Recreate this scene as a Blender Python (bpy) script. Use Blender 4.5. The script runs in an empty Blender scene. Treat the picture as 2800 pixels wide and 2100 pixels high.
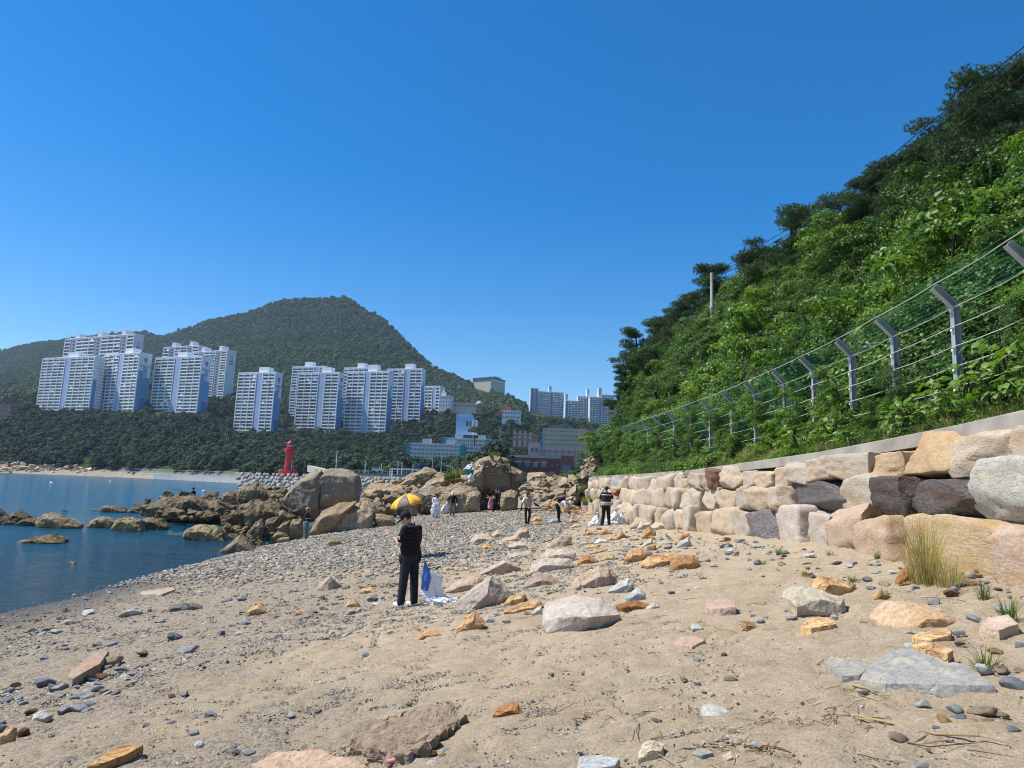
import bpy, bmesh, math, random
import numpy as np
from mathutils import Vector, Matrix, noise as mnoise

random.seed(7)
RNG = np.random.default_rng(7)
SC = bpy.context.scene
COL = SC.collection

# ------------------------------------------------------------------ camera
FPX, PITCH, ROLL, EYE = 1900.0, math.atan(280 / 1900.0), math.radians(2.2), 3.45
_F = np.array([0, math.cos(PITCH), math.sin(PITCH)])
_U0 = np.array([0, -math.sin(PITCH), math.cos(PITCH)])
_R0 = np.array([1.0, 0, 0])
_R = _R0 * math.cos(ROLL) + _U0 * math.sin(ROLL)
_U = _U0 * math.cos(ROLL) - _R0 * math.sin(ROLL)
CAM = np.array([0, 0, EYE])
cd = bpy.data.cameras.new("camera")
cam = bpy.data.objects.new("camera", cd)
COL.objects.link(cam)
cd.sensor_width = 36.0
cd.lens = FPX / 2800.0 * 36.0
cd.clip_start = 0.1
cd.clip_end = 20000
m = Matrix.Identity(4)
for i in range(3):
    m[i][0], m[i][1], m[i][2] = _R[i], _U[i], -_F[i]
    m[i][3] = CAM[i]
cam.matrix_world = m
SC.camera = cam

# ------------------------------------------------------------------ world, sun, exposure
SUN_EL, SUN_AZ = math.radians(57), math.radians(-87)      # azimuth from +Y towards +X
SUN_DIR = Vector((math.sin(SUN_AZ) * math.cos(SUN_EL), math.cos(SUN_AZ) * math.cos(SUN_EL), math.sin(SUN_EL)))
W = bpy.data.worlds.new("World")
SC.world = W
W.use_nodes = True
nt = W.node_tree
bg = nt.nodes["Background"]
sky = nt.nodes.new("ShaderNodeTexSky")
sky.sky_type = 'NISHITA'
sky.sun_disc = False
sky.sun_elevation = SUN_EL
sky.sun_rotation = SUN_AZ
sky.altitude = 0
sky.air_density = 1.0
sky.dust_density = 0.3
sky.ozone_density = 3.0
hs = nt.nodes.new("ShaderNodeHueSaturation")
hs.inputs["Saturation"].default_value = 1.5
hs.inputs["Hue"].default_value = 0.503
hs.inputs["Value"].default_value = 1.0
nt.links.new(sky.outputs[0], hs.inputs["Color"])
nt.links.new(hs.outputs[0], bg.inputs["Color"])
bg.inputs["Strength"].default_value = 0.114
sl = bpy.data.lights.new("sun", 'SUN')
sl.energy = 5.0
sl.angle = math.radians(0.53)
sl.color = (1.0, 0.955, 0.88)
so = bpy.data.objects.new("sun", sl)
COL.objects.link(so)
so.rotation_euler = SUN_DIR.to_track_quat('Z', 'Y').to_euler()
so.location = (-40, 30, 80)
SC.view_settings.view_transform = 'Standard'
SC.view_settings.look = 'None'
SC.view_settings.exposure = 0.5
SC.view_settings.gamma = 1.0
SC.view_settings.use_curve_mapping = False
SC.cycles.use_denoising = True
SC.cycles.filter_width = 1.1
SC.cycles.max_bounces = 6
SC.cycles.diffuse_bounces = 2
SC.cycles.glossy_bounces = 3
SC.cycles.transmission_bounces = 3
SC.cycles.transparent_max_bounces = 8
SC.cycles.volume_bounces = 0
SC.cycles.sample_clamp_indirect = 4.0

# ------------------------------------------------------------------ helpers
def ray(u, v):
    return _F + _R * ((u - 1400) / FPX) + _U * ((1050 - v) / FPX)

def at_y(u, v, y):
    d = ray(u, v)
    return CAM + d * (y / d[1])

def at_z(u, v, z):
    d = ray(u, v)
    return CAM + d * ((z - EYE) / d[2])

def _hash(ix, iy, seed):
    h = (ix.astype(np.int64) * 374761393 + iy.astype(np.int64) * 668265263 + seed * 982451653) & 0x7fffffff
    h = ((h ^ (h >> 13)) * 1274126177) & 0x7fffffff
    return ((h ^ (h >> 16)) & 0xffff) / 65535.0

def vnoise(x, y, seed=0):
    x = np.asarray(x, float); y = np.asarray(y, float)
    ix = np.floor(x); iy = np.floor(y)
    fx = x - ix; fy = y - iy
    fx = fx * fx * (3 - 2 * fx); fy = fy * fy * (3 - 2 * fy)
    a = _hash(ix, iy, seed); b = _hash(ix + 1, iy, seed)
    c = _hash(ix, iy + 1, seed); d = _hash(ix + 1, iy + 1, seed)
    return (a + (b - a) * fx + (c - a) * fy + (a - b - c + d) * fx * fy) * 2 - 1

def fbm(x, y, octv=4, seed=0):
    s = 0; a = 0.5; f = 1.0
    for o in range(octv):
        s = s + a * vnoise(x * f, y * f, seed + o * 17)
        a *= 0.5; f *= 2.03
    return s

def smooth(a, b, x):
    t = np.clip((x - a) / (b - a), 0, 1)
    return t * t * (3 - 2 * t)

def me_from(name, V, F, smooth_shade=False):
    me = bpy.data.meshes.new(name)
    me.from_pydata([tuple(map(float, v)) for v in V], [], [tuple(map(int, f)) for f in F])
    me.update()
    if smooth_shade:
        me.polygons.foreach_set("use_smooth", np.ones(len(me.polygons), bool))
    return me

def grid_mesh(name, P, smooth_shade=True):
    """P: (rows, cols, 3) array"""
    r, c, _ = P.shape
    me = bpy.data.meshes.new(name)
    me.vertices.add(r * c)
    me.vertices.foreach_set("co", P.reshape(-1).astype(np.float32))
    i = np.arange((r - 1) * (c - 1))
    a = (i // (c - 1)) * c + i % (c - 1)
    q = np.stack([a, a + 1, a + c + 1, a + c], 1).astype(np.int32)
    me.loops.add(q.size)
    me.loops.foreach_set("vertex_index", q.reshape(-1))
    me.polygons.add(len(q))
    me.polygons.foreach_set("loop_start", (np.arange(len(q)) * 4).astype(np.int32))
    me.update(calc_edges=True)
    me.validate()
    if smooth_shade:
        me.polygons.foreach_set("use_smooth", np.ones(len(me.polygons), bool))
    return me

def obj(name, me, mat=None, parent=None, loc=(0, 0, 0), rot=(0, 0, 0), scale=(1, 1, 1), color=None):
    o = bpy.data.objects.new(name, me)
    COL.objects.link(o)
    if mat is not None and me is not None and len(me.materials) == 0:
        me.materials.append(mat)
    o.location = loc
    o.rotation_euler = rot
    o.scale = scale
    if parent is not None:
        o.parent = parent
    if color is not None:
        o.color = (color[0], color[1], color[2], 1)
    return o

def tag(o, label=None, cat=None, group=None, kind=None):
    if label: o["label"] = label
    if cat: o["category"] = cat
    if group: o["group"] = group
    if kind: o["kind"] = kind
    return o

def empty(name, loc, label, cat, group=None, rz=0.0):
    o = bpy.data.objects.new(name, None)
    COL.objects.link(o)
    o.location = loc
    o.rotation_euler = (0, 0, rz)
    o.empty_display_size = 0.2
    return tag(o, label, cat, group)

class MB:
    def __init__(s):
        s.V = []; s.F = []
    def add(s, V, F):
        n = len(s.V)
        s.V += [tuple(map(float, v)) for v in V]
        s.F += [tuple(int(i) + n for i in f) for f in F]
        return s
    def box(s, c, d, rz=0.0, rot=None):
        hx, hy, hz = d[0] / 2, d[1] / 2, d[2] / 2
        V = [Vector((x, y, z)) for z in (-hz, hz) for y in (-hy, hy) for x in (-hx, hx)]
        R = rot if rot is not None else Matrix.Rotation(rz, 3, 'Z')
        V = [R @ v + Vector(c) for v in V]
        return s.add(V, [(0, 2, 3, 1), (4, 5, 7, 6), (0, 1, 5, 4), (2, 6, 7, 3), (0, 4, 6, 2), (1, 3, 7, 5)])
    def tube(s, pts, radii, n=8, cap=True):
        pts = [Vector(p) for p in pts]
        if not hasattr(radii, '__len__'): radii = [radii] * len(pts)
        V = []; F = []
        up = None
        for i, p in enumerate(pts):
            d = (pts[min(i + 1, len(pts) - 1)] - pts[max(i - 1, 0)])
            d = d.normalized() if d.length > 1e-9 else Vector((0, 0, 1))
            if up is None:
                up = Vector((1, 0, 0)) if abs(d.x) < 0.8 else Vector((0, 1, 0))
            a = d.cross(up); a.normalize()
            b = d.cross(a)
            up = -(d.cross(a)).cross(d) if False else up
            for k in range(n):
                t = 2 * math.pi * k / n
                V.append(p + (a * math.cos(t) + b * math.sin(t)) * radii[i])
        for i in range(len(pts) - 1):
            for k in range(n):
                k2 = (k + 1) % n
                F.append((i * n + k, i * n + k2, (i + 1) * n + k2, (i + 1) * n + k))
        if cap:
            F.append(tuple(range(n))[::-1])
            F.append(tuple((len(pts) - 1) * n + k for k in range(n)))
        return s.add(V, F)
    def lathe(s, prof, c=(0, 0, 0), n=24):
        V = []; F = []
        for r, z in prof:
            for k in range(n):
                t = 2 * math.pi * k / n
                V.append((c[0] + r * math.cos(t), c[1] + r * math.sin(t), c[2] + z))
        for i in range(len(prof) - 1):
            for k in range(n):
                k2 = (k + 1) % n
                F.append((i * n + k, i * n + k2, (i + 1) * n + k2, (i + 1) * n + k))
        F.append(tuple(range(n))[::-1]); F.append(tuple((len(prof) - 1) * n + k for k in range(n)))
        return s.add(V, F)
    def prism(s, poly, z0, z1):
        n = len(poly)
        V = [(x, y, z0) for x, y in poly] + [(x, y, z1) for x, y in poly]
        F = [tuple(range(n))[::-1], tuple(range(n, 2 * n))]
        F += [(i, (i + 1) % n, n + (i + 1) % n, n + i) for i in range(n)]
        return s.add(V, F)
    def me(s, name, smooth_shade=False):
        return me_from(name, s.V, s.F, smooth_shade)
    def build(s, name, mat, parent=None, smooth_shade=False, loc=(0, 0, 0), rot=(0, 0, 0), color=None):
        return obj(name, s.me(name, smooth_shade), mat, parent, loc, rot, color=color)

# ------------------------------------------------------------------ materials
class NT:
    def __init__(s, name):
        s.mat = bpy.data.materials.new(name)
        s.mat.use_nodes = True
        s.t = s.mat.node_tree
        s.p = s.t.nodes["Principled BSDF"]
        s.out = s.t.nodes["Material Output"]
        s.tc = None
    def n(s, typ, **kw):
        nd = s.t.nodes.new(typ)
        for k, v in kw.items(): setattr(nd, k, v)
        return nd
    def l(s, a, b): s.t.links.new(a, b)
    def coords(s, kind="Object"):
        if s.tc is None: s.tc = s.n("ShaderNodeTexCoord")
        return s.tc.outputs[kind]
    def noise(s, scale, detail=5, rough=0.55, co=None, w=None, dist=0.0):
        nd = s.n("ShaderNodeTexNoise")
        if w is not None:
            nd.noise_dimensions = '4D'; s.l(w, nd.inputs["W"])
        nd.inputs["Scale"].default_value = scale
        nd.inputs["Detail"].default_value = detail
        nd.inputs["Roughness"].default_value = rough
        nd.inputs["Distortion"].default_value = dist
        s.l(co if co is not None else s.coords(), nd.inputs["Vector"])
        return nd.outputs["Fac"]
    def voro(s, scale, feature='F1', co=None, out="Distance", rnd=1.0):
        nd = s.n("ShaderNodeTexVoronoi", feature=feature)
        nd.inputs["Scale"].default_value = scale
        nd.inputs["Randomness"].default_value = rnd
        s.l(co if co is not None else s.coords(), nd.inputs["Vector"])
        return nd.outputs[out]
    def ramp(s, fac, stops, interp='LINEAR'):
        nd = s.n("ShaderNodeValToRGB")
        nd.color_ramp.interpolation = interp
        els = nd.color_ramp.elements
        while len(els) < len(stops): els.new(0.5)
        for e, (p, c) in zip(els, stops):
            e.position = p
            e.color = (c, c, c, 1) if not hasattr(c, '__len__') else (c[0], c[1], c[2], 1)
        s.l(fac, nd.inputs[0])
        return nd.outputs[0]
    def mix(s, fac, a, b, mode='MIX'):
        nd = s.n("ShaderNodeMix", data_type='RGBA', blend_type=mode)
        for k, val in ((0, fac), (6, a), (7, b)):
            sock = nd.inputs[k]
            if hasattr(val, 'is_output'): s.l(val, sock)
            elif hasattr(val, '__len__'): sock.default_value = (val[0], val[1], val[2], 1)
            else: sock.default_value = val if k == 0 else (val, val, val, 1)
        return nd.outputs[2]
    def math(s, op, a, b=0.0, clamp=False):
        nd = s.n("ShaderNodeMath", operation=op, use_clamp=clamp)
        for k, val in enumerate((a, b)):
            if hasattr(val, 'is_output'): s.l(val, nd.inputs[k])
            else: nd.inputs[k].default_value = val
        return nd.outputs[0]
    def bump(s, h, strength=0.5, dist=0.05, normal=None):
        nd = s.n("ShaderNodeBump")
        nd.inputs["Strength"].default_value = strength
        nd.inputs["Distance"].default_value = dist
        s.l(h, nd.inputs["Height"])
        if normal is not None: s.l(normal, nd.inputs["Normal"])
        s.l(nd.outputs[0], s.p.inputs["Normal"])
        return nd.outputs[0]
    def base(s, c, rough=0.8, spec=0.3):
        if hasattr(c, 'is_output'): s.l(c, s.p.inputs["Base Color"])
        else: s.p.inputs["Base Color"].default_value = (c[0], c[1], c[2], 1)
        if hasattr(rough, 'is_output'): s.l(rough, s.p.inputs["Roughness"])
        else: s.p.inputs["Roughness"].default_value = rough
        s.p.inputs["Specular IOR Level"].default_value = spec
        return s.mat
    def objinfo(s, what="Random"):
        return s.n("ShaderNodeObjectInfo").outputs[what]

def plain(name, c, rough=0.7, spec=0.3, var=0.12, scale=3.0, bump=0.0, metal=0.0):
    t = NT(name)
    f = t.noise(scale, 4)
    c2 = tuple(x * (1 - var * 2) for x in c)
    t.base(t.mix(t.ramp(f, [(0.3, 0.0), (0.75, 1.0)]), c2, c), rough, spec)
    t.p.inputs["Metallic"].default_value = metal
    if bump: t.bump(t.noise(scale * 12, 3), bump, 0.01)
    return t.mat

def rockmat(name, c1, c2, stain, stain_amt=0.35, scale=1.0, speck=0.25, bump=0.6, crack=0.5, bdist=0.05, rough=0.85, strata=0.0):
    """c1/c2 grain colours, stain = iron or lichen patches; object colour multiplies the result"""
    t = NT(name)
    w = t.math('MULTIPLY', t.objinfo("Random"), 37.0)
    big = t.noise(1.3 * scale, 5, 0.6, w=w)
    mid = t.noise(6 * scale, 6, 0.65, w=w)
    fine = t.noise(70 * scale, 3, 0.7, w=w)
    base = t.mix(t.ramp(mid, [(0.35, 0.0), (0.65, 1.0)]), c1, c2)
    base = t.mix(t.ramp(big, [(0.62 - stain_amt * 0.4, 0.0), (0.75 - stain_amt * 0.3, 1.0)]), base, stain)
    base = t.mix(speck, base, t.ramp(fine, [(0.34, 0.2), (0.47, 0.9), (0.62, 1.05), (0.72, 1.5)]), 'MULTIPLY')
    base = t.mix(0.55, base, t.ramp(t.noise(16 * scale, 5, 0.7, w=w), [(0.3, 0.55), (0.5, 1.0), (0.7, 1.25)]), 'MULTIPLY')
    base = t.mix(1.0, base, t.objinfo("Color"), 'MULTIPLY')
    co = t.coords()
    h = t.math('ADD', t.math('MULTIPLY', mid, 0.6), t.math('MULTIPLY', fine, 0.16))
    if strata > 0:
        mp = t.n("ShaderNodeMapping"); mp.inputs["Scale"].default_value = (0.8, 0.8, 5.0); mp.inputs["Rotation"].default_value = (0.25, 0.15, 0)
        t.l(co, mp.inputs[0])
        st = t.noise(2.2 * scale, 4, 0.6, co=mp.outputs[0])
        h = t.math('ADD', h, t.math('MULTIPLY', st, strata))
    if crack > 0:
        dn = t.n("ShaderNodeVectorMath", operation='ADD')
        nz = t.n("ShaderNodeTexNoise"); nz.inputs["Scale"].default_value = 2.5 * scale; t.l(co, nz.inputs["Vector"])
        sc_ = t.n("ShaderNodeVectorMath", operation='SCALE'); sc_.inputs["Scale"].default_value = 0.35 / scale
        t.l(nz.outputs["Color"], sc_.inputs[0]); t.l(co, dn.inputs[0]); t.l(sc_.outputs[0], dn.inputs[1])
        vd = t.voro(1.6 * scale, 'DISTANCE_TO_EDGE', co=dn.outputs[0])
        ck = t.ramp(vd, [(0.0, 0.0), (0.035, 1.0)])
        h = t.math('ADD', h, t.math('MULTIPLY', ck, crack))
        base = t.mix(t.math('MULTIPLY', t.math('SUBTRACT', 1.0, ck), min(1.0, crack)), base, tuple(x * 0.35 for x in c1))
    t.bump(h, bump, bdist)
    return t.base(base, rough, 0.25)

M = {}
M['granite'] = rockmat('granite', (0.41, 0.352, 0.292), (0.53, 0.468, 0.40), (0.45, 0.355, 0.26), 0.30, 1.3, 0.6, 1.0, 0.10)
M['wallstone'] = rockmat('wallstone', (0.42, 0.35, 0.27), (0.55, 0.48, 0.39), (0.45, 0.315, 0.185), 0.32, 1.9, 0.6, 1.0, 0.06, 0.05)
M['ochre'] = rockmat('ochre_rock', (0.46, 0.26, 0.09), (0.56, 0.42, 0.25), (0.27, 0.125, 0.05), 0.36, 3.0, 0.45, 1.0, 0.35, 0.03)
M['slate'] = rockmat('grey_stone', (0.22, 0.23, 0.235), (0.33, 0.335, 0.33), (0.40, 0.37, 0.31), 0.3, 2.8, 0.35, 0.8, 0.2, 0.03, 0.75)
M['basalt'] = rockmat('dark_rock', (0.045, 0.042, 0.042), (0.11, 0.10, 0.095), (0.095, 0.062, 0.045), 0.33, 1.6, 0.3, 0.9, 0.25, 0.05, 0.6)
M['cliff'] = rockmat('cliff_rock', (0.335, 0.28, 0.21), (0.46, 0.40, 0.315), (0.39, 0.28, 0.165), 0.34, 1.0, 0.5, 1.0, 0.28, 0.14, 0.9, 0.9)
M['boulder'] = rockmat('boulder_rock', (0.20, 0.16, 0.115), (0.30, 0.25, 0.185), (0.33, 0.26, 0.17), 0.3, 1.1, 0.5, 1.0, 0.15, 0.08)
M['reef'] = rockmat('reef_rock', (0.17, 0.135, 0.09), (0.28, 0.225, 0.15), (0.085, 0.065, 0.035), 0.4, 1.2, 0.4, 1.0, 0.4, 0.1, 0.75)
M['concrete'] = plain('concrete', (0.36, 0.325, 0.28), 0.9, 0.2, 0.22, 1.6, 0.5)
M['pale_concrete'] = plain('pale_concrete', (0.56, 0.53, 0.48), 0.9, 0.2, 0.12, 0.4, 0.2)
M['steel'] = plain('galvanised_steel', (0.42, 0.44, 0.46), 0.45, 0.5, 0.1, 5.0, 0.0, 0.35)
M['white'] = plain('white_paint', (0.78, 0.79, 0.80), 0.6, 0.3, 0.05)
M['rope'] = plain('rope', (0.52, 0.49, 0.41), 0.9, 0.1, 0.1, 30)
M['greennet'] = plain('green_net', (0.03, 0.22, 0.12), 0.6, 0.3, 0.1, 30)
M['straw'] = plain('dry_straw', (0.44, 0.33, 0.16), 0.9, 0.1, 0.25, 8)
M['twig'] = plain('brown_twig', (0.12, 0.075, 0.045), 0.9, 0.1, 0.2, 8)
M['bark'] = plain('pine_bark', (0.085, 0.06, 0.045), 0.95, 0.1, 0.25, 6, 0.6)
M['black'] = plain('black_cloth', (0.012, 0.012, 0.014), 0.8, 0.25, 0.2, 12, 0.3)
M['navy'] = plain('navy_cloth', (0.022, 0.026, 0.04), 0.8, 0.25, 0.2, 12, 0.3)
M['skin'] = plain('skin', (0.52, 0.30, 0.21), 0.55, 0.4, 0.06, 10)
M['hair'] = plain('black_hair', (0.012, 0.010, 0.009), 0.5, 0.4, 0.1, 20)
M['whitecloth'] = plain('white_cloth', (0.76, 0.76, 0.78), 0.85, 0.2, 0.05, 8, 0.2)
M['beige'] = plain('beige_cloth', (0.42, 0.33, 0.22), 0.85, 0.2, 0.1, 8, 0.2)
M['khaki'] = plain('khaki_cloth', (0.25, 0.22, 0.15), 0.85, 0.2, 0.1, 8, 0.2)
M['pink'] = plain('pink_cloth', (0.68, 0.26, 0.32), 0.85, 0.2, 0.1, 8)
M['yellow'] = plain('yellow_nylon', (0.74, 0.42, 0.03), 0.6, 0.3, 0.05, 8)
M['greynylon'] = plain('grey_nylon', (0.16, 0.125, 0.10), 0.6, 0.3, 0.05, 8)
M['red'] = plain('red_paint', (0.50, 0.018, 0.03), 0.5, 0.4, 0.10, 0.8)
M['glass'] = plain('window_glass', (0.035, 0.05, 0.07), 0.12, 0.6, 0.2, 0.3)
M['darkgap'] = plain('dark_opening', (0.03, 0.032, 0.035), 0.9, 0.1, 0.1)

def leafmat(name, ca, cb, cc, trans=0.35, rough=0.45, patch=0.3):
    t = NT(name)
    a = t.n("ShaderNodeAttribute"); a.attribute_name = "tint"
    r = t.objinfo("Random")
    f = t.math('ADD', t.math('MULTIPLY', a.outputs["Fac"], 0.75), t.math('MULTIPLY', r, 0.25))
    gp = t.n("ShaderNodeNewGeometry")
    pn = t.noise(patch, 3, 0.6, co=gp.outputs["Position"])
    f = t.math('ADD', f, t.math('MULTIPLY', t.math('SUBTRACT', pn, 0.5), 0.9), True)
    c = t.ramp(f, [(0.0, ca), (0.55, cb), (1.0, cc)])
    t.base(c, rough, 0.35)
    tr = t.n("ShaderNodeBsdfTranslucent")
    br = t.mix(1.0, c, (1.3, 1.5, 0.7), 'MULTIPLY')
    t.l(br, tr.inputs["Color"])
    mx = t.n("ShaderNodeMixShader"); mx.inputs[0].default_value = trans
    t.l(t.p.outputs[0], mx.inputs[1]); t.l(tr.outputs[0], mx.inputs[2])
    t.l(mx.outputs[0], t.out.inputs["Surface"])
    return t.mat
M['leaf'] = leafmat('broad_leaf', (0.026, 0.058, 0.012), (0.060, 0.125, 0.022), (0.15, 0.24, 0.038))  # green deepened so some of the foliage shadow sits in the colour
M['leaf2'] = leafmat('bright_leaf', (0.045, 0.095, 0.014), (0.115, 0.21, 0.026), (0.25, 0.34, 0.045))  # yellow-green raised; part of the sunlit leaf highlights is in this colour
M['needle'] = leafmat('pine_needle', (0.026, 0.055, 0.020), (0.058, 0.105, 0.030), (0.13, 0.19, 0.05), 0.15, 0.6)
M['far_leaf'] = leafmat('far_foliage', (0.024, 0.050, 0.018), (0.052, 0.092, 0.027), (0.125, 0.175, 0.045), 0.15, 0.7, 0.011)
M['coast_leaf'] = leafmat('coast_foliage', (0.012, 0.028, 0.012), (0.030, 0.055, 0.020), (0.085, 0.125, 0.035), 0.12, 0.7, 0.03)
M['grass'] = leafmat('grass_blade', (0.06, 0.11, 0.02), (0.13, 0.18, 0.035), (0.30, 0.25, 0.09), 0.3, 0.6)
M['drygrass'] = leafmat('dry_grass_blade', (0.30, 0.25, 0.08), (0.46, 0.36, 0.15), (0.58, 0.46, 0.23), 0.3, 0.7)

# ------------------------------------------------------------------ ground shapes
WY = [-8, 8.3, 12, 16, 21.5, 29.5, 36, 44, 60]
XWB = [5.9, 6.05, 6.3, 6.6, 6.65, 5.9, 5.45, 5.1, 4.9]          # wall foot x
ZWB = [2.55, 2.55, 2.55, 2.48, 2.26, 2.02, 2.0, 1.95, 1.95]     # wall foot z
CY = [-8, 8.8, 10.6, 13, 16, 20.5, 25.5, 32, 42, 60]
CX = [6.4, 6.55, 6.75, 6.9, 7.05, 7.07, 6.75, 6.15, 5.45, 5.0]   # coping front x
CZ = [4.70, 4.68, 4.63, 4.57, 4.50, 4.44, 4.32, 4.26, 4.28, 4.2] # coping top z

def shore_x(y):
    y = np.asarray(y, float)
    return np.interp(y, [-10, 36, 44, 60, 76], [-12, -12, -11.3, -11, -9]) + 0.35 * vnoise(y * 0.35, y * 0 + 3.3, 5) + 0.12 * vnoise(y * 1.7, y * 0 + 1.3, 6)

def ground(x, y):
    x = np.asarray(x, float); y = np.asarray(y, float)
    xw = np.interp(y, WY, XWB); zw = np.interp(y, WY, ZWB); xs = shore_x(y)
    t = np.clip((x - xs) / (xw - xs), 0, 1.0)
    g = np.interp(y, [13, 35, 47], [1.3, 0.8, 0.55])
    z = zw * np.power(np.maximum(t, 1e-4), g)
    z = np.where(x < xs, -0.13 * (xs - x), z)
    z = np.maximum(z, -3.2)
    z = z + 0.28 * np.exp(-np.maximum(y, 0) ** 2 / 30.0) * smooth(0.1, 0.5, t)
    land = smooth(0.0, 0.12, t)
    z = z + land * (0.05 * fbm(x * 0.9, y * 0.9, 3, 11) + 0.035 * fbm(x * 2.6, y * 2.6, 2, 23))
    return z

def ground_hit(u, v):
    d = ray(u, v)
    t = 3.0
    for k in range(4000):
        P = CAM + d * t
        if P[2] <= float(ground(P[0], P[1])): break
        t *= 1.004
    return P
# ------------------------------------------------------------------ beach
def beach():
    ys = list(np.linspace(-8, 2.5, 40)[:-1])
    y = 2.5
    while y < 78:
        ys.append(y); y += 0.022 + y * 0.0095
    ys = np.array(ys)
    s = np.linspace(-1, 1, 430)
    s = np.sign(s) * np.abs(s) ** 1.25
    Y = np.repeat(ys[:, None], len(s), 1)
    half = np.maximum(ys, 2.5)[:, None] * 1.35 + 6
    X = s[None, :] * half - 0.1 * half
    X = np.maximum(X, -60)
    Z = ground(X, Y)
    land = smooth(0.15, 0.6, Z)
    # trampled sand: shallow dents and ridges, only fine enough to matter near by
    near = 1 - smooth(18, 34, Y)
    d = np.abs(vnoise(X * 3.1 + 0.6 * vnoise(X * 2, Y * 2, 3), Y * 4.6, 31))
    Z = Z + land * near * (0.085 * (np.minimum(d, 0.45) - 0.25) + 0.030 * fbm(X * 7, Y * 7, 2, 41))
    P = np.stack([X, Y, Z], 2)
    me = grid_mesh("beach", P)
    t = NT("beach_sand")
    co = t.coords("Object")
    g = t.noise(0.22, 5, 0.6)
    mid = t.noise(1.6, 5, 0.65)
    fine = t.noise(60, 4, 0.8)
    vf = t.voro(34, 'F1', out="Color")
    sand = t.mix(t.ramp(mid, [(0.3, 0.0), (0.7, 1.0)]), (0.39, 0.302, 0.198), (0.49, 0.392, 0.27))
    sand = t.mix(0.9, sand, t.ramp(fine, [(0.30, 0.28), (0.46, 0.92), (0.58, 1.08), (0.70, 1.6)]), 'MULTIPLY')
    sand = t.mix(0.6, sand, t.ramp(t.noise(9, 5, 0.75), [(0.3, 0.62), (0.52, 1.0), (0.7, 1.18)]), 'MULTIPLY')
    sep = t.n("ShaderNodeSeparateColor"); t.l(vf, sep.inputs[0])
    grit = t.ramp(sep.outputs[0], [(0.0, (0.13, 0.12, 0.105)), (0.25, (0.30, 0.255, 0.195)), (0.5, (0.37, 0.31, 0.225)), (0.75, (0.27, 0.215, 0.15)), (1.0, (0.48, 0.44, 0.37))], 'CONSTANT')
    # grey grit grows towards the water and in broad drifts
    px = t.n("ShaderNodeSeparateXYZ"); t.l(co, px.inputs[0])
    towards = t.math('MULTIPLY', t.math('ADD', px.outputs[0], 1.0), -0.055)
    gm = t.math('ADD', t.math('ADD', g, towards), t.math('MULTIPLY', t.math('SUBTRACT', mid, 0.5), 0.5))
    far = t.math('MULTIPLY', t.math('SUBTRACT', px.outputs[1], 17.0), 0.02, True)
    gm = t.math('ADD', gm, far)
    fac = t.ramp(gm, [(0.50, 0.0), (0.66, 1.0)])
    col = t.mix(t.math('MULTIPLY', fac, 0.75), sand, grit)
    wet = t.n("ShaderNodeMapRange"); wet.inputs["From Min"].default_value = 0.02; wet.inputs["From Max"].default_value = 0.26
    wet.inputs["To Min"].default_value = 0.34; wet.inputs["To Max"].default_value = 1.0
    t.l(t.math('ADD', px.outputs[2], t.math('MULTIPLY', t.math('SUBTRACT', mid, 0.5), 0.2)), wet.inputs["Value"])
    col = t.mix(1.0, col, wet.outputs[0], 'MULTIPLY')
    h = t.math('ADD', t.math('MULTIPLY', fine, 0.5), t.math('MULTIPLY', t.math('MULTIPLY', t.voro(34, 'F1'), fac), -0.4))
    h = t.math('ADD', h, t.math('MULTIPLY', t.noise(14, 4, 0.6), 0.7))
    t.bump(h, 1.0, 0.045)
    rg = t.ramp(wet.outputs[0], [(0.4, 0.35), (0.9, 0.95)])
    t.base(col, rg, 0.2)
    o = obj("beach", me, t.mat)
    tag(o, "sandy pebble beach sloping down to the sea", None, None, "structure")
beach()

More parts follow.
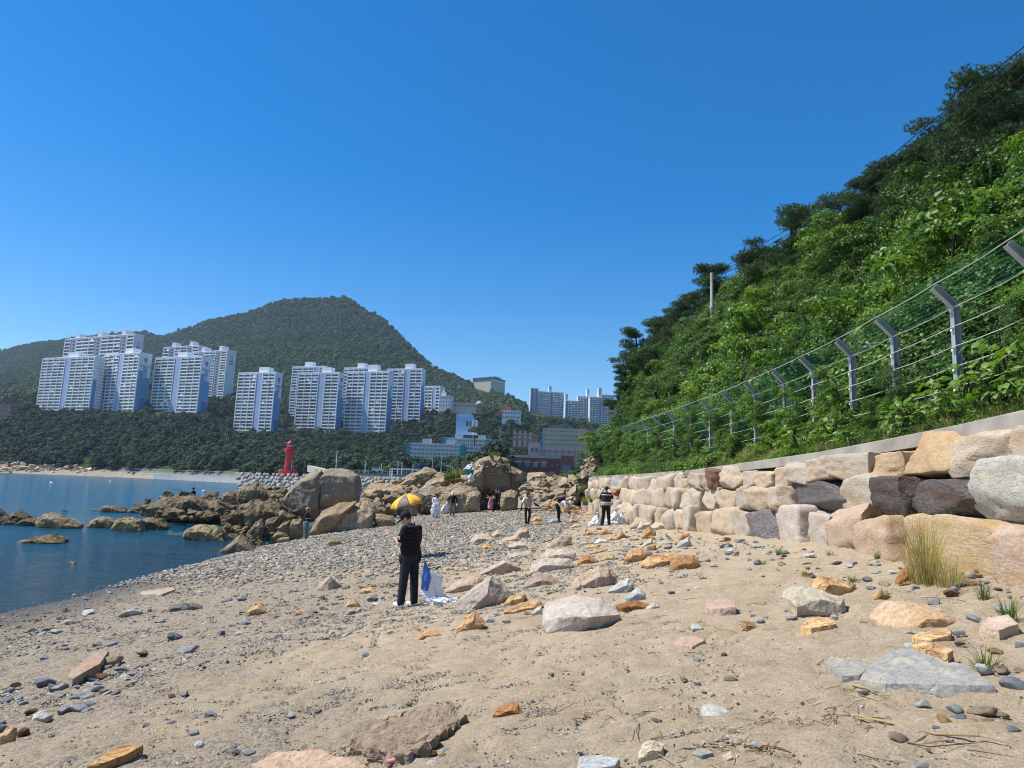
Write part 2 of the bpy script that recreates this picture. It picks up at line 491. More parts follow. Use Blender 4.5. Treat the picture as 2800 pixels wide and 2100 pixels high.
# ------------------------------------------------------------------ sea
def sea():
    ys = [-60.0]
    y = -60.0
    while y < 3000:
        ys.append(y); y += max(0.9, abs(y) * 0.02)
    ys = np.array(ys + [3000.0])
    xs = np.concatenate([-np.geomspace(3000, 60, 40), np.linspace(-58, 60, 130), np.geomspace(64, 3000, 30)])
    X, Y = np.meshgrid(xs, ys)
    near = np.exp(-np.hypot(X + 15, Y - 30) / 60)
    Z = 0.012 * near * fbm(X * 0.7, Y * 1.4, 2, 77)
    me = grid_mesh("sea", np.stack([X, Y, Z], 2))
    t = NT("sea_water")
    mp = t.n("ShaderNodeMapping"); mp.inputs["Scale"].default_value = (0.55, 1.0, 1.0); t.l(t.coords(), mp.inputs[0])
    h1 = t.noise(2.4, 4, 0.6, co=mp.outputs[0]); h2 = t.noise(0.35, 3, 0.6, co=mp.outputs[0]); h3 = t.noise(0.05, 3, 0.5, co=mp.outputs[0])
    h = t.math('ADD', t.math('MULTIPLY', h1, 0.75), t.math('ADD', t.math('MULTIPLY', h2, 1.3), t.math('MULTIPLY', h3, 2.0)))
    nb = t.n("ShaderNodeBump"); nb.inputs["Strength"].default_value = 0.85; nb.inputs["Distance"].default_value = 0.30
    t.l(h, nb.inputs["Height"])
    deep = t.n("ShaderNodeBsdfDiffuse"); deep.inputs["Color"].default_value = (0.010, 0.082, 0.135, 1)
    tr = t.n("ShaderNodeBsdfTransparent"); tr.inputs["Color"].default_value = (0.42, 0.52, 0.50, 1)
    gl = t.n("ShaderNodeBsdfGlossy"); gl.inputs["Roughness"].default_value = 0.06; gl.inputs["Color"].default_value = (1, 1, 1, 1)
    t.l(nb.outputs[0], gl.inputs["Normal"])
    fr = t.n("ShaderNodeFresnel"); fr.inputs["IOR"].default_value = 1.33; t.l(nb.outputs[0], fr.inputs["Normal"])
    sx = t.n("ShaderNodeSeparateXYZ"); t.l(t.coords(), sx.inputs[0])
    # water is clear over the shallow shelf and opaque over the deep
    mr = t.n("ShaderNodeMapRange"); mr.inputs["From Min"].default_value = -13.0; mr.inputs["From Max"].default_value = -34.0
    mr.inputs["To Min"].default_value = 0.30; mr.inputs["To Max"].default_value = 0.93
    t.l(t.math('ADD', sx.outputs[0], t.math('MULTIPLY', t.math('SUBTRACT', t.noise(0.12, 3), 0.5), 14.0)), mr.inputs["Value"])
    yr = t.n("ShaderNodeMapRange"); yr.inputs["From Min"].default_value = 40; yr.inputs["From Max"].default_value = 70
    t.l(sx.outputs[1], yr.inputs["Value"])
    mxd = t.math('MAXIMUM', mr.outputs[0], yr.outputs[0], True)
    body = t.n("ShaderNodeMixShader"); t.l(mxd, body.inputs[0]); t.l(tr.outputs[0], body.inputs[1]); t.l(deep.outputs[0], body.inputs[2])
    m2 = t.n("ShaderNodeMixShader"); t.l(fr.outputs[0], m2.inputs[0]); t.l(body.outputs[0], m2.inputs[1]); t.l(gl.outputs[0], m2.inputs[2])
    t.l(m2.outputs[0], t.out.inputs["Surface"])
    tag(obj("sea", me, t.mat), "rippled blue sea water", None, None, "structure")
sea()

# ------------------------------------------------------------------ far land: coast, benches and mountain
def ridge_v(u):
    return np.interp(u, [-900, -300, 0, 114, 228, 329, 400, 446, 500, 570, 683, 740, 772, 823, 886, 943, 981, 1051, 1114, 1177, 1240, 1329, 1392, 1447, 1560, 1700, 1900, 2600],
                     [985, 965, 962, 936, 926, 912, 914, 922, 905, 882, 858, 838, 824, 824, 819, 818, 838, 882, 946, 1008, 1040, 1072, 1088, 1126, 1152, 1174, 1190, 1235])
def ridge_d(u):
    return np.interp(u, [-900, 300, 446, 600, 943, 1177, 1329, 1447, 1700, 2600], [2100, 2000, 1800, 1600, 1500, 1250, 1050, 950, 850, 850])
def shore_d(u):
    return np.interp(u, [-900, 0, 330, 500, 665, 720, 760, 1000, 1230, 1300, 1420, 1800, 2600], [470, 432, 425, 385, 338, 310, 290, 262, 235, 150, 110, 100, 100])
def far_v(u, D):
    """picture row of the far ground surface along column u at distance D"""
    sd = shore_d(u)
    cols = []
    # control rows: shore, just above shore, coastal road bench, foot of the towers, behind the towers, ridge
    v0 = np.interp(u, [-900, 0, 330, 665, 720, 760, 1000, 1230, 1300, 1420, 1800, 2600], [1262, 1293, 1305, 1323, 1327, 1318, 1322, 1330, 1345, 1352, 1362, 1392])
    v1 = np.interp(u, [-900, 0, 330, 460, 665, 760, 1000, 1230, 1300, 1420, 1800, 2600], [1240, 1272, 1286, 1284, 1290, 1303, 1308, 1312, 1322, 1330, 1340, 1380])
    v2 = np.interp(u, [-900, 0, 330, 665, 1000, 1230, 1420, 1600, 1800, 2600], [1200, 1225, 1240, 1245, 1262, 1270, 1285, 1290, 1300, 1340])
    v3 = np.interp(u, [-900, 0, 100, 400, 560, 640, 800, 1000, 1060, 1160, 1230, 1330, 1450, 1650, 1800, 2600], [1110, 1132, 1130, 1140, 1160, 1200, 1192, 1200, 1196, 1172, 1170, 1185, 1195, 1205, 1220, 1290])
    v4 = np.interp(u, [-900, 0, 300, 600, 800, 1000, 1160, 1230, 1330, 1450, 1650, 1800, 2600], [1085, 1100, 1085, 1100, 1130, 1145, 1140, 1128, 1138, 1155, 1172, 1190, 1260])
    rv, rd = ridge_v(u), ridge_d(u)
    d0 = sd; d1 = sd * 1.02 + 3; d2 = np.maximum(sd * 1.1, 440 * np.ones_like(sd)); d3 = d2 * 1.0 + 130; d4 = d3 + 130
    Ds = [d0, d1, d2, d3, d4, rd, rd * 1.35]
    Vs = [v0, v1, v2, v3, v4, rv, rv + 90]
    out = np.where(D <= d0, v0, 0.0)
    done = D <= d0
    for k in range(len(Ds) - 1):
        m_ = (~done) & (D <= Ds[k + 1])
        tt = np.clip((D - Ds[k]) / (Ds[k + 1] - Ds[k] + 1e-6), 0, 1)
        if k == 4: tt = tt ** 0.9
        out = np.where(m_, Vs[k] + (Vs[k + 1] - Vs[k]) * tt, out)
        done = done | m_
    return np.where(done, out, rv + 90)

def far_point(u, D, rough=1.0):
    u = np.asarray(u, float); D = np.asarray(D, float)
    v = far_v(u, D)
    d = _F[None, :] + _R[None, :] * ((u - 1400) / FPX)[:, None] + _U[None, :] * ((1050 - v) / FPX)[:, None]
    P = CAM + d * (D / d[:, 1])[:, None]
    amp = np.interp(D, [300, 600, 1500], [1.5, 4, 7]) * rough
    P[:, 2] += amp * fbm(P[:, 0] / 90.0, P[:, 1] / 90.0, 4, 51)
    sd = shore_d(u)
    P[:, 2] = np.where(D < sd, np.minimum(P[:, 2], -1.0), P[:, 2])
    return P

def far_land():
    us = np.linspace(-900, 2600, 350)
    rows = []
    for k in np.linspace(0, 1, 130):
        sd = shore_d(us)
        D = np.where(k < 0.03, sd * 0.985, sd * (2900.0 / sd) ** ((k - 0.03) / 0.97))
        rows.append(far_point(us, D))
    P = np.stack(rows, 0)
    P[0, :, 2] = -2.0
    P[..., 1] = np.minimum(P[..., 1], 2950)
    P[..., 0] = np.clip(P[..., 0], -2950, 2950)
    P[-1, :, 2] = -2.0
    me = grid_mesh("mountain_land", P)
    t = NT("far_ground")
    n1 = t.noise(0.02, 6, 0.6); n2 = t.noise(0.15, 5, 0.7)
    c = t.mix(t.ramp(n2, [(0.3, 0.0), (0.7, 1.0)]), (0.020, 0.038, 0.014), (0.045, 0.07, 0.022))
    c = t.mix(t.ramp(n1, [(0.62, 0.0), (0.75, 0.5)]), c, (0.16, 0.13, 0.09))
    zz = t.n("ShaderNodeSeparateXYZ"); t.l(t.coords(), zz.inputs[0])
    c = t.mix(t.ramp(t.math('MULTIPLY', t.math('ADD', zz.outputs[2], t.math('MULTIPLY', n2, 2.0)), 0.1), [(0.42, 1.0), (0.62, 0.0)]), c, (0.30, 0.26, 0.20))
    t.bump(n2, 1.0, 3.0)
    t.base(c, 0.95, 0.1)
    tag(obj("mountain_land", me, t.mat), "green mountain and wooded coast across the bay", None, None, "structure")
far_land()
# ------------------------------------------------------------------ far buildings
def proj(P):
    d = np.asarray(P, float) - CAM
    w = d @ _F
    return 1400 + FPX * (d @ _R) / w, 1050 - FPX * (d @ _U) / w

def cpaint(name, c, var=0.06):
    return plain(name, c, 0.75, 0.25, var, 0.15)
M['t_white'] = cpaint('apartment_white', (0.78, 0.80, 0.84))
M['t_slab'] = cpaint('balcony_white', (0.84, 0.86, 0.88))
M['t_blue'] = cpaint('apartment_pale_blue', (0.36, 0.47, 0.66))
M['t_mid'] = cpaint('gable_mid_blue', (0.13, 0.30, 0.55))
M['t_deep'] = cpaint('gable_deep_blue', (0.045, 0.19, 0.40))
M['t_grey'] = cpaint('apartment_grey', (0.62, 0.64, 0.69))
M['t_dgrey'] = cpaint('stair_grey', (0.30, 0.33, 0.42))
M['t_glass'] = plain('balcony_glass', (0.035, 0.05, 0.075), 0.25, 0.5, 0.3, 0.4)
M['t_bglass'] = plain('blue_balcony_glass', (0.05, 0.20, 0.42), 0.25, 0.5, 0.3, 0.4)
M['ink'] = plain('sign_ink', (0.10, 0.16, 0.30), 0.7, 0.2, 0.05)
M['ink2'] = plain('sign_ink_dark', (0.07, 0.07, 0.10), 0.7, 0.2, 0.05)
M['redink'] = plain('sign_red', (0.45, 0.04, 0.04), 0.7, 0.2, 0.05)
EXCL = []
CLEAR = []       # (u0, u1, lowest picture row seen, distance) kept free of trees in front

def text_mesh(s, size, mat, name, parent, loc, rot):
    cu = bpy.data.curves.new("lettering", 'FONT')
    cu.body = s
    cu.size = size
    cu.align_x = 'CENTER'
    cu.extrude = 0.02
    o = bpy.data.objects.new("lettering", cu)
    COL.objects.link(o)
    dg = bpy.context.evaluated_depsgraph_get()
    me = bpy.data.meshes.new_from_object(o.evaluated_get(dg))
    bpy.data.objects.remove(o)
    me.name = name
    me.materials.clear()
    return obj(name, me, mat, parent, loc, rot)

def tower(label, ul, vt, ur, ub, vb, D, a_deg, floors, bays, cores, style='blue', depth=11.0, roofbox=(), gable=None, logo=None, cut=None, group=None, cat="apartment tower"):
    a = math.radians(a_deg)
    Ptl = at_y(ul, vt, D)
    zb = at_y(ub, vb, D)[2] - 6.0
    e = np.array([math.cos(a), -math.sin(a), 0])
    lo, hi = 1.0, 120.0
    for _ in range(40):
        w = (lo + hi) / 2
        if proj(Ptl + e * w)[0] < ur: lo = w
        else: hi = w
    base = np.array([Ptl[0], Ptl[1], zb])
    h = Ptl[2] - zb
    back = np.array([math.sin(a), math.cos(a), 0])
    cpt = base + e * w / 2 + back * depth / 2
    EXCL.append((cpt[0], cpt[1], math.hypot(w, depth) / 2 * 0.9))
    CLEAR.append((ul - 14, ur + 12, vb - 4, D))
    T = empty("apartment_tower", tuple(base), label, cat, group, -a)
    wall, slab = (M['t_white'], M['t_slab']) if style == 'blue' else (M['t_grey'], M['t_slab'])
    MB().box((w / 2, depth / 2, h / 2), (w, depth, h)).build('wall', wall, T)
    fh = (h - 1.6) / floors
    bw = w / bays
    gl, bgl, rail, fin, core = MB(), MB(), MB(), MB(), MB()
    ledge = MB()
    rnd = random.Random(int(ul * 7 + vt))
    for b in range(bays + 1):
        fin.box((min(max(b * bw, 0.2), w - 0.2), -0.45, h / 2 - 0.15), (0.42 if b % 2 else 0.6, 0.9, h - 0.3))
    for b in range(bays):
        x = (b + 0.5) * bw
        if b in cores:
            core.box((x, -0.25, h / 2 - 0.4), (bw * 0.8, 0.5, h - 0.8))
            if style == 'grey':
                for f in range(floors):
                    gl.box((x, -0.55, fh * (f + 0.55)), (bw * 0.34, 0.16, fh * 0.34))
            continue
        for f in range(floors):
            z = fh * f + 0.3
            tgt = bgl if rnd.random() < (0.13 if style == 'blue' else 0.02) else gl
            tgt.box((x, -0.06, z + fh * 0.66), (bw - 0.75, 0.14, fh * 0.52))
            if rnd.random() < 0.8:
                n = rnd.choice((2, 3))
                for k in range(1, n):
                    rail.box((x - (bw - 0.75) / 2 + (bw - 0.75) * k / n, -0.16, z + fh * 0.66), (0.14, 0.1, fh * 0.5))
            dp = 0.75 if style == 'blue' else 1.0
            rail.box((x, -dp / 2, z + fh * 0.17), (bw - 0.5, dp, fh * (0.36 if rnd.random() < 0.8 else 0.2)))
            if rnd.random() < 0.10:
                rail.box((x + rnd.uniform(-.25, .25) * bw, -0.3, z + fh * 0.6), (bw * 0.4, 0.3, fh * 0.5))
    for f in range(floors + 1):
        ledge.box((w / 2, -0.2, fh * f + 0.25), (w - 0.3, 0.5, 0.16))
    tag(gl.build('window', M['t_glass'], T), kind='stuff')
    if bgl.V: tag(bgl.build('blue_window', M['t_bglass'], T), kind='stuff')
    tag(rail.build('balcony', slab, T), kind='stuff')
    tag(ledge.build('floor_ledge', slab, T), kind='stuff')
    tag(fin.build('facade_fin', slab, T), kind='stuff')
    if core.V:
        core.build('stair_core', M['t_blue'] if style == 'blue' else M['t_dgrey'], T)
    MB().box((w / 2, depth / 2, h + 0.35), (w + 0.5, depth + 0.6, 0.7)).build('roof', slab, T)
    for (f0, f1, hh) in roofbox:
        MB().box((w * (f0 + f1) / 2, depth * 0.45, h + 0.7 + hh / 2), (w * (f1 - f0), depth * 0.7, hh)).build('lift_house', wall if style == 'blue' else M['t_grey'], T)
    if gable == 'blue':
        for (y0, y1, z0, z1, mm) in ((0.02, 0.36, 0.0, 0.72, 't_mid'), (0.36, 0.98, 0.0, 0.30, 't_deep'), (0.36, 0.98, 0.305, 0.62, 't_mid'), (0.36, 0.72, 0.625, 0.80, 't_blue')):
            MB().box((w + 0.05, depth * (y0 + y1) / 2, h * (z0 + z1) / 2), (0.1, depth * (y1 - y0) * 0.985, h * (z1 - z0))).build('gable_panel', M[mm], T)
    elif gable == 'stairs':
        st = MB()
        for f in range(floors):
            st.box((w + 0.9, depth * 0.72, fh * f + 0.8), (1.8, depth * 0.5, fh * 0.5))
        tag(st.build('escape_balcony', slab, T), kind='stuff')
        MB().box((w + 0.05, depth * 0.2, h * 0.3), (0.1, depth * 0.36, h * 0.6)).build('gable_panel', M['t_mid'], T)
    elif gable == 'white':
        MB().box((w + 0.05, depth * 0.5, h * 0.5), (0.1, depth * 0.9, h * 0.97)).build('gable_panel', M['t_grey'], T)
    if logo:
        rot = (math.pi / 2, 0, math.pi / 2)
        zt = h * 0.93
        if logo[0] == 'g':
            mk = MB()
            yc = depth * 0.5
            for dy in (-1.2, -0.4, 0.4, 1.2): mk.box((w + 0.16, yc + dy, zt - 2.0 + 0.4 * abs(dy)), (0.1, 0.45, 4.2 - abs(dy)))
            mk.box((w + 0.16, yc, zt - 4.4), (0.1, 3.2, 0.4))
            mk.build('emblem', M['ink'], T)
            text_mesh('\ub3d9\uc0bc\uadf8\ub9b0', 2.7, M['ink2'], 'name_sign', T, (w + 0.16, yc, zt - 8.4), rot)
            text_mesh(logo[1], 2.3, M['ink2'], 'number_sign', T, (w + 0.16, yc, zt - 12.4), rot)
        else:
            mk = MB(); yc = depth * 0.5
            for (dy, dz, sy, sz) in ((-1.1, 0, .4, 2.6), (1.1, 0, .4, 2.6), (0, 1.1, 2.6, .4), (0, -1.1, 2.6, .4)):
                mk.box((w + 0.16, yc + dy, zt - 3 + dz), (0.1, sy, sz))
            mk.build('emblem', M['redink'], T)
            mk = MB()
            for k in range(2):
                for j in range(4):
                    mk.box((w + 0.16, yc - 2.1 + j * 1.4, zt - 7 - k * 2.6), (0.1, 1.0, 1.4))
            tag(mk.build('lettering', M['ink2'], T), kind='stuff')
    return T

GA = "apartment towers on the hillside"
tower("long grey apartment slab with three lift towers, highest on the wooded hillside", 180, 928, 369, 172, 1118, 770, 24, 22, 11, (1, 5, 9), 'grey', 11, ((0.13, 0.19, 5), (0.46, 0.52, 5), (0.80, 0.86, 5)), 'white', ('h',), group=GA)
tower("wide pale blue apartment slab with open escape balconies on its gable", 119, 981, 262, 100, 1114, 650, 21, 18, 9, (4,), 'blue', 10, ((0.45, 0.66, 4.5),), 'stairs', None, group=GA)
tower("pale blue slab with blue banded gable beside the escape-balcony slab", 288, 972, 384, 274, 1122, 640, 27, 19, 7, (3,), 'blue', 12, ((0.55, 0.75, 4.5),), 'blue', ('g', '103'), group=GA)
tower("pale blue apartment slab standing in front of two grey slabs", 427, 980, 554, 410, 1128, 630, 22, 19, 7, (3,), 'blue', 11, ((0.45, 0.65, 4.5),), 'blue', ('g', '102'), group=GA)
tower("grey apartment slab partly hidden behind another grey slab with red emblem", 449, 951, 545, 440, 1100, 790, 24, 21, 6, (1, 4), 'grey', 11, ((0.2, 0.30, 5), (0.70, 0.80, 5)), None, None, group=GA)
tower("grey apartment slab with red emblem high on its plain gable", 530, 964, 623, 515, 1085, 740, 25, 19, 6, (1, 4), 'grey', 12, ((0.2, 0.30, 5), (0.72, 0.82, 5)), 'white', ('h',), group=GA)
tower("lone pale blue apartment tower above the red lighthouse", 654, 1021, 755, 637, 1178, 600, 20, 19, 6, (3,), 'blue', 9, ((0.52, 0.78, 4.5),), 'blue', ('g', '104'), group=GA)
tower("pale blue tower mostly hidden behind its twin with darker stair strip", 801, 1004, 890, 788, 1130, 680, 18, 18, 6, (4,), 'blue', 9, ((0.35, 0.58, 4.5),), None, None, group=GA)
tower("pale blue tower with darker stair strip in front of its half-hidden twin", 818, 1021, 928, 806, 1170, 620, 18, 19, 6, (3,), 'blue', 9, ((0.55, 0.78, 4.5),), 'blue', ('g', '105'), group=GA)
tower("pale blue tower top peeping over the wider slab next to the stepped tower", 942, 1007, 1010, 932, 1150, 680, 18, 18, 5, (), 'blue', 9, ((0.5, 0.78, 4.5),), None, None, group=GA)
tower("pale blue tower with broad plain stair shaft and double lift house", 951, 1018, 1064, 938, 1180, 620, 18, 19, 7, (3,), 'blue', 9, ((0.48, 0.70, 6),), 'blue', None, group=GA)
tower("pale blue tower beside the small teal-striped tower", 1059, 1010, 1155, 1052, 1148, 690, 16, 17, 6, (3,), 'blue', 9, ((0.5, 0.74, 5),), 'blue', None, group=GA)
tower("small low apartment tower with teal stripes next to the white church", 1163, 1058, 1204, 1160, 1126, 740, 25, 9, 4, (2,), 'blue', 9, (), 'blue', None, group=GA)
GB = "grey apartment towers on the far ridge"
tower("narrow grey tower with blank end wall, first of the far ridge cluster", 1451, 1062, 1473, 1447, 1138, 980, -4, 17, 2, (0, 1), 'grey', 14, (), None, None, group=GB)
tower("broad grey tower with single lift shaft on the far ridge", 1475, 1071, 1542, 1474, 1142, 985, -4, 17, 7, (3,), 'grey', 12, ((0.38, 0.5, 8),), None, None, group=GB)
tower("lowest grey tower in the middle of the far ridge cluster", 1546, 1096, 1581, 1545, 1146, 960, -4, 12, 4, (0,), 'grey', 12, ((0.0, 0.2, 9),), None, None, group=GB)
tower("slim grey tower between the lowest tower and the twin-shaft tower", 1580, 1084, 1612, 1580, 1150, 985, -4, 16, 4, (3,), 'grey', 12, ((0.78, 1.0, 11),), None, None, group=GB)
tower("grey tower with a tall lift shaft beside the slim ridge tower", 1613, 1086, 1646, 1613, 1158, 955, -4, 16, 4, (3,), 'grey', 12, ((0.72, 0.98, 13),), None, None, group=GB)
tower("grey end tower of the far ridge cluster, partly behind leaves", 1645, 1080, 1679, 1645, 1166, 970, -4, 18, 4, (), 'grey', 12, (), None, None, group=GB)

def building(name, label, cat, u0, u1, vt, vb, D, depth, wallm, rows=0, cols=0, wmat='glass', wfrac=(0.6, 0.45), a_deg=4, roofm=None, parapet=0.5, sink=4.0, group=None, skip=()):
    a = math.radians(a_deg)
    Ptl = at_y(u0, vt, D)
    zv = at_y(u0, vb, D)[2]
    zb = zv - sink
    e = np.array([math.cos(a), -math.sin(a), 0])
    lo, hi = 0.5, 200.0
    for _ in range(40):
        w = (lo + hi) / 2
        if proj(Ptl + e * w)[0] < u1: lo = w
        else: hi = w
    h = Ptl[2] - zb
    back = np.array([math.sin(a), math.cos(a), 0])
    base = np.array([Ptl[0], Ptl[1], zb])
    c = base + e * w / 2 + back * depth / 2
    EXCL.append((c[0], c[1], math.hypot(w, depth) / 2))
    CLEAR.append((u0 - 3, u1 + 3, vb - 4, D))
    B = empty(name, tuple(base), label, cat, group, -a)
    MB().box((w / 2, depth / 2, h / 2), (w, depth, h)).build('wall', wallm, B)
    MB().box((w / 2, depth / 2, h + parapet / 2), (w + 0.3, depth + 0.3, parapet)).build('roof', roofm or wallm, B)
    if rows and cols:
        hv = h - sink
        cw, ch = w / cols, hv / rows
        pane = MB().box((0, -0.02, 0), (cw * wfrac[0], 0.14, ch * wfrac[1])).me('window')
        pane.materials.append(M[wmat])
        sill = MB().box((0, -0.1, -ch * wfrac[1] / 2 - 0.08), (cw * wfrac[0] + 0.2, 0.3, 0.14))
        if cw * wfrac[0] > 1.2: sill.box((0, -0.1, 0), (0.1, 0.08, ch * wfrac[1])); sill.box((0, -0.1, ch * 0.08), (cw * wfrac[0], 0.08, 0.08))
        sill = sill.me('sill'); sill.materials.append(M['t_slab'])
        for r in range(rows):
            for k in range(cols):
                if (r, k) in skip: continue
                wd = obj('window', pane, None, B, ((k + 0.5) * cw, 0, sink + (r + 0.5) * ch))
                obj('sill', sill, None, wd)
    return B, w, h, depth, sink

M['b_cream'] = cpaint('cream_wall', (0.62, 0.56, 0.44)); M['b_navy'] = cpaint('navy_band', (0.035, 0.06, 0.13))
M['b_tan'] = cpaint('tan_wall', (0.62, 0.47, 0.31)); M['b_orange'] = cpaint('orange_wall', (0.68, 0.38, 0.24))
M['b_pink'] = cpaint('pink_wall', (0.62, 0.42, 0.42)); M['b_brick'] = cpaint('red_brick', (0.29, 0.10, 0.09), 0.12)
M['b_teal'] = cpaint('teal_wall', (0.05, 0.30, 0.34)); M['b_blue'] = cpaint('sky_blue_wall', (0.24, 0.40, 0.62))
M['b_grn'] = cpaint('green_roof', (0.34, 0.40, 0.30)); M['b_red'] = cpaint('red_trim', (0.55, 0.09, 0.07)); M['b_rust'] = cpaint('rust_brick', (0.44, 0.19, 0.13))
M['b_wht'] = cpaint('white_wall', (0.72, 0.72, 0.71)); M['b_gate'] = cpaint('gate_blue', (0.02, 0.10, 0.42)); M['b_mural'] = cpaint('mural_peach', (0.66, 0.46, 0.30))
M['b_slate'] = cpaint('slate_roof', (0.09, 0.10, 0.12)); M['solar'] = plain('solar_panel', (0.02, 0.03, 0.06), 0.2, 0.6, 0.1, 0.5)

B, w, h, dp, sk = building('hotel', "cream block with navy top band on the mountain shoulder", 'building', 1293, 1343, 1038, 1078, 1150, 40, M['b_cream'], 6, 8, 'glass', (0.4, 0.35), 35, M['b_navy'], 2.5)
MB().box((w / 2, -0.1, h - 2.2), (w, 0.25, 4.0)).build('top_band', M['b_navy'], B)
g2 = MB()
for k in range(6):
    for r in range(7): g2.box((w + 0.05, dp * (k + 0.5) / 6, h * (r + 0.7) / 8.2), (0.16, dp * 0.09, 1.5))
tag(g2.build('gable_window', M['glass'], B), kind='stuff')
MB().box((w * 0.75, dp * 0.5, h + 4.0), (w * 0.4, dp * 0.5, 3)).build('roof_house', M['b_blue'], B)
B, w, h, dp, sk = building('church', "white church building with small spire on the wooded slope", 'church', 1203, 1233, 1083, 1113, 640, 10, M['b_wht'], 3, 4, 'glass', (0.3, 0.4), 10)
MB().box((w * .25, 4, h + 2), (4, 4, 4)).build('bell_tower', M['b_wht'], B)
MB().lathe([(0.9, 0), (0.02, 5)], (w * .25, 4, h + 4), 8).build('spire', M['b_wht'], B)
building('school', "long cream school block with red roof edge beside the church", 'school', 1234, 1301, 1100, 1117, 650, 9, M['b_cream'], 1, 9, 'glass', (0.6, 0.35), 6, M['b_red'], 0.9)
B, w, h, dp, sk = building('gatehouse', "small rust gatehouse with rounded green roof among the trees", 'building', 1302, 1317, 1107, 1120, 600, 5, M['b_rust'], 1, 2, 'glass', (0.5, 0.5), 5)
MB().lathe([(3.2, 0), (3.0, 1.2), (2.2, 2.4), (0.8, 3.2), (0.05, 3.4)], (w / 2, dp / 2, h + 0.5), 16).build('dome_roof', M['b_grn'], B)
building('school', "school wing with bright red upper storey in the trees", 'school', 1366, 1397, 1114, 1123, 600, 8, M['b_red'], 1, 5, 'glass', (0.5, 0.4), 4)
building('school', "low white school wing below the red upper storey", 'school', 1373, 1424, 1123, 1146, 590, 8, M['b_wht'], 2, 7, 'glass', (0.55, 0.45), 4)
B, w, h, dp, sk = building('hall', "blank sky blue hall with sloping roof and white wing", 'hall', 1248, 1294, 1140, 1172, 480, 12, M['b_blue'], 0, 0)
MB().add([(0, 0, h + .5), (w, 0, h + .5), (w, dp, h + .5), (0, dp, h + .5), (0, 0, h + 2.4), (w * .8, 0, h + 2.8), (w * .8, dp, h + 2.8), (0, dp, h + 2.4)], [(0, 1, 5, 4), (1, 2, 6, 5), (2, 3, 7, 6), (3, 0, 4, 7), (4, 5, 6, 7)]).build('sloping_roof', M['t_blue'], B)
MB().box((w * .66, -0.1, h * .62), (w * .14, .3, h * .3)).build('window', M['glass'], B)
MB().box((w * .86, -0.1, h * .62), (w * .1, .3, h * .3)).build('window', M['glass'], B)
MB().box((w + 1.5, 1.0, h * .42), (3.0, 7, h * .84)).build('white_wing', M['b_wht'], B)
for k in range(3): MB().box((w + 1.5, -2.6, h * (.45 + .13 * k)), (1.0, .3, 1.0)).build('window', M['glass'], B)
B, w, h, dp, sk = building('apartment_block', "low white and teal apartment block, front one of two", 'apartment block', 1120, 1262, 1212, 1255, 430, 10, M['b_wht'], 4, 13, 'glass', (0.72, 0.5), 5)
MB().box((-0.6, dp / 2, h / 2), (2.6, dp + 0.4, h)).build('teal_gable', M['b_teal'], B)
MB().box((w + 0.3, dp / 2, h / 2), (2.2, dp + 0.4, h)).build('teal_gable', M['b_teal'], B)
for f in (0.32, 0.78): MB().box((w * f, 2, h + 1.6), (5, 4, 3.2)).build('stair_house', M['b_wht'], B)
B, w, h, dp, sk = building('apartment_block', "low white and teal apartment block half hidden behind the other", 'apartment block', 1216, 1342, 1198, 1240, 470, 10, M['b_wht'], 4, 11, 'glass', (0.72, 0.5), 5)
for xx in (0.6, w - 1.2): MB().box((xx, dp / 2, h / 2), (4.5, dp + 0.4, h + .1)).build('teal_gable', M['b_teal'], B)
for f in (0.3, 0.8): MB().box((w * f, 2, h + 1.4), (5, 4, 2.8)).build('stair_house', M['b_wht'], B)
B, w, h, dp, sk = building('terrace_house', "pink and rust brick terrace with four stepped gables", 'house', 1404, 1472, 1186, 1207, 400, 9, M['b_rust'], 0, 0)
for k in range(4):
    x0 = k * w * .21
    bay = MB().add([(x0, -.5, sk - 3), (x0 + w * .12, -.5, sk - 3), (x0 + w * .12, -.5, h), (x0 + w * .06, -.5, h + 2.2), (x0, -.5, h), (x0, .5, sk - 3), (x0 + w * .12, .5, sk - 3), (x0 + w * .12, .5, h), (x0 + w * .06, .5, h + 2.2), (x0, .5, h)],
                   [(0, 1, 2, 3, 4), (9, 8, 7, 6, 5), (0, 4, 9, 5), (1, 6, 7, 2), (2, 7, 8, 3), (3, 8, 9, 4)]).build('gable_bay', cpaint('pink_render', (0.60, 0.42, 0.38)) if k == 0 else bay.data.materials[0], B)
    for r in range(2): MB().box((x0 + w * .06, -.56, sk + 1.3 + r * 2.4), (.9, .1, 1.1)).build('window', M['glass'], B)
for r in range(2): MB().box((w * .86, -.1, sk + 1.2 + r * 2.3), (w * .26, .25, .22)).build('white_band', M['b_wht'], B)
B, w, h, dp, sk = building('school', "four storey tan school with solar panels on its roof", 'school', 1488, 1620, 1172, 1220, 380, 12, M['b_tan'], 4, 11, 'glass', (0.68, 0.34), 3)
MB().box((w * .78, -.15, h * .5 + .6), (w * .035, .5, h + 1.4)).build('pilaster', M['b_orange'], B)
MB().box((w * .87, -.1, h * .5), (w * .16, .06, h - .2)).build('orange_bay', M['b_orange'], B)
MB().box((w * .945, -.3, h * .52 + .5), (w * .075, .7, h * .98)).build('glass_stair', plain('blue_glass', (.04, .14, .26), .2, .6, .1, .3), B)
MB().box((-.4, dp / 2, h / 2), (1.0, dp + .3, h + .4)).build('blue_edge', M['b_blue'], B)
for k in range(14):
    MB().box((w * (.10 + .4 * k / 13), 3, h + 1.7), (w * .024, 2.6, .12), rot=Matrix.Rotation(0.6, 3, 'X')).build('solar_panel', M['solar'], B)
building('school', "tan school annex beside the leafy cliff bush", 'school', 1617, 1700, 1180, 1220, 385, 12, M['b_tan'], 4, 5, 'glass', (0.5, 0.34), 3)
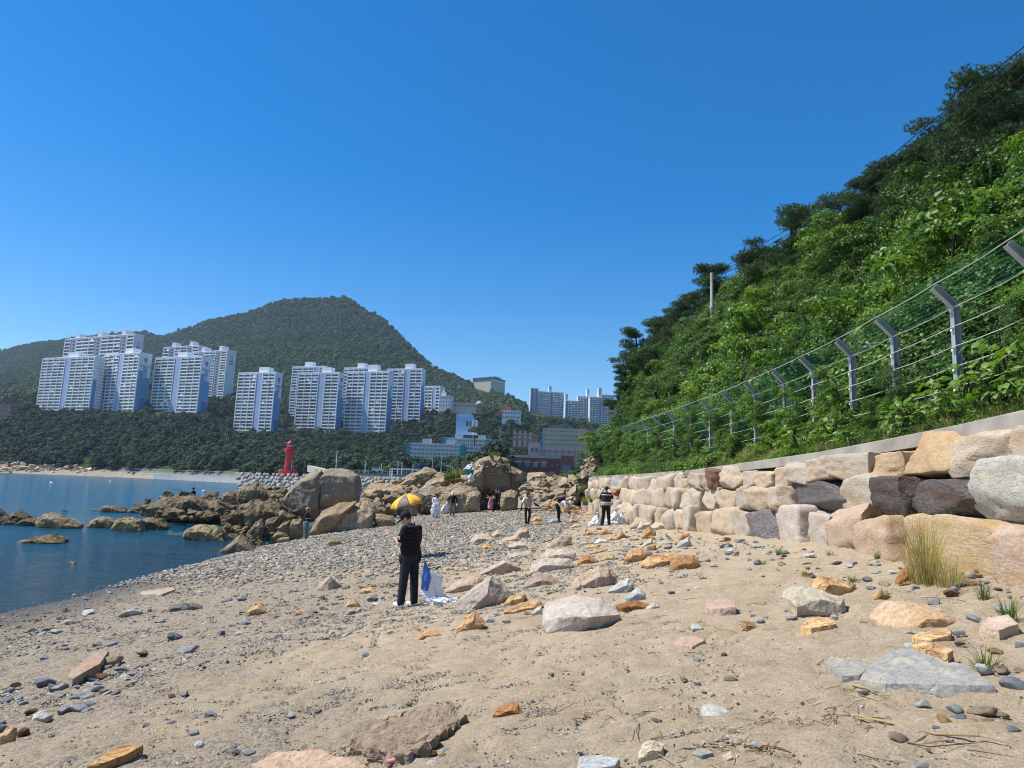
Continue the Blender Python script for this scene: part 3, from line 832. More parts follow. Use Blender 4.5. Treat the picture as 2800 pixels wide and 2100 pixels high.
B, w, h, dp, sk = building('school', "pink school building with arched gable end and white pilasters", 'school', 1478, 1640, 1227, 1272, 300, 10, M['b_pink'], 3, 9, 'glass', (0.66, 0.5), 3)
for k in range(10): MB().box((w * k / 9, -.2, h * .5), (.7, .5, h)).build('pilaster', cpaint('pale_pink', (.6, .42, .42)) if k == 0 else bpy.data.materials['pale_pink'], B)
ap = [(-5.4, 0), (0, 0)] + [(-2.7 + 2.7 * math.cos(t), 1.1 * math.sin(t)) for t in np.linspace(0.05, math.pi - .05, 9)]
nA = len(ap)
MB().add([(x, -.8, z + h + 1.6 if i > 1 else 0) for i, (x, z) in enumerate(ap)] + [(x, 5, z + h + 1.6 if i > 1 else 0) for i, (x, z) in enumerate(ap)],
         [tuple(range(nA)), tuple(range(nA, 2 * nA))[::-1]] + [(i, i + nA, (i + 1) % nA + nA, (i + 1) % nA) for i in range(nA)]).build('arched_gable', M['b_pink'], B)
for k in range(2): MB().box((-3.6 + 1.9 * k, -.9, h - .6), (1.1, .2, 1.6)).build('window', M['glass'], B)
MB().box((-2.6, -.95, h * .45), (3.2, .2, h * .4)).build('entrance_glass', M['glass'], B)
B, w, h, dp, sk = building('gymnasium', "long dark red brick gymnasium with pale green roof", 'gymnasium', 1368, 1542, 1249, 1284, 220, 12, M['b_brick'], 0, 0, a_deg=6, roofm=M['b_grn'], parapet=0.7)
for f in (.18, .30, .43, .56, .69): 
    wd = MB().box((w * f, -.05, sk + (h - sk) * .46), (w * .085, .2, (h - sk) * .34)).build('window', M['glass'], B)
    MB().box((w * f, -.2, sk + (h - sk) * .66), (w * .095, .4, .16)).build('lintel', M['b_wht'], wd)
    mu = MB()
    for k in range(-2, 3): mu.box((w * f + k * w * .0165, -.2, sk + (h - sk) * .46), (.08, .1, (h - sk) * .34))
    mu.build('mullion', M['b_wht'], wd)
for f in (.82, .89): MB().box((w * f, -.05, sk + (h - sk) * .46), (w * .03, .2, (h - sk) * .3)).build('window', M['glass'], B)
for f in (.1, .5): MB().box((w * f, -.25, h * .5), (.5, .5, h - .1)).build('pilaster', M['b_brick'], B)
MB().box((w + 1.1, 2, h * .5 + .5), (4.0, 6, h + 1.0)).build('stair_tower', M['b_brick'], B)
MB().box((w + .9, -1.05, h * .55), (2.6, .14, h * .4)).build('glass_front', bpy.data.materials['blue_glass'], B)
building('house', "brown brick building at the end of the wooded coast", 'building', -60, 30, 1104, 1134, 560, 12, M['b_rust'], 2, 9, 'glass', (0.75, 0.4), -8)
building('shed', "low rust shed between the bushes and the rock stack", 'shed', 1268, 1302, 1266, 1300, 160, 5, M['b_rust'], 0, 0, sink=1.0)

# ------------------------------------------------------------------ lighthouse, breakwater, seawall, harbour things
def lighthouse():
    D = 230.0
    P = at_y(786, 1302, D)
    L = empty("lighthouse", tuple(P), "red harbour lighthouse standing on the breakwater", "lighthouse")
    r = M['red']
    MB().lathe([(2.35, -1.0), (2.35, .3), (2.6, .45), (2.6, 1.6), (2.75, 1.7), (2.75, 1.95), (2.3, 2.0)], (-.4, 0, 0), 28).build('base_drum', r, L, True)
    MB().lathe([(1.35, 1.2), (1.25, 3), (1.02, 7.2), (1.2, 7.5), (1.55, 7.9)], (0, 0, 0), 28).build('tower', r, L, True)
    MB().lathe([(1.65, 7.8), (1.75, 8.0), (1.75, 8.9), (1.6, 8.95), (1.6, 8.4), (1.1, 8.4)], (0, 0, 0), 28).build('gallery', r, L)
    MB().lathe([(1.1, 8.2), (1.1, 9.4), (1.18, 9.5)], (0, 0, 0), 20).build('lantern_base', r, L)
    MB().lathe([(.95, 9.4), (.95, 10.3)], (0, 0, 0), 20).build('lantern_glass', plain('lantern_glass', (.35, .42, .45), .1, .6, .05), L)
    mu = MB()
    for k in range(8):
        t = k * math.pi / 4
        mu.box((math.cos(t) * .98, math.sin(t) * .98, 9.85), (.1, .1, .95), t)
    mu.build('glazing_bar', r, L)
    MB().lathe([(1.15, 10.25), (1.2, 10.4), (1.0, 10.9), (.6, 11.25), (.25, 11.4), (.22, 11.75), (.05, 11.9)], (0, 0, 0), 20).build('dome', r, L, True)
    MB().tube([(1.4, -1.2, 0), (1.5, -1.2, 5.2)], .06, 6).build('lamp_post', M['t_grey'], L)
    st = MB()
    for k in range(6): st.box((2.4 + .22 * k, -.9, 2.2 - .38 * k), (.5, 1.3, .5 + .1 * k))
    st.build('stairway', r, L)
    MB().box((1.1, -1.15, 2.9), (.7, .1, 1.7)).build('door', M['b_navy'], L)
lighthouse()

def tetrapod_mesh():
    bm = MB()
    dirs = [Vector((0, 0, 1)), Vector((.943, 0, -.333)), Vector((-.471, .816, -.333)), Vector((-.471, -.816, -.333))]
    for d in dirs: bm.tube([(0, 0, 0), tuple(d * .55), tuple(d * 1.0)], [.42, .36, .26], 9)
    me = bm.me('tetrapod', True)
    t = NT('tetrapod_concrete')
    f = t.noise(2.0, 4, w=t.math('MULTIPLY', t.objinfo("Random"), 20.0))
    t.base(t.mix(t.ramp(f, [(.3, 0.0), (.7, 1.0)]), (.26, .24, .20), (.42, .385, .33)), .9, .2)
    me.materials.append(t.mat)
    return me
TET = tetrapod_mesh()
def tetrapods(us, vs, D0, D1, n_u, n_v, s, label, group):
    r = random.Random(3)
    for j in range(n_v):
        for i in range(n_u):
            u = us[0] + (us[1] - us[0]) * (i + .5 * (j % 2) + r.uniform(-.2, .2)) / n_u
            fj = j / max(1, n_v - 1)
            v = vs[0] + (vs[1] - vs[0]) * fj
            P = at_y(u, v + (u - us[0]) * 0.025, D0 + (D1 - D0) * fj)
            o = obj("tetrapod", TET, None, None, tuple(P), (r.uniform(-.5, .5), r.uniform(-.5, .5), r.uniform(0, 6)), (s, s, s))
            tag(o, label, "tetrapod", group)
tetrapods((662, 850), (1306, 1344), 222, 203, 15, 5, 1.7, "grey concrete tetrapod piled on the breakwater below the red lighthouse", "tetrapods below the lighthouse")
tetrapods((985, 1185), (1318, 1336), 196, 184, 15, 3, 1.6, "grey concrete tetrapod piled in front of the harbour wall and white frame pavilion", "tetrapods before the harbour wall")

def strip_wall(name, pts, thick, mat, parent):
    """pts: (u, vtop, vbot, D) samples -> a solid wall following them"""
    V = []; F = []
    for (u, vt, vb, D) in pts:
        a, b = at_y(u, vt, D), at_y(u, vb, D)
        V += [tuple(a), tuple(b), (a[0], a[1] + thick, a[2]), (b[0], b[1] + thick, b[2])]
    for i in range(len(pts) - 1):
        p, q = i * 4, i * 4 + 4
        F += [(p, p + 1, q + 1, q), (p + 2, q + 2, q + 3, p + 3), (p, q, q + 2, p + 2), (p + 1, p + 3, q + 3, q + 1)]
    n = len(V) - 4
    F += [(0, 2, 3, 1), (n, n + 1, n + 3, n + 2)]
    bm = MB().add(V, F)
    return bm.build(name, mat, parent)

SW = empty("seawall", (0, 0, 0), "pale concrete seawall along the wooded far shore", "seawall")
sd = lambda u: float(shore_d(np.array([u]))[0]) * 0.994
strip_wall('wall_face', [(u, 1291 + (u - 330) * .042, 1312 + (u - 330) * .045, sd(u)) for u in (420, 480, 540, 600, 660, 710)], 6, M['pale_concrete'], SW)
strip_wall('upper_wall', [(u, 1279 + (u - 330) * .035, 1296 + (u - 330) * .042, sd(u) * 1.012 + 8) for u in (330, 400, 480, 560, 640, 720)], 3, M['concrete'], SW)
for k in range(60):
    u = 335 + k * 6.1
    D = sd(u) * 0.998 + (7 if u < 415 else 0)
    P = at_y(u, 1288.5 + (u - 330) * .0425, D)
    MB().box(tuple(P), (0.7, .4, .6)).build('white_block', M['white'], SW)
BWK = empty("breakwater", (0, 0, 0), "concrete breakwater deck carrying the red lighthouse", "breakwater")
strip_wall('deck', [(u, 1300 + (u - 640) * .03, 1345 + (u - 640) * .03, 224) for u in (668, 760, 860)], 14, M['pale_concrete'], BWK)
HW = empty("harbour_wall", (0, 0, 0), "peach painted harbour wall behind the tetrapods", "wall")
strip_wall('painted_wall', [(u, 1298 + (u - 900) * .02, 1326 + (u - 900) * .03, 210) for u in (880, 960, 1060, 1170)], 2, M['b_mural'], HW)
strip_wall('pale_band', [(u, 1306 + (u - 900) * .02, 1316 + (u - 900) * .02, 209.6) for u in (985, 1010, 1050, 1085)], .3, M['b_wht'], HW)
RD = empty("coast_road", (0, 0, 0), "raised coast road with pale railing behind the harbour", "road")
strip_wall('road_bank', [(u, 1290 + (u - 860) * .02, 1306 + (u - 860) * .02, 245) for u in (860, 960, 1060, 1180)], 10, M['concrete'], RD)
strip_wall('ramp', [(840, 1272, 1290, 262), (870, 1279, 1296, 256), (905, 1288, 1304, 250)], 8, M['pale_concrete'], RD)
for k in range(24):
    P = at_y(865 + k * 13, 1287 + k * .26, 245)
    MB().box(tuple(P), (.25, .25, 1.3)).build('rail_post', M['b_mural'], RD)
strip_wall('rail', [(u, 1284.5 + (u - 860) * .02, 1286 + (u - 860) * .02, 245) for u in (860, 960, 1060, 1180)], .2, M['b_mural'], RD)
for (lab, pts) in (("grey stone terrace wall above the seawall among trees", [(600, 1281, 1296, 372), (660, 1284, 1300, 365), (715, 1287, 1303, 358)]),
                   ("pale road parapet crossing the wooded slope under the grey slabs", [(480, 1224, 1231, 470), (560, 1229, 1236, 470), (620, 1232, 1238, 470)]),
                   ("pale hillside road parapet climbing beside utility poles", [(630, 1208, 1213, 480), (660, 1204, 1209, 480), (690, 1199, 1204, 480)])):
    c = at_y(pts[1][0], pts[1][2], pts[1][3])
    R_ = empty("retaining_wall", (0, 0, 0), lab, "wall")
    strip_wall('wall_face', pts, 3, M['concrete'], R_)
    EXCL.append((c[0], c[1] - 10, 12))

def pavilion():
    P = at_y(1106, 1312, 200)
    Q = empty("pavilion", tuple(P), "white open frame pavilion on the harbour wall", "pavilion")
    w = 8.0; h = 2.6
    MB().box((0, 0, .1), (10.5, 5, .35)).build('platform', M['b_wht'], Q)
    for x in (-w / 2, w / 2):
        for y in (-1.8, 1.8): MB().box((x, y, h / 2 + .3), (.3, .3, h)).build('post', M['b_wht'], Q)
    for y in (-1.8, 1.8): MB().box((0, y, h + .4), (w + .3, .3, .35)).build('beam', M['b_wht'], Q)
    for x in (-w / 2, w / 2): MB().box((x, 0, h + .4), (.28, 3.3, .33)).build('beam', M['b_wht'], Q)
    for x in (-4, -1, 2, 4.5): MB().box((x, -1.5, -.95), (.3, .3, 1.8)).build('stilt', M['concrete'], Q)
    MB().box((3.0, 1.0, 1.0), (1.6, 1.2, 1.3)).build('kiosk', M['t_slab'], Q)
pavilion()
P = at_y(1155, 1299, 215)
Q = empty("gate_frame", tuple(P), "bright blue portal frame beside the white pavilion", "gate")
for x in (-1.1, 1.1): MB().box((x, 0, 1.6), (.35, .7, 3.2)).build('post', M['b_gate'], Q)
MB().box((0, 0, 3.3), (2.6, .72, .35)).build('lintel', M['b_gate'], Q)
MB().box((0, .3, 1.5), (1.84, .06, 3.0)).build('panel', M['b_navy'], Q)
P = at_y(1031, 1292, 241)
Q = empty("parked_van", tuple(P), "small white van parked on the coast road", "van")
MB().box((0, 0, .85), (3.2, 1.6, .8)).build('body', M['b_wht'], Q)
MB().box((-.3, 0, 1.5), (2.2, 1.5, .7)).build('cabin', M['b_wht'], Q)
MB().box((-.3, -.76, 1.5), (1.9, .05, .45)).build('window', M['glass'], Q)
for x in (-1, 1): MB().tube([(x, -.85, .35), (x, .85, .35)], .35, 10).build('wheel', M['black'], Q)

def pole(u, vt, vb, D, lab, lamp=False, bars=0, r=.14):
    a, b = at_y(u, vt, D), at_y(u, vb + 6, D)
    h = a[2] - b[2]
    Q = empty("utility_pole" if not lamp else "street_lamp", tuple(b), lab, "pole" if not lamp else "street lamp")
    MB().tube([(0, 0, 0), (0, 0, h)], [r * 1.2, r * .8], 8).build('shaft', M['t_grey'], Q)
    if lamp:
        MB().tube([(0, 0, h), (-.6, 0, h + .3), (-1.8, 0, h + .35)], .07, 6).build('arm', M['t_grey'], Q)
        MB().box((-2.0, 0, h + .33), (.8, .3, .15)).build('lamp_head', M['t_grey'], Q)
    for k in range(bars):
        MB().box((0, 0, h - .5 - k * .9), (2.0, .14, .14)).build('crossarm', M['t_dgrey'], Q)
for args in ((918, 1232, 1284, 262, "tall pale pole beside the coast ramp", False, 1),
             (998, 1262, 1288, 250, "short pole with braces behind the big split boulder", False, 1),
             (1042, 1268, 1290, 250, "thin pole near the parked van", False, 0),
             (1087, 1262, 1292, 240, "pole with two crossarms behind the white pavilion", False, 2),
             (1098, 1264, 1292, 238, "thin mast next to the two crossarm pole", False, 0),
             (1128, 1270, 1296, 232, "thin mast beside the blue portal frame", False, 0),
             (1181, 1256, 1296, 225, "floodlight pole above the slanted slabs", True, 1),
             (1205, 1259, 1298, 222, "floodlight pole with a plain top above the slanted slabs", False, 2),
             (1236, 1278, 1305, 180, "curved street lamp above the grassy ledge", True, 0),
             (416, 1166, 1186, 500, "pole above the wooded shore under the blue slabs", False, 1),
             (518, 1196, 1222, 470, "street lamp on the slope road with curved arm", True, 0),
             (524, 1178, 1220, 474, "tall pole beside the slope road street lamp", False, 2),
             (540, 1200, 1226, 466, "short mast on the slope road", False, 0),
             (616, 1186, 1230, 468, "tall pole with crossarms at the road bend", False, 2),
             (621, 1196, 1232, 462, "plain pole at the road bend", False, 0),
             (1368, 1170, 1185, 420, "street lamp in the trees below the blue hall", True, 0)):
    pole(*args)

# ------------------------------------------------------------------ scatter by geometry nodes (stuff only)
def scatter(name, pts, rots, scls, idx, protos, label):
    me = bpy.data.meshes.new(name)
    n = len(pts)
    me.vertices.add(n)
    me.vertices.foreach_set("co", np.asarray(pts, np.float32).reshape(-1))
    for nm, arr in (("rot", rots), ("scl", scls)):
        at = me.attributes.new(nm, 'FLOAT_VECTOR', 'POINT')
        at.data.foreach_set("vector", np.asarray(arr, np.float32).reshape(-1))
    at = me.attributes.new("idx", 'INT', 'POINT')
    at.data.foreach_set("value", np.asarray(idx, np.int32))
    o = bpy.data.objects.new(name, me)
    COL.objects.link(o)
    pc = bpy.data.collections.new(name + "_kinds")
    for p in protos: pc.objects.link(p)
    g = bpy.data.node_groups.new(name + "_nodes", 'GeometryNodeTree')
    g.interface.new_socket("Geometry", in_out='INPUT', socket_type='NodeSocketGeometry')
    g.interface.new_socket("Geometry", in_out='OUTPUT', socket_type='NodeSocketGeometry')
    gi = g.nodes.new("NodeGroupInput"); go = g.nodes.new("NodeGroupOutput")
    ip = g.nodes.new("GeometryNodeInstanceOnPoints")
    ci = g.nodes.new("GeometryNodeCollectionInfo")
    ci.inputs["Collection"].default_value = pc
    ci.inputs["Separate Children"].default_value = True
    ci.inputs["Reset Children"].default_value = True
    def attr(nm, typ):
        a = g.nodes.new("GeometryNodeInputNamedAttribute"); a.data_type = typ
        a.inputs["Name"].default_value = nm
        return a.outputs[0]
    g.links.new(gi.outputs[0], ip.inputs["Points"])
    g.links.new(ci.outputs[0], ip.inputs["Instance"])
    ip.inputs["Pick Instance"].default_value = True
    g.links.new(attr("idx", 'INT'), ip.inputs["Instance Index"])
    er = g.nodes.new("FunctionNodeEulerToRotation")
    g.links.new(attr("rot", 'FLOAT_VECTOR'), er.inputs[0])
    g.links.new(er.outputs[0], ip.inputs["Rotation"])
    g.links.new(attr("scl", 'FLOAT_VECTOR'), ip.inputs["Scale"])
    g.links.new(ip.outputs[0], go.inputs[0])
    mod = o.modifiers.new("scatter", 'NODES')
    mod.node_group = g
    tag(o, label, None, None, "stuff")
    return o

def proto(name, me):
    return bpy.data.objects.new(name, me)

def leaf_mesh(name, centers, normals, sizes, tints, mat, aspect=0.75, fold=0.15, rng=None):
    """one folded four-point leaf for each centre"""
    rng = rng or RNG
    n = len(centers)
    C = np.asarray(centers, float); N = np.asarray(normals, float)
    N /= np.linalg.norm(N, axis=1)[:, None] + 1e-9
    r = rng.normal(size=(n, 3))
    A = r - (r * N).sum(1)[:, None] * N
    A /= np.linalg.norm(A, axis=1)[:, None] + 1e-9
    B = np.cross(N, A)
    s = np.asarray(sizes, float)[:, None]
    base = C - A * s * .5
    tip = C + A * s * .5 - N * s * fold * .6
    l = C + B * s * aspect * .5 + N * s * fold - A * s * .08
    q = C - B * s * aspect * .5 + N * s * fold - A * s * .08
    V = np.stack([base, l, tip, q], 1).reshape(-1, 3)
    i = np.arange(n) * 4
    F = np.concatenate([np.stack([i, i + 2, i + 1], 1), np.stack([i, i + 3, i + 2], 1)], 0)
    me = bpy.data.meshes.new(name)
    me.vertices.add(len(V)); me.vertices.foreach_set("co", V.astype(np.float32).reshape(-1))
    me.loops.add(F.size); me.loops.foreach_set("vertex_index", F.astype(np.int32).reshape(-1))
    me.polygons.add(len(F)); me.polygons.foreach_set("loop_start", (np.arange(len(F)) * 3).astype(np.int32))
    me.update(calc_edges=True)
    at = me.attributes.new("tint", 'FLOAT', 'FACE')
    at.data.foreach_set("value", np.concatenate([tints, tints]).astype(np.float32))
    me.materials.append(mat)
    return me

def crown(name, n, lobes, leaf, mat, rng, tint_top=0.35, aspect=.75):
    """leaves gathered on the shells of several lobes: (centre, radii)"""
    C = []; N = []; T = []
    wts = np.array([l[1][0] * l[1][1] for l in lobes]); wts = wts / wts.sum()
    for (c, r), w in zip(lobes, wts):
        k = max(4, int(n * w))
        d = rng.normal(size=(k, 3)); d /= np.linalg.norm(d, axis=1)[:, None]
        d[:, 2] = np.where(d[:, 2] < -0.3, -d[:, 2] * .6, d[:, 2])
        rad = rng.uniform(.72, 1.05, (k, 1))
        p = np.asarray(c) + d * rad * np.asarray(r)
        C.append(p); N.append(d + np.array([0, 0, .5]) + rng.normal(size=(k, 3)) * .45)
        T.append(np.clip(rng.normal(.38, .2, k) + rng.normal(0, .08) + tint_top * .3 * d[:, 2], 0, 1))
    C = np.concatenate(C); N = np.concatenate(N); T = np.concatenate(T)
    return leaf_mesh(name, C, N, leaf * rng.uniform(.6, 1.3, len(C)), T, mat, aspect, rng=rng)

def make_forest():
    r = np.random.default_rng(21)
    pr = []
    for k in range(5):
        lobes = []
        for j in range(15):
            a = r.uniform(0, 6.28); rr = r.uniform(.3, 3.2)
            lobes.append(((rr * math.cos(a), rr * math.sin(a), r.uniform(2.2, 6.0) - rr * .55), (r.uniform(.8, 1.7), r.uniform(.8, 1.7), r.uniform(.5, 1.0))))
        pr.append(proto("near_crown_%d" % k, crown("near_crown", 1300, lobes, .55, M['coast_leaf' if k != 2 else 'far_leaf'], r)))
    for k in range(3):
        lobes = []
        for j in range(6):
            a = r.uniform(0, 6.28); rr = r.uniform(.3, 2.6)
            lobes.append(((rr * math.cos(a), rr * math.sin(a), r.uniform(2.0, 5.2) - rr * .5), (r.uniform(1.5, 2.4), r.uniform(1.5, 2.4), r.uniform(1.0, 1.6))))
        pr.append(proto("zfar_crown_%d" % k, crown("far_crown", 150, lobes, 1.5, M['far_leaf'], r)))
    ex = np.array(EXCL)
    def sample(n, dlo, dhi, smin, smax, kinds, ulo=-420, uhi=1800, lognear=True):
        u = r.uniform(ulo, uhi, n)
        sd_ = shore_d(u)
        f = r.uniform(0, 1, n)
        lo_ = np.maximum(dlo, sd_ * 1.014 + 3)
        D = lo_ * (dhi / lo_) ** f
        P = far_point(u, D)
        ok = np.ones(n, bool)
        for (ex_, ey_, er_) in ex:
            dd = np.hypot(P[:, 0] - ex_, P[:, 1] - ey_)
            ok &= dd > er_ + 1.0
        ok &= (P[:, 2] > 1.2)
        s = r.uniform(smin, smax, n) * (1 + .35 * fbm(P[:, 0] / 40, P[:, 1] / 40, 2, 9))
        # the woods stop short of each building, as on the real slope
        top = P + np.stack([np.zeros(n), np.zeros(n), 6.2 * s], 1)
        d_ = top - CAM; w_ = d_ @ _F
        tu = 1400 + FPX * (d_ @ _R) / w_; tv = 1050 - FPX * (d_ @ _U) / w_
        for (a0, a1, vb_, Db) in CLEAR:
            ok &= ~((tu > a0) & (tu < a1) & (P[:, 1] < Db) & (tv < vb_ + r.uniform(-5, 5, n)))
        P = P[ok]; m_ = len(P); s = s[ok]
        sc_ = np.stack([s, s, s * r.uniform(.8, 1.25, m_)], 1)
        rt = np.stack([np.zeros(m_), np.zeros(m_), r.uniform(0, 6.28, m_)], 1)
        return P - np.array([0, 0, .8]), rt, sc_, r.choice(kinds, m_)
    A = sample(9000, 140, 720, .75, 1.35, [0, 1, 2, 3, 4])
    B_ = sample(52000, 700, 2150, .9, 1.7, [5, 6, 7])
    P, R_, S, I = [np.concatenate([a, b]) for a, b in zip(A, B_)]
    scatter("forest", P, R_, S, I, pr, "dense dark green forest covering the mountain and coast")
make_forest()
# single trees that stand out before the buildings
FT = []
def far_tree(u, v, D, s, lab):
    if not FT:
        r = np.random.default_rng(99)
        for k in range(3):
            lobes = []
            for j in range(12):
                a = r.uniform(0, 6.28); rr = r.uniform(.4, 2.8)
                lobes.append(((rr * math.cos(a), rr * math.sin(a), r.uniform(2.4, 6.2) - rr * .55), (r.uniform(1.1, 1.9), r.uniform(1.1, 1.9), r.uniform(.8, 1.3))))
            cm = crown("crown", 1500, lobes, .5, M['far_leaf'], r)
            tm = MB().tube([(0, 0, -4), (.1, 0, 1), (0, .1, 4.5)], [.3, .24, .1], 7).me('trunk'); tm.materials.append(M['bark'])
            FT.append((cm, tm))
    P = at_y(u, v, D)
    o = empty("tree", (P[0], P[1], P[2] - 6.6 * s), lab, "tree", "trees before the far buildings", u * .1)
    o.scale = (s, s, s)
    k = int(u) % 3
    obj('crown', FT[k][0], None, o); obj('trunk', FT[k][1], None, o)
for (u, v, D, s, lab) in ((1225, 1112, 560, 1.2, "round tree below the white church"), (1300, 1160, 450, 1.3, "tall tree beside the white wing of the blue hall"), (1330, 1120, 540, 1.4, "tree in front of the red topped school wing"), (1350, 1140, 500, 1.5, "wide tree under the red topped school wing"),
                          (1400, 1140, 520, 1.4, "tree at the corner of the low white school wing"), (1440, 1150, 520, 1.5, "tree below the far ridge towers"), (1490, 1152, 500, 1.4, "tree above the solar panelled school"), (1540, 1155, 510, 1.4, "another tree line crown above the tan school roof"), (1340, 1205, 400, 1.6, "large dark tree beside the teal gabled block"),
                          (1370, 1215, 350, 1.6, "large tree before the pink terrace"), (1400, 1225, 320, 1.5, "spreading tree next to the arched gable"), (1430, 1235, 290, 1.2, "tree at the foot of the arched gable"), (1310, 1240, 300, 1.5, "tree between the teal block and the gymnasium"), (1345, 1255, 250, 1.2, "tree above the gymnasium roof end"), (1270, 1245, 330, 1.4, "tree below the teal and white blocks"), (1240, 1238, 340, 1.2, "pale green tree before the front teal block"), (1190, 1240, 360, 1.2, "tree at the corner of the front teal block"),
                          (1420, 1282, 170, .8, "light green bush line before the gymnasium"), (1455, 1284, 165, .7, "round bush before the gymnasium windows"), (1500, 1284, 160, .75, "bush below the gymnasium stair tower"), (1540, 1280, 150, .8, "dark bush at the gymnasium corner"), (1390, 1290, 160, .7, "bush beside the rock stack top"), (1580, 1270, 140, .9, "tree crown beside the pink school"), (930, 1205, 470, 1.3, "tall tree on the slope above the coast ramp"), (880, 1232, 400, 1.2, "tree at the top of the coast ramp"), (950, 1236, 400, 1.2, "tree behind the tall pale pole"), (840, 1225, 420, 1.3, "tree behind the red lighthouse"), (740, 1240, 400, 1.3, "tree beside the red lighthouse lantern"), (700, 1245, 400, 1.4, "broad tree on the slope near the lighthouse")):
    far_tree(u, v, D, s, lab)
# ------------------------------------------------------------------ hillside behind the wall
RY = [-8, 12, 18, 24, 28, 34, 37, 43, 48, 54, 58, 62]
RX = [14.6, 14.4, 14.2, 15.2, 15.6, 15.4, 14.6, 13.8, 12.3, 9.9, 9.0, 9.2]
RZ = [12.2, 12.2, 12.4, 13.6, 14.4, 15.4, 16.0, 15.8, 14.0, 12.0, 7.5, 4.2]
def cop_x(y): return np.interp(y, CY, CX)
def cop_z(y): return np.interp(y, CY, CZ)
def hill_point(y, w):
    """w 0..1 from the coping up to the ridge, 1..2 over the top"""
    y = np.asarray(y, float); w = np.asarray(w, float)
    x0 = cop_x(y) + .34; z0 = cop_z(y) - .06
    x1 = x0 + np.interp(y, [42, 50, 56], [1.1, 2.4, 3.0]); z1 = z0 + .25
    xr = np.interp(y, RY, RX); zr = np.interp(y, RY, RZ)
    x1 = np.minimum(x1, xr - .5)
    t = np.clip((w - .12) / .88, 0, 1)
    x = np.where(w < .12, x0 + (x1 - x0) * w / .12, x1 + (xr - x1) * t)
    z = np.where(w < .12, z0 + (z1 - z0) * w / .12, z1 + (zr - z1) * np.power(t, .92))
    ov = np.clip(w - 1, 0, 1)
    x = x + ov * 45; z = z + ov * (6 - 10 * smooth(40, 62, y)) * np.clip(zr / 12, 0, 1)
    b = smooth(.12, .35, w)
    z = z + b * 1.1 * fbm(x * .25 + 3, y * .25, 3, 61)
    return np.stack([x, y + 0 * w, z], -1)
def hillside():
    ys = np.linspace(-8, 62, 150); ws = np.concatenate([np.linspace(0, 1, 50), np.linspace(1.05, 2, 20)])
    Y, Wd = np.meshgrid(ys, ws, indexing='ij')
    P = hill_point(Y, Wd)
    t = NT('hill_soil')
    n = t.noise(.8, 5); 
    t.base(t.mix(t.ramp(n, [(.35, 0.), (.7, 1.)]), (.035, .045, .02), (.075, .065, .035)), .95, .1)
    t.bump(t.noise(4, 5), .8, .15)
    tag(obj('hillside', grid_mesh('hillside', P), t.mat), "steep overgrown hillside above the boulder wall", None, None, 'structure')
    # closing face at the seaward end of the hill
    E_ = hill_point(np.full(len(ws), 62.0), ws)
    Q = np.stack([E_, E_ * np.array([1, 1, 0]) + np.array([0, 4, .5])], 0)
    tag(obj('hill_end', grid_mesh('hill_end', Q), t.mat), "bare soil end of the hillside", None, None, 'structure')
hillside()

# ------------------------------------------------------------------ boulder wall
def stone_mesh(seed, cuts=8, p=4.5, jit=.2, rough=.06):
    r = np.random.default_rng(seed)
    bm = bmesh.new()
    bmesh.ops.create_cube(bm, size=2.0)
    bmesh.ops.subdivide_edges(bm, edges=bm.edges[:], cuts=cuts, use_grid_fill=True)
    co = np.array([v.co[:] for v in bm.verts])
    nrm = np.power((np.abs(co) ** p).sum(1), 1 / p)[:, None]
    q = co / nrm
    off = r.uniform(-jit, jit, (2, 2, 2, 3))
    tt = (co + 1) / 2
    d = np.zeros_like(q)
    for i in (0, 1):
        for j in (0, 1):
            for k in (0, 1):
                wgt = (tt[:, 0] if i else 1 - tt[:, 0]) * (tt[:, 1] if j else 1 - tt[:, 1]) * (tt[:, 2] if k else 1 - tt[:, 2])
                d += wgt[:, None] * off[i, j, k]
    q = q + d
    for _ in range(r.integers(7, 13)):                # broken facets
        n_ = r.normal(size=3); n_ /= np.linalg.norm(n_)
        lim = r.uniform(.80, 1.04) * np.abs(n_).sum() ** .62
        s = q @ n_ - lim
        q = q - np.where(s > 0, s, 0)[:, None] * n_
    sh = r.uniform(0, 50, 3)
    for i, v in enumerate(bm.verts):
        P = Vector(q[i])
        k = mnoise.fractal(P * 1.7 + Vector(sh), .7, 2.1, 5) + .5 * (.3 - abs(mnoise.noise(P * 3.1 + Vector(sh))))
        P += Vector(q[i]).normalized() * k * rough
        v.co = P
    me = bpy.data.meshes.new('stone')
    bm.to_mesh(me); bm.free()
    me.polygons.foreach_set("use_smooth", np.ones(len(me.polygons), bool))
    return me

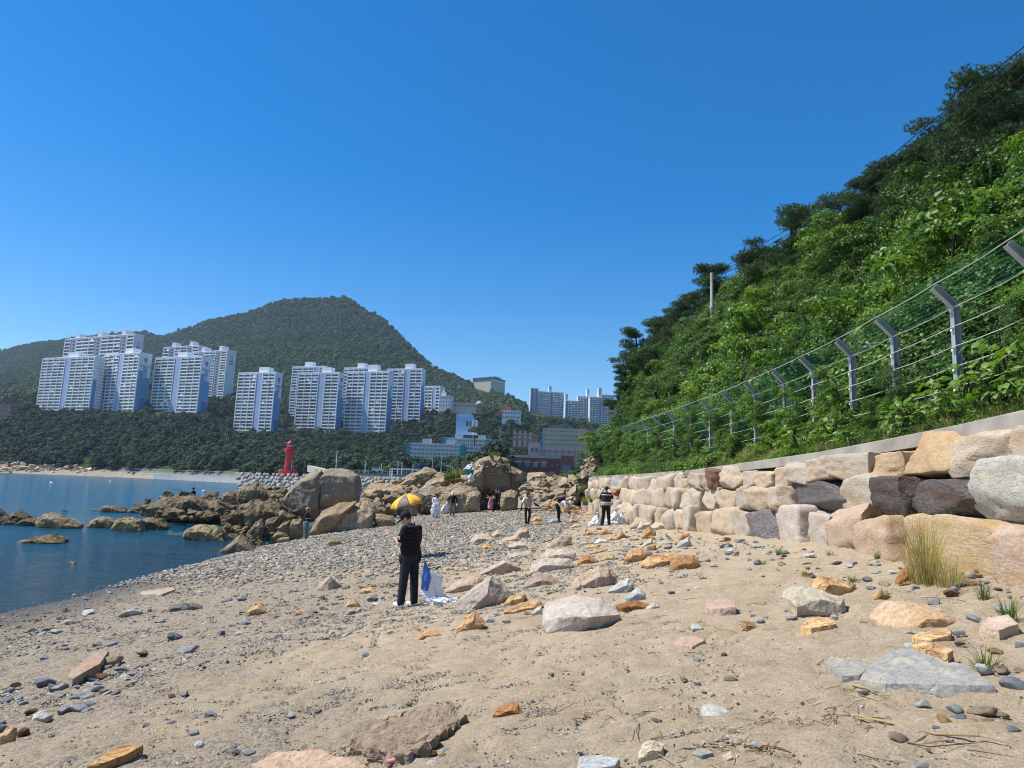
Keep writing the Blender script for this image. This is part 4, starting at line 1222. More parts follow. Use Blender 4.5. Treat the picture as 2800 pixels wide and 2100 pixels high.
def boulder_wall():
    Wl = empty("boulder_wall", (6.0, 12.0, 2.4), "three course retaining wall of large beige granite boulders", "wall")
    org = np.array([6.0, 12.0, 2.4])
    r = random.Random(11)
    fixed = {0: [-2.5, -.9, .6, 2.2, 3.8, 5.4, 7.0, 8.6, 11.2, 12.6, 14.0, 15.6, 17.4, 19.1, 20.7, 22.3, 24.0],
             1: [-2.5, -1.1, .4, 1.9, 3.4, 5.0, 6.5, 7.9, 9.4, 11.2, 12.3, 13.9, 16.8, 18.2, 19.9, 21.2, 22.7],
             2: [-2.5, -1.2, .2, 1.6, 3.0, 4.4, 6.0, 7.6, 9.0, 10.3, 11.5, 12.9, 14.5, 15.9, 17.1, 18.3, 19.9, 21.2, 22.6, 23.3]}
    dark = {1: {8, 12, 9, 10}, 0: {13}}
    spec_ = {(1, 8): ('basalt', (1.3, 1.2, 1.1), "dark brown basalt boulder in the middle course"), (1, 9): ('basalt', (1.2, 1.08, 1.0), "smaller dark brown boulder with slanting face"),
             (1, 11): ('basalt', (1.6, 1.55, 1.6), "long blackish grey boulder"), (1, 7): ('slate', (1.4, 1.3, 1.12), "lumpy pale grey boulder"),
             (0, 12): ('basalt', (2.2, 2.2, 2.3), "dark grey boulder in the bottom course"), (0, 7): ('wallstone', (1.0, .87, .66), "large smooth ochre boulder behind the dry grass"),
             (0, 6): ('wallstone', (1.05, .92, .85), "rounded pink boulder with a reddish streak"), (2, 9): ('wallstone', (1.05, .86, .62), "orange stained boulder"), (2, 10): ('wallstone', (1.08, .92, .72), None),
             (2, 18): ('basalt', (2.6, 1.5, 1.2), "narrow dark red boulder in the top course"), (0, 10): ('granite', (1.0, .98, .98), "pale grey squared boulder"), (0, 11): ('granite', (1.08, 1.05, 1.02), None), (0, 8): ('wallstone', (1.0, .86, .76), None), (0, 9): ('wallstone', (1.0, .88, .80), None)}
    hs_ = [(0.0, .43), (.42, .74), (.73, 1.0)]
    cache = {}
    for c in range(3):
        ys = list(fixed[c])
        while ys[-1] < 45.5: ys.append(ys[-1] + r.uniform(.75, 1.45))
        for i in range(len(ys) - 1):
            y0, y1 = ys[i], ys[i + 1]
            ym = (y0 + y1) / 2
            xb, xt = float(np.interp(ym, WY, XWB)), float(cop_x(ym)) + .1
            zb, zt = float(np.interp(ym, WY, ZWB)) - .15, float(cop_z(ym)) - .20
            f0, f1 = hs_[c]
            H = zt - zb
            z0, z1 = zb + H * f0, zb + H * f1
            jz = r.uniform(-.09, .09)
            z1 += jz
            xf = xb + (xt - xb) * (f0 * .9)
            dx = (float(np.interp(ym + .5, WY, XWB)) - float(np.interp(ym - .5, WY, XWB)))
            d = r.uniform(.8, 1.05)
            far = ym > 26
            key = ('f', r.randrange(10)) if far else ('n', c * 100 + i)
            if key not in cache:
                cache[key] = stone_mesh(hash(key[1]) + 500 + (0 if far else 1000), 6 if far else 12, r.choice((14.0, 20.0, 30.0)), .26, .06 if far else .085)
            mt, colr, lab = spec_.get((c, i), (None, None, None))
            me = cache[key]
            if mt is None:
                mt = 'wallstone'
                colr = r.choice(((1, 1, 1), (1.04, .99, .93), (1.0, .93, .82), (1.03, .97, .94), (.94, .94, .94), (1.08, 1.03, .97), (1.0, .96, .93)))
                k = r.uniform(.9, 1.08); colr = tuple(x * k for x in colr)
                if ym > 30 and r.random() < .06: mt, colr = 'slate', (.9, .95, 1.05)
            if len(me.materials) == 0: me.materials.append(M[mt])
            w = (y1 - y0) * r.uniform(1.06, 1.14)
            o = obj('stone', me, None, Wl, tuple(np.array([xf + d / 2 - .12 + r.uniform(-.10, .12), ym, (z0 + z1) / 2]) - org),
                    (r.uniform(-.08, .08), r.uniform(-.09, .09), -math.atan(dx) + r.uniform(-.10, .10)), (d / 2, w / 2, (z1 - z0) / 2 * 1.08), colr)
            if o.data.materials[0] != M[mt]:
                o.material_slots[0].link = 'OBJECT'; o.material_slots[0].material = M[mt]
            if lab: o["label"] = lab
    # filling behind the stones, then the coping
    ys = np.linspace(-3, 46, 99)
    prof = lambda y: [(float(np.interp(y, WY, XWB)) + .45, float(np.interp(y, WY, ZWB)) - .3), (float(cop_x(y)) + .42, float(cop_z(y)) - .30)]
    V = []; F = []
    for y in ys:
        (xa, za), (xb, zb) = prof(y)
        V += [(xa - org[0], y - org[1], za - org[2]), (xb - org[0], y - org[1], zb - org[2]), (xb + 1.0 - org[0], y - org[1], zb - org[2]), (xa + 1.2 - org[0], y - org[1], za - org[2])]
    for i in range(len(ys) - 1):
        a, b = i * 4, i * 4 + 4
        for k in range(4): F.append((a + k, b + k, b + (k + 1) % 4, a + (k + 1) % 4))
    MB().add(V, F).build('rubble_core', M['concrete'], Wl)
    V = []; F = []
    for y in ys:
        x, z = float(cop_x(y)), float(cop_z(y))
        j = .012 * math.sin(y * 3.1) + .01 * math.sin(y * 7.3)
        for (dx, dz) in ((0.0 + j, -.24), (0.02 + j, -.02), (.05, .0), (.36, .01), (.40, -.02), (.40, -.24)):
            V.append((x + dx - org[0], y - org[1], z + dz - org[2]))
    for i in range(len(ys) - 1):
        a, b = i * 6, i * 6 + 6
        for k in range(6): F.append((a + k, a + (k + 1) % 6, b + (k + 1) % 6, b + k))
    MB().add(V, F).build('coping', M['concrete'], Wl)
boulder_wall()

# ------------------------------------------------------------------ rope and net fence on the wall
def fence():
    ys = [3.7, 5.8, 7.9, 10.0, 12.1, 14.3, 16.3, 18.4, 20.4, 22.5, 24.5, 26.6, 28.7, 30.8, 32.9, 35.0, 37.2, 39.4]
    fx = lambda y: float(cop_x(y)) + 1.05
    fz = lambda y: float(cop_z(y)) + .1
    org = np.array([fx(12.1), 12.1, fz(12.1)])
    Fn = empty("rope_fence", tuple(org), "galvanised post fence with cranked tops, ropes and green netting above the boulder wall", "fence")
    A = lambda x, y, z: (x - org[0], y - org[1], z - org[2])
    hb = 2.25
    for y in ys:
        x, z = fx(y), fz(y)
        P = MB()
        for (ox, sx, sy) in ((-.055, .012, .11), (.055, .012, .11), (0, .10, .012)):
            P.box(A(x + ox, y, z + hb / 2 - .2), (sx, sy, hb + .4))
        P.build('post', M['steel'], Fn)
        Q = MB(); R45 = Matrix.Rotation(-math.radians(45), 3, 'Y')
        for (ox, sx, sy) in ((-.055, .012, .112), (.055, .012, .112), (0, .10, .013)):
            c = R45 @ Vector((ox, 0, .24))
            Q.box(A(x + c.x - .0, y, z + hb + c.z), (sx, sy, .52), rot=R45)
        Q.build('cranked_arm', M['steel'], Fn)
        b = MB()
        for k in range(5): b.box(A(x - .08, y - .02, z + hb - .08 - .36 * k), (.05, .05, .04))
        b.build('bracket', M['white'], Fn)
    lv = [(-.36, hb + .40), (-.04, hb - .02), (-.08, hb - .38), (-.08, hb - .74), (-.08, hb - 1.1), (-.08, hb - 1.46)]
    for (ox, oz) in lv:
        pts = []
        for i in range(len(ys) - 1):
            for t in (0, .33, .67):
                y = ys[i] + (ys[i + 1] - ys[i]) * t
                sag = -.018 * math.sin(t * math.pi) * (1 + .4 * math.sin(i * 2.1 + oz * 5))
                pts.append(A(fx(y) + ox, y, fz(y) + oz + sag))
        pts.append(A(fx(ys[-1]) + ox, ys[-1], fz(ys[-1]) + oz))
        MB().tube(pts, .0085, 6).build('rope', M['rope'], Fn)
    net = MB()
    y = ys[0]
    while y < ys[-1]:
        x, z = fx(y), fz(y)
        a, b_, c = A(x - .40, y + .05, z + hb + .46), A(x - .02, y, z + hb + .02), A(x + .01, y, z + .5)
        for (p, q) in ((a, b_),) + (((b_, c),) if int(y * 1000) % 2 == 0 else ()):
            net.add([(p[0], p[1] - .0028, p[2]), (p[0], p[1] + .0028, p[2]), (q[0], q[1] + .0028, q[2]), (q[0], q[1] - .0028, q[2])], [(0, 1, 2, 3)])
        y += .062
    for k in range(12):
        f = k / 11
        zz = hb + .02 - 1.75 * f
        pts = [A(fx(y) + .012, y, fz(y) + zz) for y in ys]
        for p, q in zip(pts[:-1], pts[1:]):
            net.add([(p[0], p[1], p[2] - .0025), (q[0], q[1], q[2] - .0025), (q[0], q[1], q[2] + .0025), (p[0], p[1], p[2] + .0025)], [(0, 1, 2, 3)])
    for k in range(9):
        f = k / 8
        pts = [A(fx(y) - .02 - .38 * f, y, fz(y) + hb + .02 + .44 * f) for y in ys]
        for p, q in zip(pts[:-1], pts[1:]):
            net.add([(p[0], p[1], p[2] - .002), (q[0], q[1], q[2] - .002), (q[0], q[1], q[2] + .002), (p[0], p[1], p[2] + .002)], [(0, 1, 2, 3)])
    tag(net.build('netting', M['greennet'], Fn), kind='stuff')
fence()

# ------------------------------------------------------------------ hillside plants
def pine_meshes(seed):
    r = np.random.default_rng(seed)
    tr = MB()
    h = 5.2
    bend = r.uniform(-.5, .5, 2)
    tp = [(bend[0] * (k / 6) ** 2, bend[1] * (k / 6) ** 2, h * k / 6 - 1.2) for k in range(7)]
    tr.tube(tp, [.17, .15, .13, .11, .09, .07, .04], 8)
    Cs = []; Ds = []
    for k in range(23):
        f = r.uniform(.3, 1.0)
        bx = np.array([bend[0] * f * f, bend[1] * f * f, h * f - 1.2])
        a = r.uniform(0, 6.28)
        L = (1.15 - f * .65) * r.uniform(1.2, 2.4)
        mid_ = bx + np.array([math.cos(a) * L * .5, math.sin(a) * L * .5, .12 * L])
        end = bx + np.array([math.cos(a) * L, math.sin(a) * L, .3 * L + r.uniform(-.1, .25)])
        tr.tube([tuple(bx), tuple(mid_), tuple(end)], [.05, .035, .012], 5)
        for q, cnt, rad in ((end, 170, .62), (mid_, 80, .5)):
            d = r.normal(size=(cnt, 3)); d *= (r.uniform(0, 1, (cnt, 1)) ** .5) / np.linalg.norm(d, axis=1)[:, None]
            d = d * np.array([rad, rad, rad * .32]) * 1.15
            Cs.append(q + d); Ds.append(d / rad + np.array([0, 0, .9]))
    C = np.concatenate(Cs); Dn = np.concatenate(Ds)
    Dn /= np.linalg.norm(Dn, axis=1)[:, None]
    V = []; F = []; T = []
    nn = 8
    n = len(C)
    dirs = Dn[:, None, :] * .8 + r.normal(size=(n, nn, 3)) * .75
    dirs /= np.linalg.norm(dirs, axis=2)[:, :, None]
    side = np.cross(dirs, r.normal(size=(n, nn, 3))); side /= np.linalg.norm(side, axis=2)[:, :, None]
    Ln = r.uniform(.09, .17, (n, nn, 1))
    b0 = C[:, None, :] + side * .017; b1 = C[:, None, :] - side * .017; tip = C[:, None, :] + dirs * Ln + side * .004
    V = np.stack([b0, b1, tip], 2).reshape(-1, 3)
    F = np.arange(len(V)).reshape(-1, 3)
    me = bpy.data.meshes.new('crown')
    me.vertices.add(len(V)); me.vertices.foreach_set("co", V.astype(np.float32).reshape(-1))
    me.loops.add(F.size); me.loops.foreach_set("vertex_index", F.astype(np.int32).reshape(-1))
    me.polygons.add(len(F)); me.polygons.foreach_set("loop_start", (np.arange(len(F)) * 3).astype(np.int32))
    me.update(calc_edges=True)
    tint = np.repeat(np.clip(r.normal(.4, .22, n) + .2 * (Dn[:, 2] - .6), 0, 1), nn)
    at = me.attributes.new("tint", 'FLOAT', 'FACE'); at.data.foreach_set("value", tint.astype(np.float32))
    me.materials.append(M['needle'])
    tm = tr.me('trunk', True); tm.materials.append(M['bark'])
    return tm, me
PINES = [pine_meshes(s) for s in (1, 2, 3, 4)]
def pine(u, v, D, s, k, label):
    P = at_y(u, v, D)
    o = empty("pine_tree", (P[0], P[1], P[2] - 4.7 * s), label, "pine tree", "pines on the hillside crest", k * 1.7 + u)
    o.scale = (s * 1.0, s * 1.0, s)
    tm, cm = PINES[k % 4]
    obj('trunk', tm, None, o); obj('crown', cm, None, o)
for i, (u, v, D, s, lab) in enumerate([
        (2785, 160, 19, .9, "wind-bent dark pine highest on the hillside crest"), (2710, 215, 21, .85, "spreading pine beneath the overhead wires near the crest top"),
        (2765, 320, 20, .9, "dense pine tucked under the highest crest pine"), (2640, 310, 24, .9, "pine with wires crossing its crown halfway up the crest"), (2545, 375, 26, .8, "low pine between the wire-crossed pine and the round one"),
        (2440, 425, 28, .75, "small flat-topped pine just below the wires"), (2385, 450, 29, .65, "small round pine where the wires dip into the leaves"),
        (2150, 560, 37, 1.15, "broad pine reaching out over open sky with a flat side branch"), (2215, 590, 36, 1.0, "dark pine behind the broad reaching pine"), (2240, 640, 35, .9, "shaded pine lower behind the reaching pine"),
        (2085, 650, 41, 1.05, "bushy pine next to the wooden utility pole"), (2030, 690, 42, 1.0, "tall bushy pine standing over the utility pole"), (2015, 790, 42, .95, "pine directly behind the utility pole"), (2090, 740, 40, 1.0, "deep green pine in the hollow above the vines"),
        (1935, 850, 45, .6, "ragged pine leaning out beside the utility pole"), (1785, 858, 51, 1.05, "pine on the hill shoulder with open lower branches"), (1745, 880, 53, .9, "pointed pine on the end of the hill shoulder"), (1830, 890, 50, .9, "pine behind the shoulder pines"),
        (1722, 990, 55, .75, "small pine low on the hill end"), (1690, 1040, 57, .6, "sapling pine at the foot of the hill end"), (2340, 495, 31, .8, "pine silhouetted where the wires meet the crest"), (2290, 540, 33, .8, "leaning pine between the reaching pine and the wires"), (2500, 405, 27, .8, "pine beside the small flat-topped pine"), (2585, 340, 25, .85, "pine standing under the wire-crossed pine"), (2700, 330, 21, .8, "shaded pine below the dense crest pine"), (2460, 500, 27, .7, "pine sunk into the leaves below the flat-topped pine"), (1885, 800, 46, .85, "pine leaning out next to the utility pole top"), (1850, 850, 48, .8, "round pine filling the dip beside the shoulder pines"), (1965, 715, 43, .8, "pine whose top hides the pole head"), (1880, 880, 47, .7, "ragged pine between the utility pole and the shoulder")]):
    pine(u, v, D, s, i, lab)

def clump_protos():
    r = np.random.default_rng(5)
    out = []
    for k, (n, leaf, mat) in enumerate([(560, .085, 'leaf'), (460, .115, 'leaf2'), (700, .065, 'leaf'), (360, .15, 'leaf2'), (600, .08, 'leaf2'), (520, .10, 'leaf')]):
        lobes = []
        for j in range(7):
            a = r.uniform(0, 6.28); rr = r.uniform(.05, .55)
            lobes.append(((rr * math.cos(a), rr * math.sin(a), r.uniform(.1, .65)), (r.uniform(.25, .5), r.uniform(.25, .5), r.uniform(.2, .45))))
        out.append(proto("clump_%d" % k, crown("clump", n, lobes, leaf, M[mat], r, .6, .8)))
    return out
def undergrowth():
    r = np.random.default_rng(8)
    pr = clump_protos()
    n = 3600
    y = r.uniform(2, 61.5, n)
    w = r.uniform(.2, 1.02, n)
    P = hill_point(y, w)
    s = r.uniform(.55, 1.15, n) * (1 + .5 * fbm(P[:, 0] * .3, P[:, 1] * .3, 2, 71))
    hump = fbm(P[:, 1] * .28, P[:, 2] * .36, 3, 81)
    P[:, 2] += np.maximum(0, hump) * 1.2
    P[:, 0] -= np.maximum(0, fbm(P[:, 1] * .45, P[:, 2] * .5, 2, 83)) * 1.2
    keep = ((hump > -.1) | (r.uniform(0, 1, n) < .45)) & ((P[:, 1] < 46) | (P[:, 0] > .15 * P[:, 1]))
    P, s, y, w = P[keep], s[keep], y[keep], w[keep]; n = len(P)
    lim = cop_x(P[:, 1]) + 1.25 + s * .75
    P[:, 0] = np.where(P[:, 1] < 30, np.maximum(P[:, 0], lim), P[:, 0])
    rt = np.stack([r.uniform(-.3, .3, n), -r.uniform(.2, .9, n), r.uniform(-.6, .6, n)], 1)
    m1 = 1300                                         # low growth along the fence foot
    y2 = r.uniform(3, 46, m1); w2 = r.uniform(.0, .16, m1)
    P2 = hill_point(y2, w2); s2 = r.uniform(.2, .45, m1) * (1 + w2 * 2.5)
    P2[:, 2] -= .08
    s2 = s2 * np.where(y2 > 24, 1.5, 1.0)
    rt2 = np.stack([r.uniform(-.3, .3, m1), r.uniform(-.4, .2, m1), r.uniform(0, 6.28, m1)], 1)
    m3 = 1150
    y3 = r.uniform(8, 46, m3); u3 = fbm(y3 * .7, y3 * 0, 2, 95)
    P3 = np.stack([cop_x(y3) + .95 + r.uniform(-.25, .3, m3), y3, cop_z(y3) + .15 + r.uniform(0, 1, m3) ** 1.5 * np.clip(.95 + u3 * 3.4 + (y3 - 16) * .06, .25, 2.4)], 1)
    s3 = r.uniform(.22, .45, m3); rt3 = np.stack([r.uniform(-.5, .5, m3), r.uniform(-.8, .2, m3), r.uniform(0, 6.28, m3)], 1)
    P = np.concatenate([P, P2, P3]); rt = np.concatenate([rt, rt2, rt3]); s = np.concatenate([s, s2, s3])
    band = fbm(P[:, 1] * .15, P[:, 2] * .2, 3, 91)
    idx = np.where(band > .05, r.choice([1, 3, 4, 5], len(P)), r.choice([0, 2, 5, 4], len(P)))
    scatter("hillside_undergrowth", P, rt, np.stack([s, s, s], 1), idx, pr, "dense leafy vines and undergrowth covering the hillside")
undergrowth()

def shrub_mesh(seed, n, leaf, mat, R=1.0):
    r = np.random.default_rng(seed)
    lobes = []
    for j in range(16):
        a = r.uniform(0, 6.28); rr = r.uniform(.1, .95) * R
        lobes.append(((rr * math.cos(a), rr * math.sin(a), r.uniform(.1, 1.35) * R - rr * .3), (r.uniform(.2, .5) * R, r.uniform(.2, .5) * R, r.uniform(.16, .36) * R)))
    cm = crown("crown", n, lobes, leaf, mat, r, .6, .8)
    st = MB()
    for j in range(6):
        a = r.uniform(0, 6.28)
        st.tube([(0, 0, -.5), (math.cos(a) * .25 * R, math.sin(a) * .25 * R, .3 * R), (math.cos(a) * .6 * R, math.sin(a) * .6 * R, .9 * R)], [.04, .03, .012], 5)
    sm = st.me('stem', True); sm.materials.append(M['bark'])
    return cm, sm
SHR = [shrub_mesh(31, 3200, .075, M['leaf']), shrub_mesh(32, 2600, .09, M['leaf2']), shrub_mesh(33, 3600, .062, M['leaf']), shrub_mesh(34, 1900, .12, M['leaf2']), shrub_mesh(35, 2800, .08, M['leaf2'])]
def shrub_at(P, s, k, label, group=None):
    o = empty("shrub", tuple(P), label, "shrub", group, P[1] * 1.7)
    o.scale = (s, s, s)
    obj('foliage', SHR[k % 5][0], None, o); obj('stem', SHR[k % 5][1], None, o)
def shrub(u, v, D, s, k, label, group=None):
    P = at_y(u, v, D)
    shrub_at((P[0], P[1], P[2] - 1.2 * s), s, k, label, group)
def thicket():
    r = random.Random(12)
    kinds = ["dark fine-leaved shrub bulging from the hillside thicket", "bright green vine-draped shrub on the hillside", "dense small-leaved shrub on the hillside", "coarse big-leaved shrub on the hillside", "yellow green shrub on the hillside"]
    pts = []
    for _ in range(6000):
        y = r.uniform(5, 57); w = r.uniform(.3, .97)
        P = hill_point(np.array([y]), np.array([w]))[0]
        if y > 45 and P[0] < .152 * y: continue
        if all((P[0] - q[0]) ** 2 + (P[1] - q[1]) ** 2 + (P[2] - q[2]) ** 2 > (1.75 + .02 * q[1]) ** 2 for q in pts): pts.append(P)
        if len(pts) >= 150: break
    for i, P in enumerate(pts):
        s = r.uniform(.85, 1.5)
        k = r.choice((0, 1, 2, 2, 3, 4, 0))
        x = max(P[0] - .55 * s, float(cop_x(P[1])) + 1.3 + s * .95) if P[1] < 34 else P[0] - .5 * s
        shrub_at((x, P[1], P[2] - .1), s, k, kinds[k], "shrubs in the hillside thicket")
thicket()
shrub(1640, 1185, 56, 1.7, 4, "rounded bright bush crowning the pale cliff end")
shrub(1680, 1170, 54, 1.7, 1, "taller bush beside the rounded cliff bush")
shrub(1605, 1228, 58, 1.0, 2, "small bush hanging over the cliff edge")
shrub(1558, 1292, 62, .8, 2, "dark bush at the foot of the pale cliff")

# utility pole and wires on the hill
P0 = at_y(1944, 746, 38.5); P1 = at_y(1947, 915, 38.5)
Q = empty("utility_pole", tuple(P1), "weathered grey wooden utility pole rising from the hillside thicket", "pole")
MB().tube([(0, 0, -1.5), (0, 0, P0[2] - P1[2])], [.10, .075], 10).build('shaft', M['pale_concrete'], Q)
MB().lathe([(.13, 0), (.14, .08), (.13, .16)], (0, 0, (P0[2] - P1[2]) * .42), 12).build('clamp_band', M['steel'], Q)
for j, (lab, pts) in enumerate((("upper overhead wire running above the crest pines", [(2990, -60, 11), (2800, 128, 13), (2608, 283, 17), (2417, 442, 22), (2242, 574, 28), (1944, 752, 38.4)]),
                                ("second overhead wire just under the upper one", [(2990, -10, 11), (2800, 158, 13), (2600, 318, 17), (2417, 466, 22), (2242, 592, 28), (1944, 760, 38.4)]),
                                ("lowest overhead wire threading through the pines", [(2990, 40, 11.2), (2800, 206, 13.2), (2590, 372, 17), (2400, 500, 22), (2235, 610, 28), (1944, 768, 38.4)]))):
    tag(MB().tube([tuple(at_y(*p)) for p in pts], .014, 5).build('overhead_wire', M['black'], None), lab, "wire", "overhead wires")

# ------------------------------------------------------------------ big-leaved plants in front of the fence: every leaf its own part
def heart_leaf():
    o = [(0, -.05), (.22, -.22), (.42, -.08), (.44, .18), (.28, .52), (.05, .92), (0, 1.0)]
    pts = o + [(-x, y) for x, y in o[-2:0:-1]]
    V = [(x, y, -.32 * abs(x) ** 1.2 * 1.0 + .12 * y - .22 * y * y) for x, y in pts] + [(0, .35, .06), (0, .7, .0)]
    n = len(pts)
    F = []
    c = n
    for i in range(n): F.append((c if pts[i][1] + pts[(i + 1) % n][1] < 1.0 else n + 1, i, (i + 1) % n))
    me = me_from('leaf', V, F, False)
    at = me.attributes.new("tint", 'FLOAT', 'FACE'); at.data.foreach_set("value", np.full(len(F), .55, np.float32))
    me.materials.append(M['leaf2'])
    return me
HL = heart_leaf()
def big_plant(x, y, z, R, H, n, seed, label, s0=.16):
    r = random.Random(seed)
    o = empty("broad_leaf_plant", (x, y, z), label, "plant")
    for k in range(5):
        a = r.uniform(0, 6.28)
        MB().tube([(0, 0, -.3), (math.cos(a) * R * .3, math.sin(a) * R * .3, H * .5), (math.cos(a) * R * .7, math.sin(a) * R * .7, H * .95)], [.018, .014, .006], 5).build('stem', M['bark'], o)
    for k in range(n):
        a = r.uniform(0, 6.28); rr = R * math.sqrt(r.uniform(.05, 1)); zz = H * r.uniform(.25, 1.08) * (1.05 - .35 * rr / R)
        s = s0 * r.uniform(.65, 1.35)
        lf = obj('leaf', HL, None, o, (math.cos(a) * rr, math.sin(a) * rr, zz), (r.uniform(-1.2, -.1), r.uniform(-.5, .5), a - math.pi / 2 + r.uniform(-.6, .6)), (s * r.uniform(.8, 1.1), s, s))
def on_berm(u, y, back): return float(cop_x(y)) + back, y, float(cop_z(y)) + .1
for i, (y, back, R, H, n, lab) in enumerate([(11.6, .75, .75, 1.15, 120, "large heart-leaved plant swallowing a fence post foot"), (13.0, .65, .55, .8, 80, "heart-leaved plant just before the tall bare fence post"), (10.3, .8, .8, 1.3, 120, "tall heart-leaved plant closest to the bare coping corner"), (9.2, .7, .7, 1.1, 90, "dense heart-leaved plant overhanging the coping"),
                                             (16.6, .7, .6, 1.3, 90, "heart-leaved vine clump wrapped round a cranked fence post"), (18.4, .6, .5, .9, 60, "drooping heart-leaved plant beside the coping"), (15.3, .45, .35, .5, 40, "small heart-leaved plant rooted at the coping edge"), (8.0, .9, .8, 1.5, 90, "heart-leaved plant leaning on the fence ropes")]):
    x, yy, z = on_berm(0, y, back)
    big_plant(x, yy, z, R, H, n, 100 + i, lab)
# ------------------------------------------------------------------ rocks
def ground_hit(u, v, lift=0.0):
    d = ray(u, v)
    if d[2] >= -1e-4: return CAM + d * 60
    t0 = t = 2.5
    while t < 120:
        P = CAM + d * t
        if P[2] <= float(ground(P[0], P[1])) + lift: break
        t0 = t; t *= 1.03
    for _ in range(10):
        m_ = (t0 + t) / 2
        P = CAM + d * m_
        if P[2] <= float(ground(P[0], P[1])) + lift: t = m_
        else: t0 = m_
    return CAM + d * t

def hull_mesh(pts, L, rough, seed, relax=0, strata=None, name='rock', fscale=1.0):
    """closed angular body through the given points, finely cut and roughened"""
    bm = bmesh.new()
    for p in pts: bm.verts.new(p)
    res = bmesh.ops.convex_hull(bm, input=bm.verts[:])
    junk = list({e for e in list(res.get('geom_interior', [])) + list(res.get('geom_unused', [])) if isinstance(e, bmesh.types.BMVert)})
    if junk: bmesh.ops.delete(bm, geom=junk, context='VERTS')
    bmesh.ops.dissolve_limit(bm, angle_limit=.06, verts=bm.verts[:], edges=bm.edges[:])
    bmesh.ops.triangulate(bm, faces=bm.faces[:])
    for _ in range(6):
        le = [e for e in bm.edges if e.calc_length() > L]
        if not le or len(bm.verts) > 5000: break
        bmesh.ops.subdivide_edges(bm, edges=le, cuts=1)
        bmesh.ops.triangulate(bm, faces=bm.faces[:])
    for _ in range(relax):
        bmesh.ops.smooth_vert(bm, verts=bm.verts[:], factor=.5, use_axis_x=True, use_axis_y=True, use_axis_z=True)
    bm.normal_update()
    sh = Vector((seed * 3.7 % 91, seed * 1.3 % 57, seed * 7.1 % 73))
    f = fscale
    for v in bm.verts:
        P = v.co * f + sh
        k = mnoise.fractal(P * .9, .75, 2.0, 6) * rough * 1.3 + (abs(mnoise.noise(P * .55)) - .25) * rough * .9 + (.22 - abs(mnoise.noise(P * 2.6))) * rough * 1.1 + (mnoise.cell(P * 1.7) - .5) * rough * .35
        if strata is not None:
            q = v.co.dot(Vector(strata[0])) * strata[1] + mnoise.noise(P * .7) * .8
            k += strata[2] * (abs((q % 1.0) - .5) - .25)
        v.co += v.normal * k
    me = bpy.data.meshes.new(name)
    bm.to_mesh(me); bm.free()
    try:
        me.shade_flat()
    except Exception: pass
    return me

_rs = [100]
def rock(o, k, pts, mat, label=None, D=None, depth=None, name='boulder', cat='boulder', rough=.035, relax=1, color=(1, 1, 1), front=(), flat=None, z0=None, parent=None, group=None, strata=None, Lf=34, face=.55):
    _rs[0] += 1
    pts = [(o[0] + x / k, o[1] + y / k) for x, y in pts]
    us = [p[0] for p in pts]; vs = [p[1] for p in pts]
    vmin, vmax = min(vs), max(vs)
    ub = [p[0] for p in pts if p[1] == vmax][0]
    if D is None:
        Pb = ground_hit(ub, vmax) if z0 is None else at_z(ub, vmax, z0)
        D = float(Pb[1])
    W_ = (max(us) - min(us)) * D / FPX
    dep = depth if depth is not None else W_ * .75
    P = []
    if flat is not None:
        top = [ground_hit(u, v, flat * .7) for u, v in pts]
        c = sum(top) / len(top)
        for q in top:
            P.append(c + (q - c) * .95 + np.array([0, 0, flat * .3]))
            P.append(c + (q - c) * 1.04 - np.array([0, 0, flat * 1.2 + .12]))
        for (x, y, h) in front:
            g = ground_hit(o[0] + x / k, o[1] + y / k, flat * .7)
            P.append(g + np.array([0, 0, h]))
        W_ = max(W_, .2)
    else:
        cu, cv = sum(us) / len(us), sum(vs) / len(vs)
        for u, v in pts:
            f = (vmax - v) / max(1e-6, vmax - vmin)
            yy = D + dep * (.08 + .42 * f)
            P.append(at_y(u, v, yy))
        c = sum(P) / len(P)
        zlow = min(q[2] for q in P)
        for q in list(P):
            b = c + (q - c) * .80
            P.append(np.array([b[0], D + dep * (.78 + .2 * (q[2] - zlow) / (c[2] - zlow + 1e-3) * .3), b[2] - (b[2] - zlow) * .12]))
            P.append(np.array([q[0] * .9 + c[0] * .1, D + dep * .35, zlow - .25 - .05 * W_]) if q[2] < c[2] else q)
            fr = c + (q - c) * face
            P.append(np.array([fr[0], D + dep * .04, fr[2] - (fr[2] - zlow) * .18]))
        for (x, y, dy) in front:
            P.append(at_y(o[0] + x / k, o[1] + y / k, D + dy))
    P = np.array(P)
    if flat is None and parent is None and z0 is None: P[:, 2] -= .035 * W_
    org = np.array([P[:, 0].mean(), P[:, 1].mean(), P[:, 2].min()])
    me = hull_mesh([tuple(q - org) for q in P], max(W_ / Lf, D * .0022), rough * W_ * .55, _rs[0], relax, strata, name, 2.2 / max(.15, W_))
    if parent is not None:
        ob = obj(name, me, M[mat], parent, tuple(org - np.array(parent.location)), color=color)
    else:
        ob = obj(name, me, M[mat], None, tuple(org), color=color)
        tag(ob, label, cat, group)
    return ob

